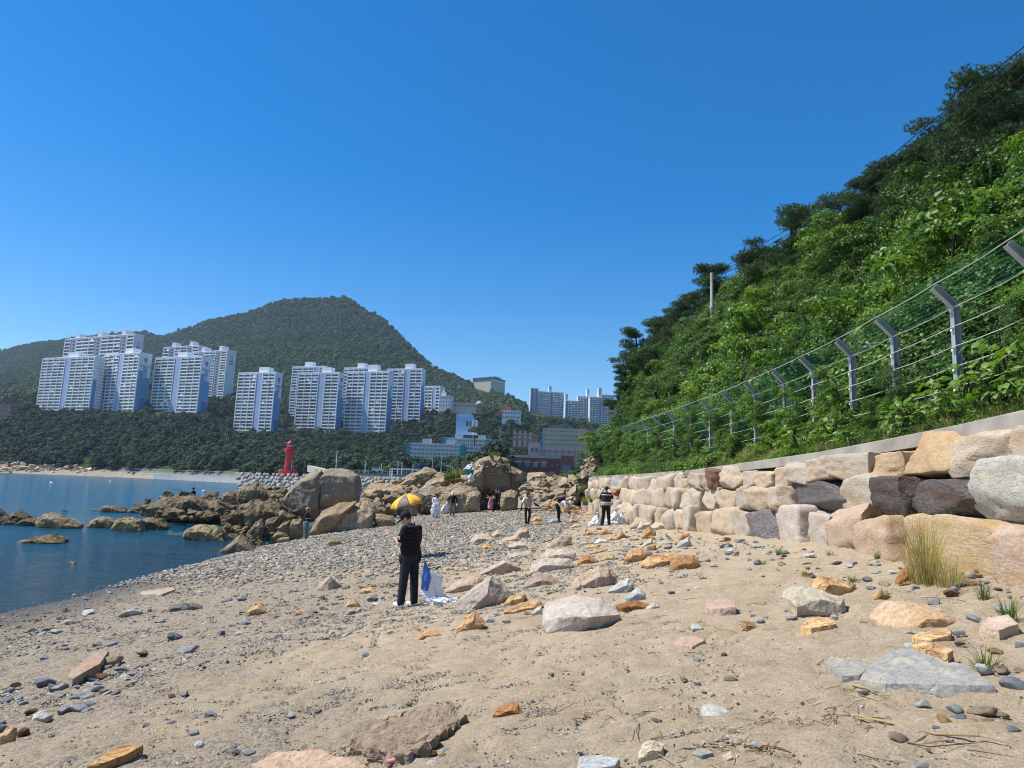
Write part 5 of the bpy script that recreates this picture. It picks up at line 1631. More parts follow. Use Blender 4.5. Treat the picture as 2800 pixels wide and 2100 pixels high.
O5, K5 = (1200, 1400), 3.16
def r5(pts, mat, label, **kw): return rock(O5, K5, pts, mat, label, **kw)
r5([(890, 800), (930, 750), (1210, 695), (1250, 720), (1420, 735), (1530, 820), (1580, 905), (1190, 1020), (940, 1020), (895, 930)], 'granite', "large pale angular granite boulder with shaded lower face, on open sand", front=((1320, 880, -.12), (1190, 1018, -.02), (1225, 705, .45), (1560, 860, .15)), depth=.95, rough=.03, relax=0, color=(1.08, 1.08, 1.08))
r5([(140, 780), (300, 630), (470, 515), (560, 600), (655, 690), (600, 760), (430, 800), (250, 850), (160, 840)], 'granite', "pyramid shaped granite boulder beside the white sack", front=((440, 560, .1), (420, 690, -.05), (260, 840, -.02)), depth=1.0, rough=.04, relax=0, color=(.88, .84, .80))
r5([(40, 690), (100, 620), (200, 570), (360, 535), (390, 570), (300, 660), (150, 700)], 'granite', "low sloping pink granite boulder behind the pyramid boulder", color=(1.02, .9, .8))
r5([(350, 530), (420, 460), (560, 385), (610, 400), (720, 480), (660, 500), (560, 530), (430, 540)], 'granite', "peaked granite boulder with dark broken end at the gravel edge", front=((575, 420, -.05), (560, 525, 0)), relax=0, color=(.95, .86, .78))
r5([(590, 375), (680, 335), (800, 330), (825, 370), (780, 390), (640, 400)], 'granite', "flat pinkish boulder bedded in gravel behind the peaked boulder", color=(.95, .84, .76))
r5([(780, 490), (790, 460), (850, 390), (900, 375), (1140, 390), (1165, 455), (1100, 490), (860, 530), (780, 525)], 'granite', "broad speckled grey granite boulder lying flat on sand", relax=0, color=(1.0, .98, .95))
r5([(870, 385), (940, 310), (1080, 305), (1180, 340), (1185, 395), (1150, 420), (1130, 390), (900, 380)], 'granite', "pale boulder with orange stain leaning behind the speckled one", color=(1.1, 1.02, .92))
r5([(900, 310), (930, 280), (1060, 190), (1140, 195), (1150, 260), (1060, 290), (960, 315)], 'granite', "wedge of pink granite with a shaded end on the sand", relax=0, color=(1.05, .93, .82), front=((1050, 200, .1), (1060, 292, 0)))
r5([(700, 650), (790, 540), (870, 510), (950, 520), (980, 580), (1070, 600), (1000, 610), (860, 655)], 'granite', "brownish half-buried boulder with a low tail", color=(.72, .62, .54))
r5([(1110, 650), (1240, 540), (1380, 440), (1490, 440), (1540, 520), (1580, 600), (1500, 650), (1250, 668), (1130, 660)], 'granite', "rough humped boulder with crumbly shaded side", rough=.07, color=(.92, .80, .68))
r5([(550, 795), (620, 710), (740, 690), (765, 740), (700, 780), (610, 805)], 'ochre', "ochre slab leaning beside the pyramid boulder", relax=0)
r5([(565, 850), (640, 815), (740, 770), (870, 745), (905, 800), (830, 840), (650, 880)], 'ochre', "long orange and white slab with rusty edge", relax=0, color=(1.05, 1, 1))
r5([(690, 890), (740, 850), (790, 860), (825, 890), (760, 900)], 'ochre', "small orange stone under the orange and white slab")
r5([(800, 870), (850, 815), (890, 805), (895, 890), (860, 900)], 'slate', "white stone wedged against the large pale boulder", color=(1.9, 1.75, 1.5))
r5([(140, 1055), (180, 960), (230, 900), (310, 840), (370, 900), (405, 950), (330, 1010), (230, 1055)], 'ochre', "upright ochre rock with brown crest and white foot", rough=.07, color=(1.02, .95, .9))
r5([(380, 930), (420, 885), (470, 910), (490, 950), (440, 965)], 'slate', "rounded pale grey stone next to the upright ochre rock", color=(1.35, 1.35, 1.3), relax=2)
r5([(1525, 800), (1580, 780), (1700, 755), (1830, 790), (1790, 840), (1600, 840)], 'ochre', "rusty brown slab standing in the sand", color=(.62, .42, .32), depth=.35)
r5([(1780, 840), (1850, 775), (1910, 800), (1870, 850)], 'slate', "grey stone touching the rusty brown slab", color=(1.3, 1.3, 1.15))
r5([(1460, 680), (1560, 600), (1640, 560), (1695, 620), (1640, 690), (1530, 695)], 'slate', "bluish grey rock against the humped boulder", color=(1.35, 1.35, 1.3), relax=0)
r5([(1620, 740), (1700, 650), (1740, 650), (1790, 700), (1770, 770), (1640, 765)], 'slate', "pair-like bluish stone with pointed top above the rusty slab", color=(1.3, 1.35, 1.4), relax=0)
r5([(1740, 450), (1770, 400), (1850, 350), (2000, 345), (2212, 360), (2212, 420), (2000, 470), (1830, 490)], 'ochre', "big squared ochre block with flat sunlit top", relax=0, color=(1.08, 1.02, .95))
r5([(1990, 515), (2000, 410), (2060, 385), (2200, 370), (2260, 440), (2250, 500), (2120, 515)], 'ochre', "dark rust fractured block in front of the squared ochre block", relax=0, color=(.72, .58, .48))
r5([(1590, 430), (1640, 320), (1760, 315), (1800, 350), (1760, 400), (1680, 435)], 'ochre', "ochre pyramid stone with white veins", relax=0, color=(1.0, .92, .85))
r5([(1145, 570), (1150, 540), (1300, 480), (1560, 490), (1700, 485), (1690, 500), (1300, 560)], 'ochre', "thin rust slab tucked behind the humped boulder", color=(.8, .6, .5))
r5([(1180, 450), (1250, 365), (1290, 360), (1380, 415), (1290, 430), (1220, 455)], 'ochre', "rust topped pyramid stone beside the pale stained boulder", color=(.9, .72, .6), relax=0)
r5([(1290, 350), (1400, 305), (1440, 310), (1455, 340), (1380, 360)], 'ochre', "tan flat stone with dark end", color=(.95, .95, .95))
r5([(1245, 315), (1260, 290), (1390, 270), (1395, 295), (1300, 318)], 'ochre', "low orange slab near the white stone")
r5([(1395, 410), (1430, 375), (1510, 365), (1530, 405), (1460, 425)], 'ochre', "small yellow ochre stone on the sand track")
r5([(245, 265), (320, 180), (420, 180), (500, 230), (400, 265), (330, 270)], 'granite', "sandy coloured boulder with shadowed notch on the grey gravel", relax=0, color=(1.05, .95, .82))
r5([(450, 200), (510, 145), (575, 190), (540, 220), (480, 225)], 'granite', "pointed pale boulder behind the sandy notched boulder", relax=0, color=(1.08, 1, .9))
r5([(470, 270), (580, 210), (690, 185), (715, 235), (620, 260)], 'granite', "long peach boulder sloping down to gravel", color=(1.1, .92, .78))
r5([(640, 200), (710, 125), (770, 130), (790, 215), (730, 235)], 'granite', "tall peach boulder with flat broken side", relax=0, color=(1.12, .95, .8))
r5([(590, 290), (650, 245), (750, 250), (860, 300), (760, 315)], 'granite', "low ribbed grey beige boulder", color=(1.0, .95, .85))
r5([(365, 300), (400, 270), (505, 315), (430, 325)], 'ochre', "mustard yellow lump on the grey gravel", color=(1.15, 1.05, .6))
for pts, mat, col_, lab in (([(1240, 195), (1290, 150), (1370, 180), (1340, 200)], 'ochre', (1.1, 1, .95), "triangular ochre stone below the bending worker"), ([(1385, 185), (1420, 130), (1500, 170), (1440, 195)], 'ochre', (1.1, 1, .9), "pointed orange stone below the man in the reflective vest"),
                       ([(1550, 220), (1580, 165), (1640, 215), (1600, 228)], 'ochre', (.75, .65, .5), "dark brown notched stone on the sand"), ([(1430, 240), (1470, 205), (1565, 210), (1560, 240), (1480, 250)], 'ochre', (1.1, .95, .8), "jagged orange stone beside the white smooth stone"),
                       ([(1335, 265), (1380, 225), (1450, 235), (1460, 265), (1390, 275)], 'slate', (1.9, 1.85, 1.7), "smooth white stone half sunk in sand"), ([(1750, 220), (1770, 160), (1820, 115), (1880, 160), (1870, 210), (1800, 230)], 'ochre', (1.0, .9, .8), "blocky ochre boulder standing upright near the wall foot"),
                       ([(1745, 305), (1790, 240), (1840, 220), (1860, 290), (1820, 305)], 'granite', (1.1, 1.05, .95), "pale pointed stone with a stick leaning on it"), ([(790, 75), (830, 30), (890, 45), (910, 80), (850, 85)], 'ochre', (1.1, 1.05, 1), "orange topped boulder behind the beige vest woman"),
                       ([(1110, 85), (1150, 45), (1200, 60), (1210, 85), (1150, 95)], 'ochre', (1.1, 1, .95), "orange stone under the bending worker's hands"), ([(1120, 130), (1180, 95), (1225, 110), (1225, 135), (1160, 140)], 'granite', (1.1, 1, .85), "cream stone in front of the bending worker"),
                       ([(940, 90), (980, 45), (1030, 50), (1040, 100), (980, 105)], 'slate', (1.1, 1.15, 1.25), "slate blue boulder between the two bending and standing workers"),
                       ([(1650, 130), (1700, 40), (1800, 30), (1850, 70), (1840, 130), (1760, 140)], 'wallstone', (1, .9, .75), "ochre boulder lying at the wall foot"), ([(1710, 140), (1740, 75), (1830, 80), (1860, 130), (1790, 150)], 'granite', (1, 1, .95), "grey granite boulder lying at the wall foot"), ([(1820, 135), (1870, 75), (2000, 90), (2050, 130), (1930, 150)], 'granite', (1.1, 1.02, .9), "flat cream boulder below the boulder wall"),
                       ([(2060, 130), (2090, 85), (2170, 95), (2190, 140), (2110, 155)], 'ochre', (.85, .75, .6), "brown cracked rock below the boulder wall"),
                       ([(2070, 230), (2100, 190), (2150, 175), (2190, 215), (2130, 240)], 'ochre', (1.1, 1, .9), "orange stone among grey slabs by the wall"), ([(2050, 300), (2080, 250), (2160, 205), (2190, 280), (2130, 310)], 'slate', (1.3, 1.3, 1.3), "tilted grey slab among orange stones by the wall")):
    r5(pts, mat, lab, color=col_, relax=0)
O6, K6 = (2100, 1575), 3.16
def r6(pts, mat, label, **kw): return rock(O6, K6, pts, mat, label, **kw)
r6([(190, 190), (200, 100), (300, 70), (480, 100), (660, 170), (685, 290), (640, 325), (440, 320), (250, 260)], 'granite', "thick flat granite slab with greenish grey edge resting on stones", front=((640, 322, 0), (250, 255, .02), (240, 160, .1)), depth=.75, relax=0, rough=.03, color=(1.02, 1.02, .92))
r6([(385, 90), (400, 10), (470, -20), (560, 0), (750, 60), (760, 150), (660, 165), (560, 130)], 'ochre', "pale ochre boulder with dark brown end behind the flat granite slab", relax=0, color=(1.15, 1.12, 1.1))
r6([(1080, 440), (1090, 280), (1130, 200), (1290, 200), (1480, 240), (1680, 380), (1620, 430), (1400, 470), (1200, 480)], 'wallstone', "large smooth pale orange boulder sunk in sand", relax=2, color=(1.1, .92, .72), depth=.9)
r6([(900, 200), (970, 120), (1030, 110), (1060, 180), (980, 205)], 'ochre', "small ochre stone beside a grass sprig", relax=0)
r6([(1130, 60), (1150, -60), (1240, -120), (1330, -90), (1340, 0), (1230, 80)], 'ochre', "rust brown block at the root of the dry grass tuft", relax=0, color=(.85, .72, .6))
r6([(490, 760), (530, 710), (860, 730), (880, 800), (800, 880), (640, 885), (560, 850)], 'slate', "flat grey yellowish rock joined to the wide grey slab", flat=.05, relax=0, color=(1.1, 1.0, .85), name='rock_slab', cat='rock slab')
r6([(775, 920), (840, 830), (960, 700), (1150, 640), (1300, 640), (1560, 720), (1700, 790), (1880, 860), (2000, 980), (1500, 985), (1000, 960), (850, 940)], 'slate', "wide flat bluish grey rock slab with cracks lying in sand", flat=.055, relax=0, color=(1.08, 1.02, .92), front=((1200, 700, .06), (1000, 930, .03)), name='rock_slab', cat='rock slab', rough=.03)
r6([(1820, 470), (1900, 380), (2080, 360), (2180, 440), (2000, 500)], 'granite', "pink speckled boulder almost buried in sand", flat=.10, color=(1.1, .98, .92))
r6([(1240, 540), (1300, 500), (1480, 470), (1590, 480), (1590, 520), (1420, 565), (1300, 570)], 'ochre', "pale orange flake lying before the smooth orange boulder", flat=.05, color=(1.2, 1.2, 1.2))
r6([(280, 460), (330, 390), (430, 360), (570, 385), (600, 430), (470, 440), (370, 470)], 'ochre', "white and orange flat stone before the granite slab", flat=.07, color=(1.25, 1.25, 1.25))
r6([(1240, 640), (1330, 610), (1560, 640), (1620, 680), (1560, 720), (1330, 660)], 'ochre', "orange slab overlapping the wide grey slab", flat=.13, color=(1.1, 1.1, 1.1))
O7, K7 = (700, 1575), 3.16
def r7(pts, mat, label, **kw): return rock(O7, K7, pts, mat, label, **kw)
r7([(860, 1480), (890, 1390), (1000, 1270), (1400, 1130), (1560, 1140), (1840, 1220), (1740, 1290), (1560, 1430), (1310, 1590), (1200, 1590), (900, 1510)], 'granite', "striated brown rock slab with ridges half buried in sand", flat=.08, relax=0, rough=.08, color=(.62, .53, .44), strata=((.35, 1.0, .3), 6.0, .13), name='rock_slab', cat='rock slab', Lf=60)
r7([(-60, 1680), (20, 1610), (150, 1550), (450, 1510), (560, 1560), (900, 1620), (1020, 1680), (400, 1760)], 'granite', "pink and orange boulder rising from the sand by the striated slab", flat=.10, color=(1.02, .82, .66), rough=.05)
r7([(1395, 550), (1420, 480), (1480, 460), (1580, 480), (1610, 510), (1500, 530)], 'ochre', "orange stone flush with the sand near the upright ochre rock", color=(1.05, .95, .85), depth=.25)
r7([(510, 120), (560, 40), (640, 0), (740, 70), (700, 120), (600, 125)], 'granite', "pointed brown boulder with shadowed side on mixed gravel", relax=0, front=((640, 10, .02), (625, 120, -.02)), color=(.9, .84, .76))
r7([(750, 285), (790, 215), (850, 190), (890, 230), (895, 270), (820, 285)], 'ochre', "ochre stone with white end near the man's shoes", relax=0)
r7([(0, 300), (-10, 240), (50, 230), (80, 290), (30, 305)], 'ochre', "rust brown stone on the gravel bank", color=(.6, .45, .35), relax=0)
r7([(325, 345), (345, 300), (375, 285), (410, 325), (370, 347)], 'ochre', "small orange stone on the gravel bank", color=(1.1, .95, .8))
r7([(890, 140), (920, 100), (1000, 85), (1055, 130), (980, 150)], 'ochre', "pale tan stone in the gravel beside a grey cluster", color=(1.15, 1.2, 1.25), relax=0)
r7([(2045, 1190), (2130, 1110), (2212, 1080), (2270, 1090), (2310, 1190), (2212, 1222)], 'ochre', "rust red stone with yellow rim alone on the sand", color=(.85, .62, .5), relax=0)
O8, K8 = (1400, 1575), 3.16
def r8(pts, mat, label, **kw): return rock(O8, K8, pts, mat, label, **kw)
r8([(1090, 1570), (1130, 1440), (1180, 1410), (1320, 1440), (1315, 1550), (1260, 1590)], 'granite', "yellowish white angular stone casting a shadow on the sand", relax=0, color=(1.15, 1.08, .85))
r8([(1980, 470), (1985, 400), (2050, 378), (2140, 430), (2120, 468)], 'ochre', "orange block stone alone among dry twigs", relax=0)
r8([(1650, 300), (1680, 240), (1800, 200), (1930, 240), (1940, 290), (1800, 305)], 'granite', "pinkish hump of granite showing through the sand", flat=.10, color=(.95, .82, .74))
r8([(1380, 600), (1420, 545), (1560, 520), (1680, 560), (1560, 620)], 'granite', "pink flat rock barely showing above the sand", flat=.03, color=(1.0, .85, .8))
r8([(560, 1655), (580, 1580), (760, 1560), (940, 1590), (900, 1660), (700, 1690)], 'slate', "bluish grey rock barely breaking the sand surface", flat=.05, color=(1.35, 1.35, 1.3))
r8([(1660, 1230), (1680, 1140), (1760, 1115), (1890, 1160), (1890, 1220), (1770, 1240)], 'slate', "pale grey rock with a dark pebble leaning on it", color=(1.35, 1.32, 1.2), depth=.3)
r8([(1545, 1550), (1600, 1500), (1700, 1500), (1750, 1540), (1640, 1570)], 'slate', "thin dark grey slab in the straw litter", flat=.04, color=(.9, .92, .85))
r8([(1820, 1610), (1830, 1560), (1890, 1510), (1960, 1540), (1950, 1580), (1870, 1615)], 'granite', "cream white stone among the straw", relax=0, color=(1.15, 1.08, .88))
O9, K9 = (0, 1575), 3.16
def r9(pts, mat, label, **kw): return rock(O9, K9, pts, mat, label, **kw)
r9([(555, 900), (700, 760), (870, 650), (950, 660), (870, 780), (620, 920)], 'granite', "long brown pink boulder lying in the dark gravel hollow", flat=.14, color=(.82, .68, .58), rough=.04)
r9([(730, 1670), (850, 1590), (1050, 1490), (1250, 1480), (1100, 1560), (900, 1640)], 'ochre', "long narrow orange rock lying like driftwood on sand", flat=.08, color=(1.0, .85, .7))
r9([(1190, 165), (1230, 130), (1480, 100), (1525, 115), (1400, 165)], 'granite', "flat tan rock near the water's edge", flat=.06, color=(.95, .85, .72))
r9([(1425, 310), (1470, 245), (1600, 220), (1630, 260), (1625, 290), (1500, 312)], 'basalt', "dark angular stone on the wet gravel", relax=0, color=(1.8, 1.8, 1.6))
r9([(1630, 285), (1640, 230), (1700, 235), (1745, 270), (1700, 290)], 'basalt', "smaller dark stone beside the dark angular stone", relax=0, color=(1.6, 1.6, 1.5))
r9([(1435, 555), (1445, 495), (1500, 480), (1565, 520), (1540, 555)], 'basalt', "blue black lumpy stone on the gravel", relax=0, color=(1.1, 1.15, 1.4), rough=.08)
r9([(265, 1265), (290, 1195), (350, 1160), (430, 1200), (410, 1240), (330, 1270)], 'slate', "whitish speckled stone beside a brown cobble", color=(1.6, 1.55, 1.4))
r9([(-30, 1440), (0, 1370), (60, 1300), (130, 1300), (110, 1390), (40, 1450)], 'ochre', "cream and orange stone at the sand edge", color=(1.3, 1.35, 1.4), relax=0)
r9([(2125, 310), (2160, 270), (2250, 230), (2300, 290), (2212, 340)], 'ochre', "orange leaning slab at the edge of the cobbles", relax=0)

# ------------------------------------------------------------------ outcrops: each rock is a part
def arock(seed, facets=14, rough=.10, sub=3, lim=(.5, .82)):
    r = np.random.default_rng(seed)
    bm = bmesh.new()
    bmesh.ops.create_icosphere(bm, subdivisions=sub, radius=1.0)
    q = np.array([v.co[:] for v in bm.verts])
    for _ in range(facets):
        n_ = r.normal(size=3); n_ /= np.linalg.norm(n_)
        s = q @ n_ - r.uniform(*lim)
        q = q - np.where(s > 0, s, 0)[:, None] * n_
    sh = r.uniform(0, 50, 3)
    for i, v in enumerate(bm.verts):
        P = Vector(q[i])
        v.co = P * (1 + rough * mnoise.fractal(P * 2.2 + Vector(sh), .8, 2.0, 4))
    me = bpy.data.meshes.new('rock')
    bm.to_mesh(me); bm.free()
    return me
AR = [arock(900 + i, 15 + i % 6, .16, 3, (.34, .72)) for i in range(9)]
def inpoly(pt, poly):
    c = False; j = len(poly) - 1
    for i in range(len(poly)):
        if (poly[i][1] > pt[1]) != (poly[j][1] > pt[1]) and pt[0] < (poly[j][0] - poly[i][0]) * (pt[1] - poly[i][1]) / (poly[j][1] - poly[i][1]) + poly[i][0]: c = not c
        j = i
    return c
ARM = {}
def armesh(k, mat):
    key = (k % 9, mat)
    if key not in ARM:
        me = AR[k % 9].copy(); me.materials.clear(); me.materials.append(M[mat]); ARM[key] = me
    return ARM[key]
def fill(parent, poly, Dt, Db, n, smin, smax, mat, seed, tint=((1, 1, 1),), aspect=(1.5, 1.0, .75), tilt=.35, dtint=.12):
    """rocks packed inside an outline; distance runs from Dt at its top to Db at its bottom"""
    r = random.Random(seed)
    us = [p[0] for p in poly]; vs = [p[1] for p in poly]
    k = 0; tries = 0
    while k < n and tries < n * 40:
        tries += 1
        u, v = r.uniform(min(us), max(us)), r.uniform(min(vs), max(vs))
        if not inpoly((u, v), poly): continue
        f = (v - min(vs)) / (max(vs) - min(vs))
        D = Dt + (Db - Dt) * f
        s = r.uniform(smin, smax) / 2 * D / FPX * (1.15 if f < .3 else 1.0)
        P = at_y(u, v, D + s * .6)
        c = r.choice(tint); g = 1 + r.uniform(-dtint, dtint)
        o = obj('rock', armesh(r.randrange(9), mat), None, parent, tuple(P - np.array(parent.location)), (r.uniform(-tilt, tilt), r.uniform(-tilt, tilt), r.uniform(0, 6.28)),
                (s * aspect[0] * r.uniform(.8, 1.2), s * aspect[1] * r.uniform(.8, 1.3), s * aspect[2] * r.uniform(.8, 1.3)), tuple(x * g for x in c))
        k += 1
O4, K4 = (600, 1200), 4.424
def part(par, o, k, pts, mat, **kw): return rock(o, k, pts, mat, parent=par, name=kw.pop('name', 'rock'), **kw)

SB = empty("split_boulder", tuple(at_y(880, 1400, 44)), "huge smooth boulder split by a dark vertical crack on the reef", "boulder")
part(SB, O4, K4, [(745, 830), (770, 720), (900, 560), (960, 490), (1080, 400), (1240, 360), (1248, 400), (1212, 650), (1185, 820), (1000, 900), (860, 920), (770, 880)], 'boulder', D=43, depth=3.0, rough=.035, relax=1, face=.86, name='left_half', front=((900, 600, .2), (880, 890, .0), (1190, 800, .0), (1235, 380, .6)))
part(SB, O4, K4, [(1252, 400), (1285, 362), (1400, 345), (1500, 350), (1610, 380), (1700, 450), (1712, 550), (1690, 640), (1560, 690), (1290, 770), (1195, 815), (1217, 640)], 'boulder', D=43.2, depth=3.2, rough=.035, relax=1, face=.86, name='right_half', front=((1240, 700, .0), (1640, 640, .2), (1660, 450, .5), (1270, 400, .5)))
r4 = lambda pts, mat, label, **kw: rock(O4, K4, pts, mat, label, **kw)
r4([(1200, 1040), (1350, 920), (1540, 790), (1680, 750), (1760, 740), (1870, 860), (1850, 970), (1830, 1090), (1700, 1110), (1420, 1150), (1240, 1160)], 'boulder', "great sloping boulder with pitted shaded face on the pebbles", depth=2.2, rough=.05, relax=1, face=.8, color=(1.35, 1.3, 1.2), front=((1450, 900, .15), (1830, 1000, .2)))
r4([(1095, 1130), (1160, 950), (1250, 850), (1450, 760), (1680, 725), (1560, 790), (1350, 930), (1200, 1040), (1190, 1120)], 'boulder', "narrow slanting ledge wedged between the split boulder and the sloping boulder", D=41, depth=1.5, color=(1.15, 1.05, .9))
r4([(1720, 750), (1800, 735), (1870, 800), (1895, 890), (1850, 890), (1760, 800)], 'boulder', "boulder shoulder rising behind the sloping boulder", D=42.5, depth=1.5, color=(1.2, 1.15, 1.05))
r4([(1290, 1290), (1310, 1200), (1400, 1185), (1460, 1220), (1470, 1270), (1380, 1300)], 'reef', "squarish brown rock with a dark split on the pebbles", relax=0, color=(1.4, 1.3, 1.1))
r4([(1850, 900), (1940, 890), (2110, 920), (2140, 1010), (2010, 1060), (1940, 1060), (1890, 1000)], 'cliff', "low yellowish boulder beside the umbrella", relax=1, color=(.8, .78, .66))
RF = empty("reef_outcrop", tuple(at_y(700, 1440, 42)), "brown reef of jumbled rocks running from the split boulder to the water", "rock outcrop")
for pts, D_, col_ in (([(25, 760), (40, 660), (120, 630), (190, 650), (200, 740), (120, 760)], 47, (1.1, 1.0, .9)), ([(200, 750), (210, 640), (300, 580), (440, 515), (480, 510), (500, 570), (560, 640), (572, 700), (480, 740), (300, 765)], 46, (1.05, 1, .85)),
                      ([(500, 930), (590, 840), (700, 850), (640, 930), (540, 945)], 42, (1, .95, .8)), ([(540, 1060), (560, 990), (640, 950), (730, 930), (715, 1060), (620, 1150), (540, 1130)], 39.5, (1.15, 1.05, .9)), ([(345, 1150), (430, 1000), (520, 960), (545, 1080), (480, 1185), (380, 1185)], 39, (1, .95, .85)),
                      ([(700, 1080), (780, 1000), (870, 975), (840, 1080), (760, 1115)], 38.5, (1.2, 1.1, .95)), ([(830, 1100), (880, 970), (1010, 960), (1000, 1145), (880, 1140)], 38.5, (1.25, 1.15, 1.0)), ([(620, 1200), (700, 1120), (800, 1130), (830, 1185), (740, 1215)], 37.5, (1.2, 1.15, .85)), ([(690, 1225), (760, 1185), (840, 1190), (845, 1225), (760, 1245)], 36.8, (1.5, 1.4, .95)),
                      ([(700, 890), (770, 860), (850, 920), (920, 930), (800, 1010), (740, 990)], 40.5, (1.15, 1.05, .9)), ([(20, 1090), (90, 1015), (150, 1040), (155, 1105), (50, 1115)], 40, (1, .95, .75))):
    part(RF, O4, K4, pts, 'reef', D=D_, color=col_, relax=0, rough=.06)
part(RF, (0, 0), 1.0, [(612, 1405), (690, 1372), (780, 1376), (812, 1440), (765, 1478), (680, 1474), (620, 1445)], 'reef', D=41, depth=4, rough=.14, relax=0, color=(1.0, .92, .78), name='reef_base', face=.8)
part(RF, (0, 0), 1.0, [(385, 1400), (450, 1370), (560, 1358), (640, 1368), (655, 1415), (520, 1424), (400, 1412)], 'reef', D=50, depth=6, rough=.10, relax=0, color=(.95, .88, .74), name='reef_base', face=.8)
part(RF, (0, 0), 1.0, [(640, 1380), (700, 1345), (780, 1340), (800, 1370), (780, 1395), (690, 1395)], 'reef', D=46.5, depth=4, rough=.12, relax=0, color=(1.2, 1.08, .88), name='reef_base', face=.8)
fill(RF, [(600, 1385), (650, 1372), (740, 1368), (780, 1390), (800, 1430), (770, 1470), (720, 1470), (650, 1450), (610, 1430)], 46, 38.5, 95, 10, 30, 'reef', 3, ((1.25, 1.15, .95), (1, .95, .8), (1.1, 1.0, .75)))
fill(RF, [(430, 1360), (470, 1352), (560, 1350), (610, 1360), (640, 1400), (640, 1425), (540, 1425), (470, 1410), (385, 1400), (380, 1375)], 58, 45, 80, 14, 40, 'reef', 4, ((1.1, 1.0, .8), (.85, .8, .7), (1.25, 1.1, .85)))
fill(RF, [(660, 1345), (760, 1330), (790, 1350), (780, 1380), (700, 1385)], 50, 45.5, 34, 10, 28, 'reef', 5, ((1.3, 1.2, .95), (1.1, 1.0, .8)))
fill(RF, [(590, 1450), (640, 1440), (700, 1470), (740, 1485), (700, 1495), (650, 1480)], 39, 35.5, 22, 10, 26, 'reef', 6, ((1.4, 1.35, .9), (1.1, 1.05, .8)))
def water_rock(pts, lab, col_=(1, 1, 1), mat='reef', **kw):
    return rock((0, 1250), 1.814, pts, mat, lab, z0=-.05, color=col_, relax=kw.pop('relax', 0), rough=kw.pop('rough', .07), **kw)
GW = "rocks standing in the shallow water"
water_rock([(420, 352), (440, 315), (490, 287), (530, 290), (560, 300), (578, 320), (540, 358), (470, 356)], "grey brown rock in the water at the reef's outer end", (1.25, 1.2, 1.0), group=GW)
water_rock([(545, 360), (570, 315), (620, 288), (660, 290), (700, 310), (698, 368), (610, 372)], "broad rounded wet rock with weed skirt before the reef", (1.3, 1.25, .95), group=GW)
water_rock([(700, 360), (705, 305), (740, 295), (800, 305), (832, 345), (800, 366)], "brown weedy rock joined to the reef's front edge", (1.0, .95, .75), group=GW)
water_rock([(905, 395), (925, 345), (1000, 330), (1060, 338), (1105, 360), (1115, 415), (1020, 420), (930, 408)], "big two-toned boulder standing in shallow water", (1.45, 1.35, 1.1), group=GW)
water_rock([(1085, 472), (1195, 380), (1225, 410), (1268, 475), (1180, 480)], "triangular dark rock rising from the shallows", (1.0, .98, .85), rough=.03, group=GW)
water_rock([(175, 352), (190, 305), (225, 280), (265, 276), (300, 300), (345, 325), (382, 345), (280, 358)], "humped barnacled rock standing apart in the sea", (1.2, 1.15, .95), group=GW)
water_rock([(30, 335), (40, 290), (80, 264), (110, 265), (145, 290), (140, 310), (90, 335)], "dark ragged rock in the sea near the frame edge", (.75, .72, .65), group=GW)
water_rock([(-40, 335), (-20, 270), (0, 252), (20, 290), (60, 330), (20, 340)], "dark rock cut by the picture's edge in the sea", (.8, .75, .65), group=GW)
water_rock([(65, 425), (120, 405), (200, 400), (250, 384), (285, 400), (300, 425), (220, 436), (120, 432)], "low weed covered rock awash in the shallows", (.85, .8, .5), group=GW)
water_rock([(60, 330), (150, 295), (195, 300), (190, 335), (100, 345)], "flat weedy rock between the dark ragged rock and the humped one", (.7, .65, .45), group=GW)
water_rock([(495, 270), (515, 240), (545, 236), (610, 248), (622, 272), (560, 278)], "dark far rock off the reef tip", (.85, .8, .7), group=GW)
water_rock([(622, 275), (660, 252), (700, 258), (720, 275), (670, 282)], "low dark rock behind the reef tip", (.8, .75, .65), group=GW)
water_rock([(445, 268), (470, 254), (500, 258), (500, 270)], "small awash rock beyond the reef tip", (.7, .65, .55), group=GW)
water_rock([(302, 268), (318, 258), (336, 268), (320, 272)], "tiny dark rock alone in open water", (.7, .65, .55), group=GW)
water_rock([(330, 528), (350, 516), (375, 522), (360, 532)], "small pale stone breaking the shallow water", (1.6, 1.4, 1.2), group=GW)
water_rock([(815, 588), (825, 570), (850, 566), (864, 588)], "brown stone at the waterline", (1.0, .9, .7), group=GW)
water_rock([(150, 728), (165, 714), (188, 722), (180, 734)], "black wet stone at the water's edge", (.5, .5, .5), group=GW)
water_rock([(640, 650), (670, 638), (705, 645), (680, 652)], "thin dark stone on the wet edge", (.6, .6, .5), group=GW)

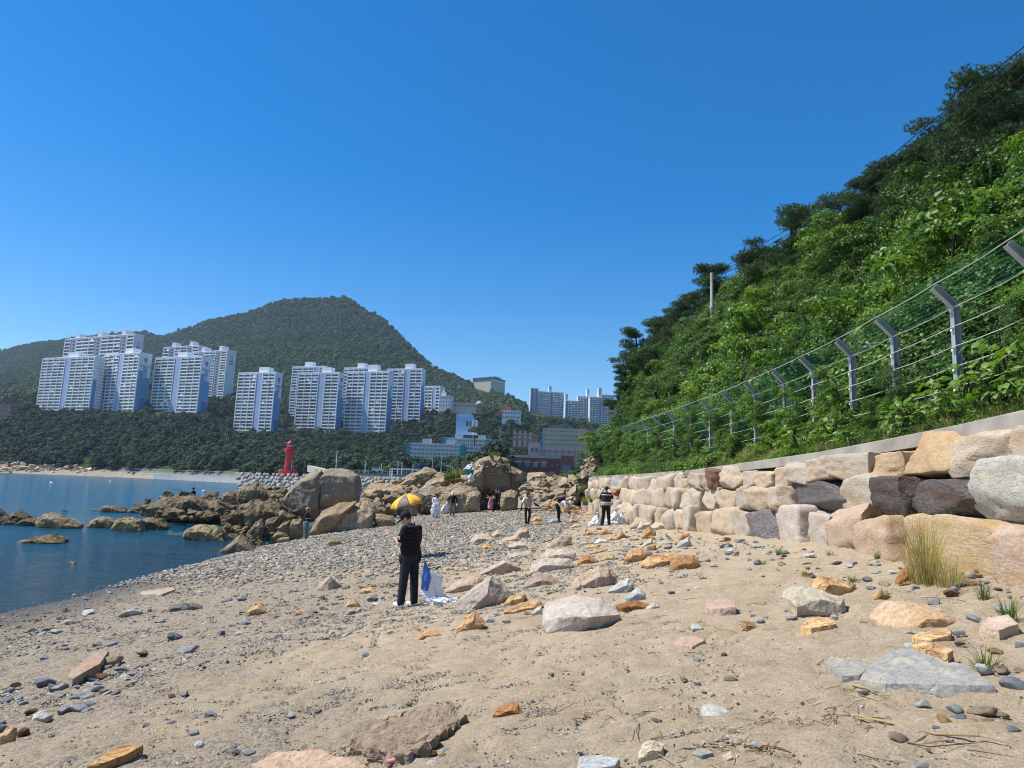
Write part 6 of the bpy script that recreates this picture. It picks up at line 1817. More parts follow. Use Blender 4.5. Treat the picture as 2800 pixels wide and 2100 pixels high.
CLF = empty("cliff_outcrop", tuple(at_y(1180, 1400, 54)), "tan cliff ledge with slanted slabs behind the pebble beach", "rock outcrop")
o1 = (0, 0)
for pts, D_, dp_, col_ in (([(1095, 1312), (1122, 1296), (1165, 1276), (1186, 1281), (1196, 1291), (1160, 1306), (1118, 1322)], 58, 1.5, (1.0, .93, .8)), ([(1088, 1325), (1128, 1298), (1140, 1306), (1136, 1318), (1100, 1332)], 57.5, 1.2, (.95, .9, .8)),
                           ([(1130, 1345), (1165, 1318), (1200, 1300), (1235, 1295), (1240, 1310), (1195, 1335), (1150, 1352)], 57, 1.8, (1.05, 1, .9)), ([(1140, 1395), (1142, 1345), (1180, 1325), (1205, 1340), (1203, 1395)], 54.5, 2.0, (.82, .8, .75)),
                           ([(1195, 1402), (1200, 1335), (1260, 1318), (1308, 1336), (1312, 1380), (1300, 1402)], 54, 2.4, (.95, .88, .75)), ([(1272, 1385), (1278, 1350), (1300, 1338), (1314, 1348), (1312, 1384)], 53.5, 1.0, (1.0, .92, .8)),
                           ([(1052, 1395), (1050, 1350), (1075, 1342), (1095, 1355), (1092, 1398)], 54, 1.5, (.9, .85, .75)), ([(985, 1372), (1000, 1335), (1050, 1322), (1110, 1322), (1120, 1345), (1060, 1350), (1020, 1380)], 56, 2.5, (1.15, .98, .78)),
                           ([(1030, 1400), (1032, 1372), (1060, 1365), (1085, 1372), (1085, 1402)], 53, 1.2, (.95, .88, .7)), ([(1090, 1402), (1095, 1360), (1130, 1350), (1145, 1368), (1142, 1405)], 53.5, 1.4, (.85, .82, .72)), ([(1205, 1310), (1245, 1290), (1290, 1300), (1300, 1330), (1240, 1330)], 58, 2.0, (1.05, .98, .82))):
    part(CLF, o1, 1.0, pts, 'cliff', D=D_, depth=dp_, color=col_, relax=0, rough=.05)
fill(CLF, [(985, 1340), (1040, 1322), (1100, 1315), (1200, 1300), (1290, 1305), (1300, 1340), (1240, 1350), (1140, 1345), (1060, 1355), (1000, 1372)], 59, 55, 60, 14, 44, 'cliff', 12, ((1.1, 1, .85), (1.15, .95, .75), (1, .95, .85)))
fill(CLF, [(990, 1372), (1060, 1350), (1140, 1350), (1300, 1345), (1300, 1398), (1150, 1402), (1040, 1402)], 57, 53.2, 40, 14, 40, 'cliff', 13, ((.8, .76, .68), (.95, .85, .7), (.7, .68, .6)))
fill(CLF, [(985, 1375), (1010, 1358), (1060, 1350), (1070, 1395), (1040, 1408), (1000, 1405)], 55, 49, 26, 16, 44, 'cliff', 33, ((.85, .8, .68), (.95, .85, .7)))
STK = empty("rock_stack", tuple(at_y(1345, 1390, 57)), "tall square rock stack with grassy top and dark undercut", "rock outcrop")
part(STK, o1, 1.0, [(1288, 1285), (1300, 1263), (1325, 1251), (1360, 1246), (1385, 1250), (1396, 1268), (1398, 1330), (1380, 1342), (1312, 1338), (1290, 1322)], 'cliff', D=57, depth=3.2, relax=0, rough=.045, color=(.92, .86, .74), front=((1330, 1262, .2), (1325, 1325, .1), (1388, 1300, .3)), name='main_block')
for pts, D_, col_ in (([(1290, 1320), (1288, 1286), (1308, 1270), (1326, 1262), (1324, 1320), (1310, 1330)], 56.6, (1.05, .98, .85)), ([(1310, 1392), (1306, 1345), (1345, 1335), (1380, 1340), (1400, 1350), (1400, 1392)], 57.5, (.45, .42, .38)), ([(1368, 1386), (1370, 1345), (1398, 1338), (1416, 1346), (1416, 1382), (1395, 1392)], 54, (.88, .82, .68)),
                      ([(1392, 1345), (1394, 1272), (1412, 1280), (1428, 1290), (1430, 1312), (1418, 1350)], 57.5, (.75, .7, .6)), ([(1408, 1305), (1415, 1284), (1428, 1288), (1432, 1310)], 57, (1.05, .98, .85))):
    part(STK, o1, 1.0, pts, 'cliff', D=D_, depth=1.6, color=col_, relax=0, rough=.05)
fill(STK, [(1300, 1268), (1340, 1252), (1390, 1255), (1396, 1300), (1350, 1300), (1300, 1310)], 57.2, 56.9, 22, 12, 30, 'cliff', 15, ((1, .94, .8), (.9, .84, .72)))
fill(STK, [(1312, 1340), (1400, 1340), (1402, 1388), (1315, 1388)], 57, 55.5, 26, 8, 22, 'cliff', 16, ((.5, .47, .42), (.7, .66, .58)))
LDG = empty("pale_ledge", tuple(at_y(1510, 1380, 55)), "pale cream stepped rock ledge between the stack and the boulder wall", "rock outcrop")
for pts, D_, col_ in (([(1440, 1318), (1442, 1292), (1480, 1290), (1500, 1296), (1505, 1320), (1470, 1326)], 61, (1.15, 1.1, 1.02)), ([(1490, 1322), (1496, 1296), (1520, 1298), (1522, 1322)], 60.5, (.9, .86, .78)), ([(1520, 1322), (1522, 1302), (1565, 1306), (1568, 1322)], 60.8, (1.15, 1.1, 1.0)),
                      ([(1510, 1368), (1514, 1340), (1545, 1332), (1550, 1362), (1530, 1372)], 53, (.85, .8, .7)), ([(1550, 1368), (1552, 1345), (1575, 1322), (1585, 1350), (1580, 1372)], 54, (1.1, 1.05, .95))):
    part(LDG, o1, 1.0, pts, 'cliff', D=D_, depth=2.0, color=col_, relax=0, rough=.05)
fill(LDG, [(1432, 1320), (1480, 1300), (1560, 1312), (1600, 1318), (1610, 1350), (1590, 1378), (1520, 1385), (1450, 1385), (1422, 1360)], 60, 50, 95, 12, 42, 'cliff', 17, ((1.2, 1.15, 1.05), (1.05, 1, .9), (1.15, 1.05, .9)), (1.6, 1.1, .65))
fill(LDG, [(1450, 1380), (1520, 1372), (1600, 1378), (1640, 1400), (1600, 1412), (1500, 1400)], 50, 42, 40, 10, 30, 'ochre', 18, ((1.2, 1.15, 1.1), (1.1, 1, .9), (1.3, 1.3, 1.3)), (1.6, 1.1, .6))
PCL = empty("pale_cliff", tuple(at_y(1620, 1330, 56)), "weathered pale cliff face under the rounded bush", "rock outcrop")
part(PCL, o1, 1.0, [(1575, 1330), (1590, 1290), (1605, 1255), (1630, 1238), (1660, 1245), (1675, 1290), (1670, 1332)], 'cliff', D=56, depth=4, color=(1.15, 1.12, 1.05), relax=0, rough=.06, name='cliff_face')
fill(PCL, [(1568, 1325), (1590, 1285), (1615, 1245), (1655, 1240), (1665, 1300), (1640, 1325)], 56.5, 54.5, 55, 10, 32, 'cliff', 19, ((1.25, 1.2, 1.15), (1.0, .95, .88), (1.15, 1.1, 1.0)))
SHR_ = empty("rocky_shore", tuple(at_y(220, 1295, 432)), "pale rocky shore under the woods across the bay", "rock outcrop")
fill(SHR_, [(-120, 1262), (40, 1266), (110, 1272), (200, 1276), (330, 1290), (420, 1303), (520, 1315), (660, 1326), (660, 1330), (420, 1312), (200, 1302), (0, 1294), (-120, 1288)], 440, 418, 230, 8, 22, 'cliff', 20, ((1.3, 1.22, 1.1), (1.0, .92, .8), (.75, .7, .62)), (1.7, 1.2, .8))
# ------------------------------------------------------------------ pebbles and cobbles
def pebble_mat():
    t = NT('pebble_stone')
    rn = t.objinfo("Random")
    c = t.ramp(rn, [(0.0, (.19, .19, .185)), (.14, (.28, .275, .26)), (.30, (.36, .345, .315)), (.42, (.24, .24, .23)), (.52, (.44, .42, .37)), (.64, (.40, .34, .25)), (.76, (.33, .285, .22)), (.86, (.48, .32, .16)), (.91, (.58, .56, .52)), (.96, (.10, .10, .10))], 'CONSTANT')
    f = t.noise(9, 4)
    c = t.mix(.5, c, t.ramp(f, [(.3, .6), (.7, 1.2)]), 'MULTIPLY')
    c = t.mix(1.0, c, (.88, .84, .77), 'MULTIPLY')
    t.bump(t.noise(30, 4), .3, .01)
    return t.base(c, .75, .3)
M['pebble'] = pebble_mat()
PEB = []
for i in range(7):
    me = arock(1300 + i, 9, .05, 2)
    me.transform(Matrix.Diagonal((1.0, .75 + .05 * (i % 3), .42 + .06 * (i % 4), 1)))
    me.polygons.foreach_set("use_smooth", np.ones(len(me.polygons), bool))
    me.materials.append(M['pebble'])
    PEB.append(me)
def bank_d(x, y):
    return (-.9 + (y - 14) * .20) - x + 1.2 * fbm(x * .4, y * .4, 3, 131)
def gravel():
    r = np.random.default_rng(15)
    def grab(n, ylo, yhi, xlo, xhi, keep, s0, s1):
        y = ylo * (yhi / ylo) ** r.uniform(0, 1, n)
        x = r.uniform(0, 1, n) * (xhi - xlo) + xlo
        k = r.uniform(0, 1, n) < keep(x, y)
        x, y = x[k], y[k]
        s = s0 * (s1 / s0) ** (r.uniform(0, 1, len(x)) ** 1.6)
        return x, y, s
    def stripe(x, y):
        c = np.interp(x, [-8, -5.3, -3.5, -.6, 1.5], [8.2, 9.4, 11.2, 13.0, 15.0])
        return np.exp(-((y - c + .5 * fbm(x, y, 2, 171)) / (.55 + .12 * (x + 6) * (x > -6))) ** 2)
    shing = lambda x, y: np.clip(smooth(16, 25, y + .35 * x + 2 * fbm(x * .5, y * .5, 2, 173)) * smooth(-.4, .9, bank_d(x, y)), 0, 1)
    sets = [grab(110000, 15, 53, -12.2, 6, lambda x, y: shing(x, y), .026, .105),
            grab(90000, 8, 18, -8, 2.5, lambda x, y: stripe(x, y), .010, .042),
            grab(70000, 12, 26, -12, 3.5, lambda x, y: .18 + .4 * smooth(0, .35, fbm(x * .7, y * .7, 3, 141)), .012, .045),
            grab(110000, 4, 14, -10, 2.2, lambda x, y: .12 + .8 * smooth(.05, .3, fbm(x * .55 + y * .3, y * .8, 3, 151) - .05 * (x + 1.2)), .006, .02),
            grab(50000, 4, 16, -10, 6.2, lambda x, y: .22 + .5 * smooth(.1, .4, fbm(x * .9, y * .9, 3, 161)), .005, .016),
            grab(6000, 14, 46, 0, 6, lambda x, y: .35 + 0 * x, .02, .09)]
    X = np.concatenate([a[0] for a in sets]); Y = np.concatenate([a[1] for a in sets]); S = np.concatenate([a[2] for a in sets])
    Z = ground(X, Y)
    ok = (Z > -.25) & (X < np.interp(Y, WY, XWB) + .2)
    X, Y, S, Z = X[ok], Y[ok], S[ok], Z[ok]
    n = len(X)
    P = np.stack([X, Y, Z + S * .16], 1)
    rt = np.stack([r.normal(0, .3, n), r.normal(0, .3, n), r.uniform(0, 6.28, n)], 1)
    scatter("gravel", P, rt, np.stack([S, S, S], 1), r.integers(0, 7, n), [proto("pebble_%d" % i, m_) for i, m_ in enumerate(PEB)], "grey and tan pebbles covering the beach")
gravel()

CBM = []
for i in range(8):
    me = arock(1400 + i, 7 + i, .05, 3)
    me.transform(Matrix.Diagonal((1.0, .72, .5, 1)))
    me.polygons.foreach_set("use_smooth", np.ones(len(me.polygons), bool))
    CBM.append(me)
CBK = {}
def cobble(u, v, rpx, mat, color, label, group, i):
    P = ground_hit(u, v)
    s = rpx * P[1] / FPX
    key = (i % 8, mat)
    if key not in CBK:
        me = CBM[i % 8].copy(); me.materials.clear(); me.materials.append(M[mat]); CBK[key] = me
    r = random.Random(i * 7 + 1)
    o = obj('cobble', CBK[key], None, None, (P[0], P[1], float(ground(P[0], P[1])) + s * .22), (r.uniform(-.2, .2), r.uniform(-.2, .2), r.uniform(0, 6.28)), (s, s, s * r.uniform(.75, 1.1)), color)
    return tag(o, label, "stone", group)
_ci = 0
DK, GY, TN, WH, BR, OC = ('slate', (.62, .65, .72)), ('slate', (.95, .98, 1.02)), ('granite', (.85, .80, .65)), ('slate', (1.75, 1.72, 1.62)), ('ochre', (.42, .38, .34)), ('ochre', (1.05, .95, .85))
CLAB = {id(DK): "dark grey cobble", id(GY): "smooth grey cobble", id(TN): "tan cobble", id(WH): "whitish cobble", id(BR): "brown cobble", id(OC): "orange cobble"}
def cob_list(o, k, lst, where, grp):
    global _ci
    for x, y, r, c in lst:
        _ci += 1
        cobble(o[0] + x / k, o[1] + (y + r * .35) / k, r / k, c[0], c[1], CLAB[id(c)] + " " + where, grp, _ci)
cob_list((0, 1575), 3.16, [(370, 920, 95, DK), (100, 940, 85, TN), (60, 1070, 60, DK), (80, 985, 60, GY), (460, 955, 60, DK), (510, 960, 90, GY), (690, 900, 60, DK), (770, 890, 60, DK), (780, 850, 50, GY), (880, 870, 70, BR), (930, 890, 42, TN), (980, 730, 95, TN), (920, 785, 55, DK), (1010, 770, 40, DK), (1050, 800, 65, GY), (1070, 870, 50, WH), (1130, 850, 40, GY),
                            (665, 1040, 80, DK), (760, 1040, 70, GY), (830, 970, 80, GY), (790, 930, 60, WH), (880, 990, 45, TN), (930, 1010, 45, WH), (1000, 1010, 50, DK), (545, 1160, 80, GY), (690, 1140, 95, GY), (790, 1100, 60, DK), (760, 1160, 55, GY), (560, 950, 50, DK), (650, 960, 50, GY), (430, 1025, 50, WH), (170, 1050, 45, GY), (195, 1100, 42, GY), (850, 930, 50, GY)],
         "in the cluster beside the long brown pink boulder", "cobbles clustered by the long boulder")
cob_list((0, 1575), 3.16, [(280, 1160, 70, BR), (195, 1345, 75, BR), (1630, 625, 85, GY), (770, 305, 75, WH), (1130, 310, 90, WH), (505, 360, 42, WH), (600, 400, 50, WH), (380, 465, 45, DK), (485, 475, 52, WH), (370, 500, 40, WH), (860, 450, 50, GY), (1380, 390, 52, GY), (840, 585, 60, DK), (310, 612, 45, WH), (550, 630, 45, GY), (560, 595, 35, DK), (375, 700, 50, GY), (450, 585, 40, DK), (630, 625, 40, TN), (1260, 1285, 52, DK), (1490, 1265, 48, DK), (1810, 1190, 60, GY), (1480, 1040, 55, BR), (1590, 1010, 50, GY),
                            (1680, 1350, 52, GY), (1720, 1460, 65, WH), (2160, 1520, 60, GY), (2040, 1510, 50, DK), (570, 1585, 45, GY), (0, 1270, 60, GY), (20, 1310, 60, DK), (1240, 520, 42, WH), (950, 590, 60, GY), (1230, 655, 70, TN), (1480, 700, 50, TN), (1830, 690, 42, DK), (1690, 610, 45, WH), (1910, 490, 48, DK), (2130, 400, 60, GY), (2070, 490, 50, WH), (1960, 205, 50, DK), (2090, 190, 65, GY), (2010, 430, 40, DK)],
         "lying apart on the sandy gravel by the water", "cobbles scattered near the water")
cob_list((700, 1575), 3.16, [(750, 890, 55, DK), (865, 835, 48, GY), (540, 1165, 42, DK), (1105, 1130, 42, GY), (1190, 1118, 30, GY), (1330, 1098, 35, DK), (1255, 1055, 30, DK), (300, 1190, 45, WH), (950, 670, 40, GY), (660, 980, 20, DK), (1060, 950, 22, WH), (1215, 960, 20, WH), (1385, 665, 28, GY), (1525, 1525, 52, BR), (1610, 1550, 58, OC), (1655, 1500, 42, GY), (1395, 1600, 60, WH), (1520, 1620, 75, WH), (1610, 1600, 40, WH), (760, 1550, 28, TN), (50, 1340, 40, WH), (120, 1230, 30, GY), (780, 95, 45, TN), (940, 260, 45, GY), (820, 300, 55, WH), (570, 280, 45, BR), (690, 180, 38, GY), (1000, 195, 60, DK), (1040, 240, 50, WH), (1290, 580, 20, DK), (1700, 460, 30, WH), (2010, 370, 60, WH), (2085, 320, 50, WH), (2160, 385, 45, WH)],
         "on the open sand round the striated slab", "cobbles round the striated slab")
cob_list((2100, 1575), 3.16, [(1335, 1095, 66, WH), (1610, 1140, 85, GY), (1860, 1150, 140, TN), (1540, 1250, 112, OC), (1110, 1395, 112, TN), (1650, 1230, 85, DK), (1455, 1310, 62, DK), (2130, 1330, 85, DK), (2020, 800, 78, TN), (2110, 930, 125, DK), (2200, 600, 85, DK), (1980, 650, 80, OC), (170, 300, 58, GY), (210, 355, 58, GY), (1870, 790, 95, WH), (1230, 495, 42, DK), (1660, 490, 70, DK), (2040, 1200, 60, TN), (1780, 360, 80, GY), (2060, 270, 110, GY), (1910, 1260, 62, OC), (815, 1000, 55, DK), (1390, 1500, 32, OC), (935, 1430, 25, WH), (1440, 215, 80, GY), (1570, 140, 70, BR), (1220, 600, 60, WH), (1660, 570, 60, TN), (2180, 820, 60, TN), (1640, 60, 85, GY), (880, 95, 60, GY), (1000, 60, 80, TN), (1270, 100, 55, GY), (580, 350, 38, WH), (840, 405, 58, OC), (1360, 1640, 90, GY), (1890, 50, 45, GY), (580, 60, 45, GY)],
         "near the wide bluish rock slab", "stones near the wide bluish slab")
cob_list((1400, 1575), 3.16, [(1490, 885, 42, TN), (1600, 915, 42, WH), (1810, 905, 32, WH), (1900, 890, 75, TN), (1600, 720, 50, GY), (1720, 705, 35, DK), (1830, 680, 45, BR), (340, 845, 42, TN), (615, 840, 25, DK), (470, 825, 20, DK), (1000, 810, 25, DK), (870, 745, 15, DK), (235, 662, 28, WH), (1590, 440, 70, WH), (1600, 105, 38, WH), (1380, 135, 38, DK), (1140, 1195, 42, TN), (1240, 1245, 45, DK), (900, 1310, 32, GY), (1355, 1210, 25, GY), (1410, 1210, 25, DK), (1610, 1240, 60, GY), (1730, 1020, 35, WH), (1660, 1000, 30, TN), (2120, 1450, 55, WH), (1305, 1405, 25, DK), (470, 1555, 28, GY), (995, 1590, 28, DK), (1920, 1340, 60, TN), (530, 1070, 18, WH), (195, 1290, 22, GY), (2095, 345, 45, DK), (2150, 380, 50, GY)],
         "dotted over the dry sand with straw litter", "stones dotted over the dry sand")
# looser stones by the wall foot and along the gravel bank
def loose():
    r = random.Random(77)
    n = 0
    while n < 112:
        u, v = r.uniform(1700, 2760), r.uniform(1435, 1640)
        if v < 1445 + (u - 1700) * .11 or v > 1530 + (u - 1700) * .10: continue
        c = r.choice((GY, GY, OC, OC, TN, WH, DK))
        global _ci
        _ci += 1; n += 1
        cobble(u, v, r.uniform(6, 19) * (1.25 if c is OC else 1), c[0], c[1], CLAB[id(c)] + " strewn along the foot of the boulder wall", "stones along the wall foot", _ci)
    n = 0
    while n < 50:
        u, v = r.uniform(620, 1300), r.uniform(1500, 1760)
        if v > 1790 - (u - 600) * .14: continue
        c = r.choice((GY, GY, GY, WH, DK, TN, OC))
        _ci += 1; n += 1
        cobble(u, v, r.uniform(5, 12), c[0], c[1], CLAB[id(c)] + " on the gravel bank round the man with the sack", "cobbles on the gravel bank", _ci)
    n = 0
    while n < 28:
        u, v = r.uniform(1300, 1700), r.uniform(1400, 1500)
        c = r.choice((GY, GY, WH, OC, OC, TN))
        _ci += 1; n += 1
        cobble(u, v, r.uniform(5, 12), c[0], c[1], CLAB[id(c)] + " among the pebbles where the litter pickers stand", "cobbles near the litter pickers", _ci)
loose()

# ------------------------------------------------------------------ straw, twigs, grass
def straw():
    r = random.Random(5)
    st, tw = MB(), MB()
    cl = [(1900, 2060, 260, 60, 90), (2380, 2010, 200, 70, 80), (2150, 1990, 300, 80, 60), (1900, 1705, 200, 40, 30), (1700, 1690, 180, 40, 22), (2330, 1895, 160, 40, 30), (2560, 1605, 160, 50, 60), (2700, 1600, 120, 50, 50), (1640, 1960, 120, 50, 26), (1800, 1620, 260, 60, 26), (2050, 1800, 260, 120, 40), (1500, 1900, 300, 120, 22), (1300, 1800, 300, 150, 16)]
    for (u0, v0, su, sv, n) in cl:
        for _ in range(n):
            P = ground_hit(min(2790, r.gauss(u0, su * .5)), min(2140, r.gauss(v0, sv * .5)))
            L = r.uniform(.05, .30); a = r.gauss(.3, .7); z = float(ground(P[0], P[1])) + .008
            d = Vector((math.cos(a), math.sin(a), r.uniform(-.05, .12))) * L
            p0 = Vector((P[0], P[1], z)); k = Vector((r.uniform(-.02, .02), r.uniform(-.02, .02), .008))
            (st if r.random() < .68 else tw).tube([p0, p0 + d * .5 + k, p0 + d], [.0022 * r.uniform(.7, 1.6)] * 3, 4)
    tag(st.build('straw_litter', M['straw'], None), "dry straw stalks littering the sand", None, None, 'stuff')
    tag(tw.build('twig_litter', M['twig'], None), "broken brown twigs littering the sand", None, None, 'stuff')
straw()
def stalk(px, r_, mat, name, lab, cat):
    pts = []
    for u, v in px:
        P = ground_hit(u, v, .02); pts.append(P)
    c = pts[0]
    o = MB().tube([tuple(p - c) for p in pts], [r_] + [r_ * .8] * (len(pts) - 2) + [r_ * .3], 6).build(name, M[mat], None, loc=tuple(c))
    tag(o, lab, cat)
stalk([(2340, 1955), (2440, 1978), (2560, 2008), (2680, 2012), (2760, 2032)], .007, 'straw', 'dry_reed', "long bent dry reed lying across the sand", "reed")
stalk([(2345, 1965), (2420, 1970), (2470, 1990), (2500, 1998)], .006, 'straw', 'dry_reed', "split dry reed at the thick end of the long bent reed", "reed")
stalk([(2480, 2030), (2540, 2042), (2620, 2035), (2690, 2030)], .004, 'twig', 'thin_twig', "wavy dark twig beside the round tan stone", "twig")
stalk([(2645, 2050), (2700, 2058), (2780, 2070)], .003, 'twig', 'thin_twig', "forked thin twig below the long bent reed", "twig")
stalk([(2330, 1872), (2380, 1885), (2420, 1895)], .008, 'straw', 'dry_reed', "short pale reed end by the wide bluish slab", "reed")
stalk([(1610, 1690), (1660, 1682), (1720, 1688)], .004, 'twig', 'thin_twig', "curved twig beside the large pale boulder", "twig")
stalk([(1870, 1700), (1950, 1712), (2020, 1730), (2100, 1738)], .004, 'straw', 'thin_twig', "branched straw stem near the orange block stone", "twig")

def tuft_mesh(seed, n, H, spread, mat, width=.006, droop=.5):
    r = np.random.default_rng(seed)
    V = []; F = []; T = []
    for i in range(n):
        a = r.uniform(0, 6.28); b = r.uniform(0, spread * .35)
        base = np.array([math.cos(a) * b, math.sin(a) * b, -.03])
        lean = r.uniform(.05, 1.0) * spread; h = H * r.uniform(.45, 1.1)
        a2 = a + r.normal(0, .6)
        side = np.array([-math.sin(a2), math.cos(a2), 0]) * width * r.uniform(.6, 1.3)
        k0 = len(V)
        for t in (0, .4, .75, 1.0):
            c = base + np.array([math.cos(a2) * lean * t ** 1.6, math.sin(a2) * lean * t ** 1.6, h * (t - droop * .35 * t ** 3)])
            wv = side * (1 - t * .9)
            V += [c - wv, c + wv]
        for j in range(3): F.append((k0 + 2 * j, k0 + 2 * j + 1, k0 + 2 * j + 3, k0 + 2 * j + 2)); T.append(r.uniform(0, 1))
    me = me_from('blades', V, F)
    at = me.attributes.new("tint", 'FLOAT', 'FACE'); at.data.foreach_set("value", np.array(T, np.float32))
    me.materials.append(mat)
    return me
def tuft(P, me, lab, s=1.0, name='grass_tuft'):
    o = obj(name, me, None, None, tuple(P), (0, 0, P[0] * 9), (s, s, s))
    return tag(o, lab, "grass tuft")
G1, G2, G3 = tuft_mesh(1, 60, .28, .16, M['grass'], .006), tuft_mesh(2, 46, .18, .14, M['grass'], .006), tuft_mesh(3, 150, .55, .4, M['grass'], .012)
tuft(ground_hit(2530, 1598), tuft_mesh(4, 420, 1.0, .52, M['drygrass'], .0045, .35), "tall dry straw coloured grass tuft before the ochre wall boulder")
tuft(ground_hit(2600, 1605), tuft_mesh(5, 200, .55, .5, M['drygrass'], .004, .6), "flattened dry grass spilling beside the tall dry tuft")
tuft(ground_hit(2690, 1560), tuft_mesh(9, 160, .5, .35, M['grass'], .005, .5), "green and yellow grass against the pink wall boulder")
def wall_pt(u, v):
    d = ray(u, v)
    t = 5.0
    while t < 60:
        P = CAM + d * t
        if P[0] > float(np.interp(P[1], WY, XWB)) + .2 + (P[2] - 2.4) * .18: return P
        t += .03
    return CAM + d * 20
for u, v, me, lab, s in ((2180, 1385, G1, "green grass growing in front of the long blackish wall boulder", 1.7), (2240, 1388, G1, "grass sprouting under the long blackish wall boulder", 1.5), (2145, 1392, G2, "small grass sprout at the joint beside the blackish boulder", 1.5), (2010, 1385, G1, "green tuft beside the dark grey bottom boulder", 1.3), (1925, 1300, G2, "small tuft between top course boulders", 1.2), (2710, 1400, G1, "green grass in the joint below the dark brown boulders", 1.6), (2640, 1395, G1, "dry green tuft on top of the ochre boulder", 1.3), (1800, 1345, G2, "tuft on the blue grey boulder joint", 1.2), (2430, 1280, G2, "tuft in the joint under the orange stained boulder", 1.2), (1775, 1415, G1, "tuft on the bottom course above the cream flat boulder", 1.4)):
    tuft(wall_pt(u, v), me, lab, s)
for u, v, me, lab, s in ((2415, 1640, G1, "green sprig beside the small ochre stone", .7), (2330, 1590, G2, "green sprig behind the dark ended ochre boulder", 1.0), (2200, 1580, G2, "lone sprig on bare sand", .7), (2130, 1520, G1, "sprig at the foot of the pale grey squared boulder", 1.0), (2270, 1520, G2, "sprig between grey slabs at the wall foot", 1.0), (2690, 1640, G1, "sprig among the stones by the smooth orange boulder", 1.0), (2760, 1700, G1, "sprig by the pink buried boulder", 1.2), (2700, 1830, G2, "sprig leaning over the wide bluish slab", 1.4), (2400, 1530, G1, "thin sprig under the pinkish wall boulders", .9), (2085, 1545, G2, "sprig beside a tan stone near the wall", 1.0)):
    tuft(ground_hit(u, v), me, lab, s)
for u, v, D, me, lab, s in ((1235, 1308, 56, G3, "long green grass on top of the tan cliff ledge", 1.8), (1222, 1312, 55.6, G3, "yellow green grass clump at the front of the ledge grass", 1.4), (1252, 1306, 57, G3, "grass clump behind the ledge grass", 1.6), (1345, 1252, 57.8, G3, "grass crown on top of the rock stack", 1.1), (1362, 1250, 58, G3, "low grass on the stack's rear edge", 1.0), (1436, 1375, 53, G3, "bright weeds between the stack foot and the ledge", 1.3), (1620, 1372, 43, G3, "bright green weeds below the end of the boulder wall", 1.4), (1600, 1380, 42, G3, "low weeds spreading over stones by the wall end", 1.2), (1638, 1380, 41, G3, "weeds at the corner of the wall end", 1.2), (1590, 1345, 48, G3, "weeds climbing the pale ledge", 1.3)):
    tuft(at_y(u, v, D), me, lab, s)
bp = ground_hit(2130, 1240) if False else np.array([float(cop_x(17)) + .15, 17.0, float(cop_z(17))])
# weeds along the inner edge of the coping: nobody could count them
def berm_weeds():
    r = np.random.default_rng(44)
    n = 900
    y = r.uniform(5, 46, n); P = hill_point(y, r.uniform(.0, .08, n))
    s = r.uniform(.6, 1.6, n) * np.where(y > 20, 1.3, 1.0)
    scatter("berm_weeds", P, np.stack([0 * y, 0 * y, r.uniform(0, 6.28, n)], 1), np.stack([s, s, s], 1), r.integers(0, 3, n), [proto("blade_%d" % i, m_) for i, m_ in enumerate((G1, G2, tuft_mesh(7, 50, .4, .2, M['drygrass'], .004)))], "weeds and grasses along the top of the wall")
berm_weeds()

def seaweed():
    r = np.random.default_rng(66)
    mt = plain('dry_seaweed', (.10, .045, .028), .9, .1, .4, 12)
    pr = []
    for k in range(3):
        n = 26
        C = r.normal(size=(n, 3)) * np.array([.10, .06, .012]) + np.array([0, 0, .012])
        pr.append(proto("weed_%d" % k, leaf_mesh("weed", C, r.normal(size=(n, 3)) + np.array([0, 0, 1.5]), r.uniform(.03, .09, n), np.zeros(n), mt, .3, .2, r)))
    n = 330
    x = np.concatenate([r.normal(-2.2, 1.6, 180), r.normal(-9.2, 1.2, 110), r.uniform(-6, 5, 40)])
    y = np.concatenate([r.normal(21, 4.5, 180), r.uniform(9, 32, 110), r.uniform(5, 16, 40)])
    y = np.clip(y, 4.5, 40)
    s = r.uniform(.3, .85, n) * np.where(y < 14, .5, 1.0)
    P = np.stack([x, y, ground(x, y) + .01], 1)
    scatter("seaweed_litter", P, np.stack([0 * x, 0 * x, r.uniform(0, 6.28, n)], 1), np.stack([s, s, s], 1), r.integers(0, 3, n), pr, "dry brown seaweed scraps strewn over the beach")
seaweed()
# ------------------------------------------------------------------ people
def capsule(mb, p0, p1, r0, r1, n=12):
    p0, p1 = Vector(p0), Vector(p1)
    d = p1 - p0
    L = d.length
    d = d / L if L > 1e-6 else Vector((0, 0, 1))
    up = Vector((1, 0, 0)) if abs(d.x) < .8 else Vector((0, 1, 0))
    a = d.cross(up).normalized(); b = d.cross(a)
    V = []; F = []; rings = 0
    for (c, r, t0, t1) in ((p0, r0, -math.pi / 2, 0), (p1, r1, 0, math.pi / 2)):
        for k in range(5):
            t = t0 + (t1 - t0) * k / 4
            rr = max(r * math.cos(t), r * .05)
            for j in range(n):
                q = 2 * math.pi * j / n
                V.append(c + d * (r * math.sin(t)) + (a * math.cos(q) + b * math.sin(q)) * rr)
            rings += 1
    for i in range(rings - 1):
        for j in range(n):
            F.append((i * n + j, i * n + (j + 1) % n, (i + 1) * n + (j + 1) % n, (i + 1) * n + j))
    F.append(tuple(range(n))[::-1]); F.append(tuple((rings - 1) * n + j for j in range(n)))
    mb.add(V, F)
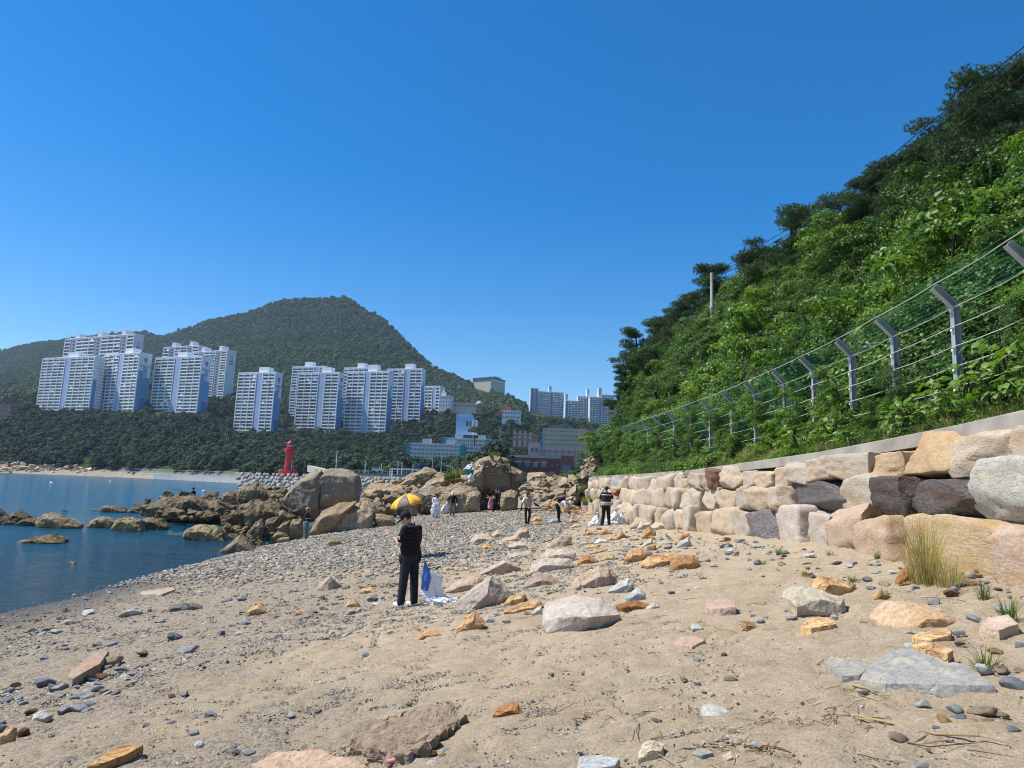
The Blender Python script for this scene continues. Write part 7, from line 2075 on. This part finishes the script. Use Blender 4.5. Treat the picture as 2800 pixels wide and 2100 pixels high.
def ellipsoid(mb, c, r, R=None, n=14):
    V = []; F = []
    c = Vector(c)
    for i in range(n // 2 + 1):
        t = -math.pi / 2 + math.pi * i / (n // 2)
        for j in range(n):
            q = 2 * math.pi * j / n
            ct = max(math.cos(t), .04)
            v = Vector((r[0] * ct * math.cos(q), r[1] * ct * math.sin(q), r[2] * math.sin(t)))
            V.append(c + ((R @ v) if R is not None else v))
    m_ = n // 2 + 1
    for i in range(m_ - 1):
        for j in range(n): F.append((i * n + j, i * n + (j + 1) % n, (i + 1) * n + (j + 1) % n, (i + 1) * n + j))
    F.append(tuple(range(n))[::-1]); F.append(tuple((m_ - 1) * n + j for j in range(n)))
    mb.add(V, F)
def fuse(mb, name, vox, it=3):
    me = mb.me(name)
    o = bpy.data.objects.new(name, me); COL.objects.link(o)
    md = o.modifiers.new("remesh", 'REMESH'); md.mode = 'VOXEL'; md.voxel_size = vox
    sm = o.modifiers.new("smooth", 'SMOOTH'); sm.factor = .5; sm.iterations = it
    dg = bpy.context.evaluated_depsgraph_get()
    out = bpy.data.meshes.new_from_object(o.evaluated_get(dg))
    bpy.data.objects.remove(o); bpy.data.meshes.remove(me)
    out.name = name
    out.polygons.foreach_set("use_smooth", np.ones(len(out.polygons), bool))
    return out

def hand(mb, wrist, d, s=1.0, curl=.5, thumb_side=1):
    """palm, four unequal bent fingers and a thumb leaving the side of the palm"""
    w = Vector(wrist); d = Vector(d).normalized()
    up = Vector((0, 0, 1)) if abs(d.z) < .8 else Vector((0, -1, 0))
    side = d.cross(up).normalized(); nrm = side.cross(d).normalized()
    R = Matrix((side, d, nrm)).transposed()
    ellipsoid(mb, w + d * .055 * s, (.042 * s, .058 * s, .02 * s), R)
    for k, L in enumerate((.068, .078, .072, .056)):
        b = w + d * .095 * s + side * (.029 - .0195 * k) * s
        m_ = b + (d * (1 - .3 * curl) - nrm * curl * .7).normalized() * L * .5 * s
        e = m_ + (d * (1 - curl) - nrm * curl).normalized() * L * .5 * s
        capsule(mb, b, m_, .010 * s, .009 * s, 7); capsule(mb, m_, e, .009 * s, .0075 * s, 7)
    t0 = w + d * .035 * s + side * .036 * s * thumb_side
    t1 = t0 + (d * .6 + side * .7 * thumb_side - nrm * .3).normalized() * .035 * s
    capsule(mb, t0, t1, .012 * s, .010 * s, 7); capsule(mb, t1, t1 + (d * .9 - nrm * .35).normalized() * .03 * s, .010 * s, .008 * s, 7)

def person(loc, rz, height, label, c, pose=None, vox=.014, group=None):
    """faces local -Y; c: cloth materials; pose overrides joint places (for a 1.75 m body)"""
    s = height / 1.75
    p = dict(hip=(0, 0, .93), chest=(0, 0, 1.28), neck=(0, -.01, 1.47), head=(0, -.03, 1.625), hpitch=0.1, hyaw=0.0,
             kneeL=(.11, -.02, .50), kneeR=(-.11, -.02, .50), ankL=(.12, .0, .09), ankR=(-.12, .0, .09), toeL=None, toeR=None,
             shL=(.185, 0, 1.41), shR=(-.185, 0, 1.41), elL=(.26, .02, 1.14), elR=(-.26, .02, 1.14), wrL=(.27, -.10, .90), wrR=(-.27, -.10, .90))
    p.update(pose or {})
    g = {k: Vector(v) for k, v in p.items() if isinstance(v, (tuple, list))}
    o = empty("person", tuple(loc), label, "person", group, rz)
    o.scale = (s, s, s)
    hip, chest, neck, head = g['hip'], g['chest'], g['neck'], g['head']
    spine = (neck - hip).normalized()
    X = Vector((1, 0, 0))
    fwd = X.cross(spine) * -1.0
    Rt = Matrix((X, spine.cross(X), spine)).transposed()
    HR = Matrix.Rotation(p['hyaw'], 3, 'Z') @ Matrix.Rotation(p['hpitch'], 3, 'X')
    # one continuous body
    b = MB()
    capsule(b, hip + X * .02, chest, .115, .125); ellipsoid(b, chest + spine * .04, (.165, .105, .16), Rt); ellipsoid(b, hip, (.155, .11, .11), Rt)
    capsule(b, chest + spine * .1, neck + (head - neck) * .35, .062, .052)
    ellipsoid(b, head, (.076, .094, .115), HR); ellipsoid(b, head + HR @ Vector((0, -.035, -.055)), (.058, .06, .06), HR)
    ellipsoid(b, head + HR @ Vector((0, -.100, -.02)), (.013, .022, .022), HR)
    for sx in (-1, 1): ellipsoid(b, head + HR @ Vector((sx * .078, .008, -.01)), (.011, .022, .032), HR)
    ellipsoid(b, head + HR @ Vector((0, -.088, -.062)), (.024, .012, .008), HR)
    for S in 'LR':
        capsule(b, g['sh' + S], g['el' + S], .05, .04); capsule(b, g['el' + S], g['wr' + S], .041, .028)
        hand(b, g['wr' + S], g['wr' + S] - g['el' + S], 1.0, p.get('curl', .6), 1 if S == 'L' else -1)
        hx = .095 if S == 'L' else -.095
        hj = hip + X * hx
        capsule(b, hj, g['knee' + S], .082, .058); capsule(b, g['knee' + S], g['ank' + S], .056, .04)
        capsule(b, g['ank' + S] + Vector((0, 0, -.03)), g['ank' + S] + Vector((0, -.13, -.05)), .042, .032)
    bm_ = obj('body', fuse(b, 'body', vox * .62), M['skin'], o)
    def group_(name, fn, mat, it=3, v=None):
        q = MB(); fn(q)
        return obj(name, fuse(q, name, v or vox, it), M[mat], o)
    # eyes
    ey = MB()
    for sx in (-1, 1): ellipsoid(ey, head + HR @ Vector((sx * .030, -.086, .006)), (.013, .008, .007), HR, 8)
    ey.build('eyes', M['hair'], o)
    def trousers(q):
        lw = c.get('leg', 1.0)
        ellipsoid(q, hip - spine * .0, (.172, .128, .125), Rt)
        for S in 'LR':
            hx = .095 if S == 'L' else -.095
            capsule(q, hip + X * hx - spine * .02, g['knee' + S], .098 * lw, .078 * lw); capsule(q, g['knee' + S], g['ank' + S] + Vector((0, 0, .0)), .078 * lw, .066 * lw)
    group_('trousers', trousers, c['trousers'])
    def shoes(q):
        for S in 'LR':
            a = g['ank' + S]
            t = g.get('toe' + S, None)
            d = Vector((0, -1, 0)) if t is None else (t - a).normalized()
            R = Matrix.Rotation(math.atan2(d.x, -d.y) * 1.0, 3, 'Z')
            ellipsoid(q, a + d * .055 + Vector((0, 0, -.045)), (.052, .145, .05), R); capsule(q, a + Vector((0, 0, -.02)), a + Vector((0, 0, .05)), .05, .052)
    group_('shoes', shoes, c.get('shoes', 'black'))
    def shirt(q):
        capsule(q, hip + spine * .02, chest, .138, .14); ellipsoid(q, chest + spine * .03, (.195, .13, .17), Rt); ellipsoid(q, hip + spine * .08, (.165, .125, .12), Rt)
        full = c.get('sleeve', 'short')
        for S in 'LR':
            e = g['el' + S]; sh = g['sh' + S]
            if full == 'long':
                capsule(q, sh, e, .068, .056); capsule(q, e, e + (g['wr' + S] - e) * .92, .056, .042)
            else:
                capsule(q, sh, sh + (e - sh) * .75, .070, .066)
    group_('shirt', shirt, c['shirt'])
    if 'vest' in c:
        def vest(q):
            for k in range(9):
                f = k / 8
                ct = hip + (neck - hip) * (.02 + .90 * f)
                wd = .188 + .035 * math.sin(f * 2.6) - (.045 if k == 8 else 0)
                ellipsoid(q, ct + Vector((0, .006, 0)), (wd * c.get('vw', 1), .152 + .012 * math.sin(f * 3), .058), Rt)
            capsule(q, neck - spine * .03 + X * .03, neck - spine * .03 - X * .03, .078, .078)
            if c.get('flare'):
                ellipsoid(q, hip + Vector((-.16, .05, -.02)), (.075, .07, .15)); ellipsoid(q, hip + Vector((.13, -.04, -.07)), (.09, .08, .12))
        group_('vest', vest, c['vest'], 6)
    if 'glove' in c:
        def gl(q):
            for S in 'LR':
                hand(q, g['wr' + S], g['wr' + S] - g['el' + S], 1.18, p.get('curl', .6), 1 if S == 'L' else -1); capsule(q, g['wr' + S] - (g['wr' + S] - g['el' + S]) * c.get('gl_len', .15), g['wr' + S], .04, .036)
        group_('gloves', gl, c['glove'], 1, vox * .6)
    def hair(q):
        ellipsoid(q, head + HR @ Vector((0, .018, .022)), (.085, .096, .108), HR)
        if c.get('hair') == 'long':
            capsule(q, head + HR @ Vector((0, .07, .0)), neck + Vector((0, .09, -.14)), .07, .035)
            for sx in (-1, 1): capsule(q, head + HR @ Vector((sx * .07, .0, .0)), neck + Vector((sx * .09, -.02, -.12)), .03, .02)
    hm = group_('hair', hair, 'hair', 2)
    if 'cap' in c:
        def cap(q):
            ellipsoid(q, head + HR @ Vector((0, .012, .048)), (.094, .106, .095), HR)
            if c.get('brim', 'front') == 'front':
                ellipsoid(q, head + HR @ Vector((0, -.125, .035)), (.075, .085, .012), HR)
            else:
                ellipsoid(q, head + HR @ Vector((0, .0, .03)), (.19, .20, .014), HR)
        group_('cap' if c.get('brim', 'front') == 'front' else 'brimmed_hat', cap, c['cap'], 2, vox * .7)
    return o

RZ = lambda fx, fy: math.atan2(fx, -fy)        # turn so that local -Y looks along (fx, fy)
def gpt(x, y, dz=0.0): return (x, y, float(ground(x, y)) + dz)
def ringband(parent, z, rx, ry, h, mat, name, n=28):
    V = []; F = []
    for zz in (z - h / 2, z + h / 2):
        for k in range(n):
            t = 2 * math.pi * k / n
            V.append((rx * math.cos(t), ry * math.sin(t), zz))
    for k in range(n): F.append((k, (k + 1) % n, n + (k + 1) % n, n + k))
    return MB().add(V, F).build(name, mat, parent, True)

# the man with the sack
man = person(gpt(-1.77, 13.25), RZ(-.80, .60), 1.76, "man in black padded vest and cap looking down at his hands beside a white sack", dict(trousers='navy', shirt='black', vest='black', flare=True, vw=1.12, shoes='khaki_shoe' if False else 'whitecloth', cap='black', leg=1.08),
             dict(chest=(0, -.01, 1.27), neck=(0, -.05, 1.46), head=(.02, -.14, 1.585), hpitch=.66, hyaw=.45, elL=(.27, -.02, 1.14), elR=(-.25, -.04, 1.13), wrL=(.14, -.26, 1.20), wrR=(-.10, -.26, 1.18), kneeL=(.12, -.01, .5), kneeR=(-.11, .03, .5), ankL=(.15, -.02, .09), ankR=(-.12, .05, .09)), vox=.010)
# flag patch on the left sleeve: white field, red over blue disc, black bars
fl = MB().box((.318, -.015, 1.25), (.006, .085, .058), rot=Matrix.Rotation(.22, 3, 'Y')).build('flag_patch', M['whitecloth'], man)
MB().tube([(.318, -.015, 1.254), (.326, -.015, 1.253)], .012, 10).build('flag_red', M['red'], fl)
MB().tube([(.316, -.015, 1.244), (.3245, -.015, 1.243)], .011, 10).build('flag_blue', M['b_gate'], fl)
for (dy, dz) in ((-.03, .018), (.03, .018), (-.03, -.018), (.03, -.018)):
    MB().box((.322 - dz * .2, -.015 + dy, 1.25 + dz), (.006, .014, .010)).build('flag_bar', M['black'], fl)
hp = MB().box((.02, -.34, 1.20), (.075, .012, .15), rot=Matrix.Rotation(-.7, 3, 'X')).build('phone', M['navy'], None)
hp.parent = None
hp.matrix_world = man.matrix_basis @ hp.matrix_basis
hp.name = 'mobile_phone'; tag(hp, "dark phone held by the man in the padded vest", "phone")

# sack lying beside him
def sack(name, label, rings, mat, twist=.35, fold=.18, n=40, seed=1, loc=(0, 0, 0), cat="sack", parent=None):
    """rings: (x, y, z, rx, ry) from bottom to mouth -> crumpled cloth with sharp creases"""
    R_ = np.array(rings, float)
    k_ = np.linspace(0, len(R_) - 1, (len(R_) - 1) * 4 + 1)
    R_ = np.stack([np.interp(k_, np.arange(len(rings)), R_[:, j]) for j in range(5)], 1)
    V = []; F = []
    H_ = R_[-1, 2] - R_[0, 2]
    for i, (x, y, z, rx, ry) in enumerate(R_):
        for k in range(n):
            t = 2 * math.pi * k / n
            q = Vector((math.cos(t) * 1.3 + seed * 7, math.sin(t) * 1.3, z / max(.2, H_) * 2.6))
            c1 = 1 - 2 * abs(mnoise.noise(q * 1.5)); c2 = 1 - 2 * abs(mnoise.noise(q * 3.3 + Vector((5, 1, 2))))
            w_ = 1 + fold * (1.5 * mnoise.noise(q) + .9 * (c1 - .5) + .5 * (c2 - .5)) + fold * .5 * math.sin(3 * t + i * twist * .4)
            V.append((x + rx * w_ * math.cos(t), y + ry * w_ * math.sin(t), z + .10 * rx * math.sin(2 * t + i * .2) + .12 * rx * mnoise.noise(q * 2)))
    m_ = len(R_)
    for i in range(m_ - 1):
        for k in range(n): F.append((i * n + k, i * n + (k + 1) % n, (i + 1) * n + (k + 1) % n, (i + 1) * n + k))
    F.append(tuple(range(n))[::-1]); F.append(tuple((m_ - 1) * n + k for k in range(n)))
    o = MB().add(V, F).build(name, M[mat], parent, False, loc)
    if parent is None: tag(o, label, cat)
    return o
gz = float(ground(-1.3, 13.1))
SK = empty("plastic_sack", (-1.35, 13.05, gz), "white plastic sack with blue printed top, slumped beside the man in the padded vest", "sack")
sack('heap', None, [(.33, -.02, -.01, .27, .15), (.30, -.02, .05, .26, .14), (.24, -.01, .11, .20, .11), (.18, 0, .16, .09, .06)], 'whitecloth', seed=2, fold=.36, parent=SK)
sack('bag', None, [(.10, 0, .0, .20, .10), (.06, 0, .14, .17, .085), (.02, 0, .28, .15, .06), (.0, 0, .42, .16, .045), (-.01, 0, .52, .14, .035), (-.04, 0, .60, .08, .03)], 'whitecloth', seed=6, fold=.34, parent=SK)
M['blueplastic'] = plain('blue_plastic', (.06, .17, .52), .5, .4, .15, 4)
sack('blue_top', None, [(-.07, -.03, .26, .07, .05), (-.06, -.02, .42, .10, .05), (-.07, -.01, .56, .085, .045), (-.10, -.005, .68, .035, .03), (-.115, 0, .76, .012, .012)], 'blueplastic', seed=5, n=20, parent=SK)
MB().tube([(-.115, 0, .75), (-.13, .02, 1.0), (-.12, .03, 1.25)], .004, 5).build('cord', M['navy'], SK)

# litter pickers further along the beach
W1 = person(gpt(-4.78, 47.2), RZ(.1, -1), 1.62, "person in white top and dark cap holding a long white sack in front", dict(trousers='navy', shirt='whitecloth', sleeve='long', cap='navy', hair='long', shoes='whitecloth', glove='whitecloth'), dict(elL=(.25, -.08, 1.15), elR=(-.25, -.08, 1.15), wrL=(.12, -.2, 1.02), wrR=(-.12, -.2, 1.02), hpitch=.35, head=(0, -.06, 1.615)))
x, y, z = gpt(-4.78, 46.98)
sack('long_sack', "long white sack hanging from the hands of the person in white", [(0, 0, .18, .27, .10), (0, 0, .4, .27, .12), (0, 0, .7, .25, .11), (0, 0, .95, .17, .07)], 'whitecloth', seed=9, fold=.3, loc=(x, y, z))
W2 = person(gpt(-3.72, 48.0), RZ(-.35, -1), 1.72, "person in black sweatshirt, white cap and khaki trousers carrying a sack", dict(trousers='khaki', shirt='black', sleeve='long', cap='whitecloth', shoes='khaki', glove='whitecloth'), dict(elL=(.30, .02, 1.16), wrL=(.34, -.04, .93), elR=(-.30, -.02, 1.18), wrR=(-.36, -.14, 1.04), hpitch=.45, head=(0, -.07, 1.61)))
x, y, z = gpt(-4.25, 47.8)
sack('pointed_sack', "pointed white sack dangling beside the person in the white cap", [(-.16, 0, .22, .10, .08), (-.06, 0, .42, .24, .12), (.06, 0, .70, .20, .09), (.15, 0, .98, .07, .05)], 'whitecloth', seed=11, fold=.3, loc=(x, y, z))
W3 = person(gpt(-.82, 52.6), RZ(-.9, .3), 1.70, "person in black clothes with dark backpack stepping past the rock stack", dict(trousers='black', shirt='black', shoes='black', leg=1.1), dict(elR=(-.28, -.1, 1.18), wrR=(-.22, -.32, 1.02), elL=(.27, -.1, 1.16), wrL=(.2, -.3, 1.0), hpitch=.3, ankL=(.12, -.15, .09), ankR=(-.12, .15, .09)))
MB().box((0, .2, 1.2), (.3, .16, .4)).build('backpack', M['navy'], W3)
x, y, z = gpt(-1.28, 52.5)
sack('pink_bundle', "pink and white cloth bundle carried by the person in black", [(0, 0, .25, .17, .12), (0, 0, .5, .16, .12), (0, 0, .8, .15, .1), (.04, 0, 1.05, .08, .06)], 'pink', seed=14, fold=.3, loc=(x, y, z), cat="bundle")
W4 = person(gpt(1.02, 35.2), RZ(.35, -1), 1.63, "woman in beige utility vest, black bucket hat and black sleeves walking on pebbles", dict(trousers='black', shirt='whitecloth', vest='beige', cap='black', brim='all', hair='long', glove='black', gl_len=.95, leg=.88), dict(elR=(-.32, .0, 1.16), wrR=(-.38, -.08, .93), elL=(.32, -.04, 1.17), wrL=(.47, -.16, 1.08), kneeL=(.1, -.08, .5), ankL=(.08, .06, .12), ankR=(-.09, -.08, .09), hyaw=.3))
W5 = person(gpt(2.62, 35.0), RZ(1, -.25), 1.66, "person in white T-shirt and black backpack bending down to pick up litter", dict(trousers='black', shirt='whitecloth', cap='whitecloth', glove='black', leg=1.12), dict(hip=(0, .12, .90), chest=(0, -.16, 1.05), neck=(0, -.34, 1.08), head=(0, -.47, 1.03), hpitch=1.25, shL=(.18, -.28, 1.04), shR=(-.18, -.28, 1.04), elL=(.2, -.36, .76), elR=(-.2, -.36, .76), wrL=(.12, -.48, .54), wrR=(-.12, -.5, .52), kneeL=(.12, .06, .48), kneeR=(-.12, .04, .48), ankL=(.14, .1, .09), ankR=(-.13, .08, .09)))
MB().box((0, -.06, 1.17), (.30, .42, .17), rot=Matrix.Rotation(-.55, 3, 'X')).build('backpack', M['black'], W5)
W6 = person(gpt(4.40, 31.4), RZ(.15, 1), 1.74, "man in dark reflective striped vest and black trousers facing the boulder wall", dict(trousers='black', shirt='black', vest='navy', vw=1.1, leg=1.12, shoes='black'), dict(elL=(.28, -.02, 1.14), wrL=(.26, -.12, .92), elR=(-.29, -.08, 1.2), wrR=(-.28, -.3, 1.34), ankL=(.16, 0, .09), ankR=(-.15, .03, .09)))
ringband(W6, 1.36, .236, .176, .035, M['whitecloth'], 'reflective_stripe'); ringband(W6, 1.03, .25, .182, .035, M['whitecloth'], 'reflective_stripe'); ringband(W6, .95, .255, .185, .11, M['beige'], 'beige_hem')
x, y, z = gpt(4.75, 31.3)
hv = MB().lathe([(.02, 0), (.08, .01), (.10, .09), (.20, .13)], (0, 0, 0), 14).build('sun_hat', plain('terracotta_cloth', (.42, .17, .09), .8, .2), None, True, (4.72, 31.15, z + 1.36), (.9, .5, 0))
tag(hv, "brown sun hat held up beside the man in the reflective vest", "hat")
for (dx, dy, s_, sd_, lab) in ((-.42, .35, 1.0, 21, "half filled white sack behind the vest man's legs"), (.42, .55, 1.25, 22, "fuller white sack leaning against the boulder wall"), (.75, .7, .9, 23, "grey white sack with driftwood sticking out by the wall")):
    x, y, z = gpt(4.40 + dx, 31.4 + dy)
    sack('litter_sack', lab, [(0, 0, -.03, .24 * s_, .2 * s_), (0, 0, .08 * s_, .27 * s_, .22 * s_), (.03, 0, .26 * s_, .20 * s_, .17 * s_), (.07, 0, .40 * s_, .09 * s_, .08 * s_), (.09, 0, .47 * s_, .035 * s_, .03 * s_), (.13, 0, .58 * s_, .10 * s_, .05 * s_)], 'whitecloth', seed=sd_, loc=(x, y, z), fold=.32)
M['camo'] = plain('camouflage_cloth', (.28, .27, .26), .85, .2, .35, 9)
W7 = person(gpt(-10.55, 37.5), RZ(-1, -.15), 1.70, "angler in straw sun hat, navy shirt and grey camouflage trousers holding a rod", dict(trousers='camo', shirt='navy', sleeve='long', cap='straw', brim='all', shoes='black', leg=1.15), dict(elL=(.25, -.14, 1.16), wrL=(.12, -.38, 1.2), elR=(-.25, -.14, 1.14), wrR=(-.08, -.34, 1.12), hpitch=.1))
MB().box((0, .1, 1.48), (.2, .05, .24)).build('neck_flap', M['straw'], W7)
ringband(W7, 1.14, .178, .148, .02, M['whitecloth'], 'shirt_stripe')
rp = [Vector((-10.2, 37.45, 1.25)), Vector((-10.95, 37.4, 1.75)), Vector(tuple(at_y(803, 1330, 37.2)))]
gzz = float(ground(-10.55, 37.5))
a0 = np.array([-10.75, 37.3, gzz + .95]); a1 = at_y(803, 1333, 37.0)
tag(MB().tube([tuple(a0), tuple(a0 + (a1 - a0) * .25), tuple(a0 + (a1 - a0) * .6), tuple(a1)], [.02, .016, .010, .005], 6).build('fishing_rod', M['black'], None), "black fishing rod raised by the angler in the straw hat", "fishing rod")
# seated angler on the reef
P = at_y(527, 1362, 57)
W8 = person((P[0], P[1], P[2] - .25), RZ(-1, .1), 1.68, "angler in dark clothes sitting on the outer reef", dict(trousers='black', shirt='navy', sleeve='long', cap='black', shoes='black'), dict(hip=(0, .1, .34), chest=(0, .06, .68), neck=(0, .02, .86), head=(0, -.02, 1.02), shL=(.18, .04, .80), shR=(-.18, .04, .80), elL=(.24, -.1, .6), elR=(-.24, -.1, .6), wrL=(.1, -.32, .6), wrR=(-.1, -.32, .58), kneeL=(.14, -.32, .42), kneeR=(-.14, -.32, .42), ankL=(.14, -.36, .06), ankR=(-.14, -.36, .06)))
a0 = np.array([P[0] - .3, P[1], P[2] + .32]); a1 = at_y(466, 1337, 56)
tag(MB().tube([tuple(a0), tuple((a0 + a1) / 2 + np.array([0, 0, .1])), tuple(a1)], [.025, .018, .008], 6).build('fishing_rod', M['black'], None), "fishing rod of the angler sitting on the outer reef", "fishing rod")

# umbrella with its seated owner, mostly hidden behind the man
ux, uy = float(at_y(1128, 1470, 23.5)[0]), 23.5
W9 = person((ux, uy, float(ground(ux, uy)) - .02), RZ(.2, -1), 1.6, "person in pink hat sitting under the yellow and brown umbrella", dict(trousers='beige', shirt='khaki', sleeve='long', cap='pink', brim='all', shoes='black'), dict(hip=(0, .1, .25), chest=(0, .06, .6), neck=(0, .02, .78), head=(0, -.02, .94), shL=(.18, .04, .72), shR=(-.18, .04, .72), elL=(.24, -.1, .52), elR=(-.26, -.1, .55), wrL=(.1, -.3, .5), wrR=(-.2, -.28, .7), kneeL=(.16, -.34, .36), kneeR=(-.16, -.34, .36), ankL=(.16, -.4, .06), ankR=(-.16, -.4, .06)))
def umbrella():
    C_ = at_y(1110, 1352, 23.3)
    U_ = empty("umbrella", tuple(C_), "open umbrella with alternating yellow and brown panels and dark leaf prints", "umbrella")
    tilt = Matrix.Rotation(-.32, 3, 'Y') @ Matrix.Rotation(.22, 3, 'X')
    n = 8; Rr = .62; Hh = .30
    for k in range(n):
        t0, t1 = 2 * math.pi * k / n + .2, 2 * math.pi * (k + 1) / n + .2
        V = []; F = []
        for i in range(7):
            f = i / 6
            r_ = Rr * math.sin(f * 1.32) / math.sin(1.32); z_ = -Hh * (1 - math.cos(f * 1.32)) / (1 - math.cos(1.32))
            for j in range(6):
                t = t0 + (t1 - t0) * j / 5
                sag = 1 - .10 * f * math.sin(math.pi * j / 5)
                v = tilt @ Vector((r_ * sag * math.cos(t), r_ * sag * math.sin(t), z_ - .015 * f * math.sin(math.pi * j / 5)))
                V.append(v)
        for i in range(6):
            for j in range(5): F.append((i * 6 + j, i * 6 + j + 1, i * 6 + j + 7, i * 6 + j + 6))
        pn = MB().add(V, F).build('panel', M['yellow'] if k % 2 == 0 else M['greynylon'], U_, True)
        sf = pn.modifiers.new("thick", 'SOLIDIFY'); sf.thickness = .003
        if k % 2 == 0:
            tm = (t0 + t1) / 2; q = MB()
            f = .80
            r_ = Rr * math.sin(f * 1.32) / math.sin(1.32) * .955; z_ = -Hh * (1 - math.cos(f * 1.32)) / (1 - math.cos(1.32))
            er = Vector((math.cos(tm), math.sin(tm), -.55)).normalized(); et = Vector((-math.sin(tm), math.cos(tm), 0)); en = er.cross(et) * -1
            c0 = Vector((r_ * math.cos(tm), r_ * math.sin(tm), z_)) + (en if en.z > 0 else -en) * .012
            for a in range(7):
                an = a * math.pi * 2 / 7; L = .075 if a % 2 else .055
                d1 = et * math.cos(an) + er * math.sin(an); d2 = et * math.cos(an + .5) + er * math.sin(an + .5); d3 = et * math.cos(an + .25) + er * math.sin(an + .25)
                q.add([tilt @ c0, tilt @ (c0 + d1 * .022), tilt @ (c0 + d3 * L), tilt @ (c0 + d2 * .022)], [(0, 1, 2, 3)])
            q.build('leaf_print', M['black'], pn)
    for k in range(n):
        t = 2 * math.pi * k / n + .2
        pts = [tilt @ Vector((Rr * math.sin(f * 1.32) / math.sin(1.32) * .99 * math.cos(t), Rr * math.sin(f * 1.32) / math.sin(1.32) * .99 * math.sin(t), -Hh * (1 - math.cos(f * 1.32)) / (1 - math.cos(1.32)) - .008)) for f in (0, .3, .6, .85, 1.0)]
        MB().tube(pts, .004, 5).build('rib', M['steel'], U_)
    MB().tube([tilt @ Vector((0, 0, .06)), tilt @ Vector((0, 0, -.95))], .008, 6).build('shaft', M['steel'], U_)
    MB().tube([tilt @ Vector((0, 0, -.95)), tilt @ Vector((0, 0, -1.08))], .016, 8).build('handle', M['black'], U_)
umbrella()

# tub and bag by the stack, bottle, buoys
P = at_y(1283, 1302, 55.5)
T_ = empty("fish_tub", tuple(P), "teal plastic tub with white lid wedged beside the rock stack", "tub")
MB().lathe([(.30, 0), (.36, .42), (.38, .42), (.38, .46)], (0, 0, .1), 18).build('tub', plain('teal_plastic', (.02, .30, .30), .5, .4), T_, True)
sack('white_cover', None, [(0, 0, .5, .36, .32), (.02, 0, .66, .34, .3), (.08, 0, .84, .24, .2), (.14, 0, .98, .06, .06), (.2, 0, 1.08, .12, .06)], 'whitecloth', seed=31, parent=T_, fold=.34)
P = at_y(1286, 1318, 54.8)
sack('plastic_bag', "white plastic bag hanging below the teal tub", [(0, 0, 0, .16, .12), (0, 0, .25, .22, .15), (.02, 0, .5, .15, .1), (.03, 0, .66, .05, .05)], 'whitecloth', seed=33, fold=.34, loc=tuple(P), cat="bag")
P = ground_hit(1098, 2092)
B_ = empty("glass_bottle", (P[0], P[1], float(ground(P[0], P[1])) + .035), "small dark bottle with pink neck lying on the sand", "bottle", rz=.25)
MB().tube([(-.01, 0, 0), (0, 0, 0), (.09, 0, 0), (.12, 0, 0)], [.02, .036, .036, .012], 16).build('body', plain('dark_glass', (.015, .012, .01), .08, .6), B_, True)
MB().tube([(-.10, 0, -.005), (-.01, 0, 0)], [.014, .016], 12).build('neck', M['pink'], B_, True)
for (u, v, D, r_, mt, lab) in ((452, 1352, 118, .38, 'b_gate', "blue buoy floating beyond the reef"), (557, 1343, 150, .36, 'white', "white buoy floating off the breakwater"), (141, 1321, 235, .45, 'white', "white buoy far out in the bay"), (302, 1317, 270, .4, 'white', "small white buoy close to the far shore")):
    P = at_z(u, v, .1)
    P = CAM + (P - CAM) * 1.0
    o = empty("buoy", (P[0], P[1], .05), lab, "buoy")
    MB().lathe([(.05, -r_ * .8), (r_ * .8, -r_ * .4), (r_, .1), (r_ * .75, r_ * .6), (r_ * .2, r_ * .9)], (0, 0, 0), 16).build('float', M[mt], o, True)
    MB().tube([(0, 0, r_ * .8), (0, 0, r_ * 1.4)], .05, 6).build('ring_post', M['black'], o)
# ------------------------------------------------------------------ sea air
def haze():
    o = MB().box((0, 1350, 262), (6200, 3500, 532)).build('haze', None, None)
    m_ = bpy.data.materials.new('sea_haze'); m_.use_nodes = True
    t = m_.node_tree
    t.nodes.remove(t.nodes["Principled BSDF"])
    v = t.nodes.new("ShaderNodeVolumePrincipled")
    v.inputs["Color"].default_value = (.55, .76, 1.0, 1)
    v.inputs["Density"].default_value = .00009
    v.inputs["Anisotropy"].default_value = .1
    t.links.new(v.outputs[0], t.nodes["Material Output"].inputs["Volume"])
    o.data.materials.append(m_)
    tag(o, "thin bluish sea haze", None, None, 'stuff')
haze()
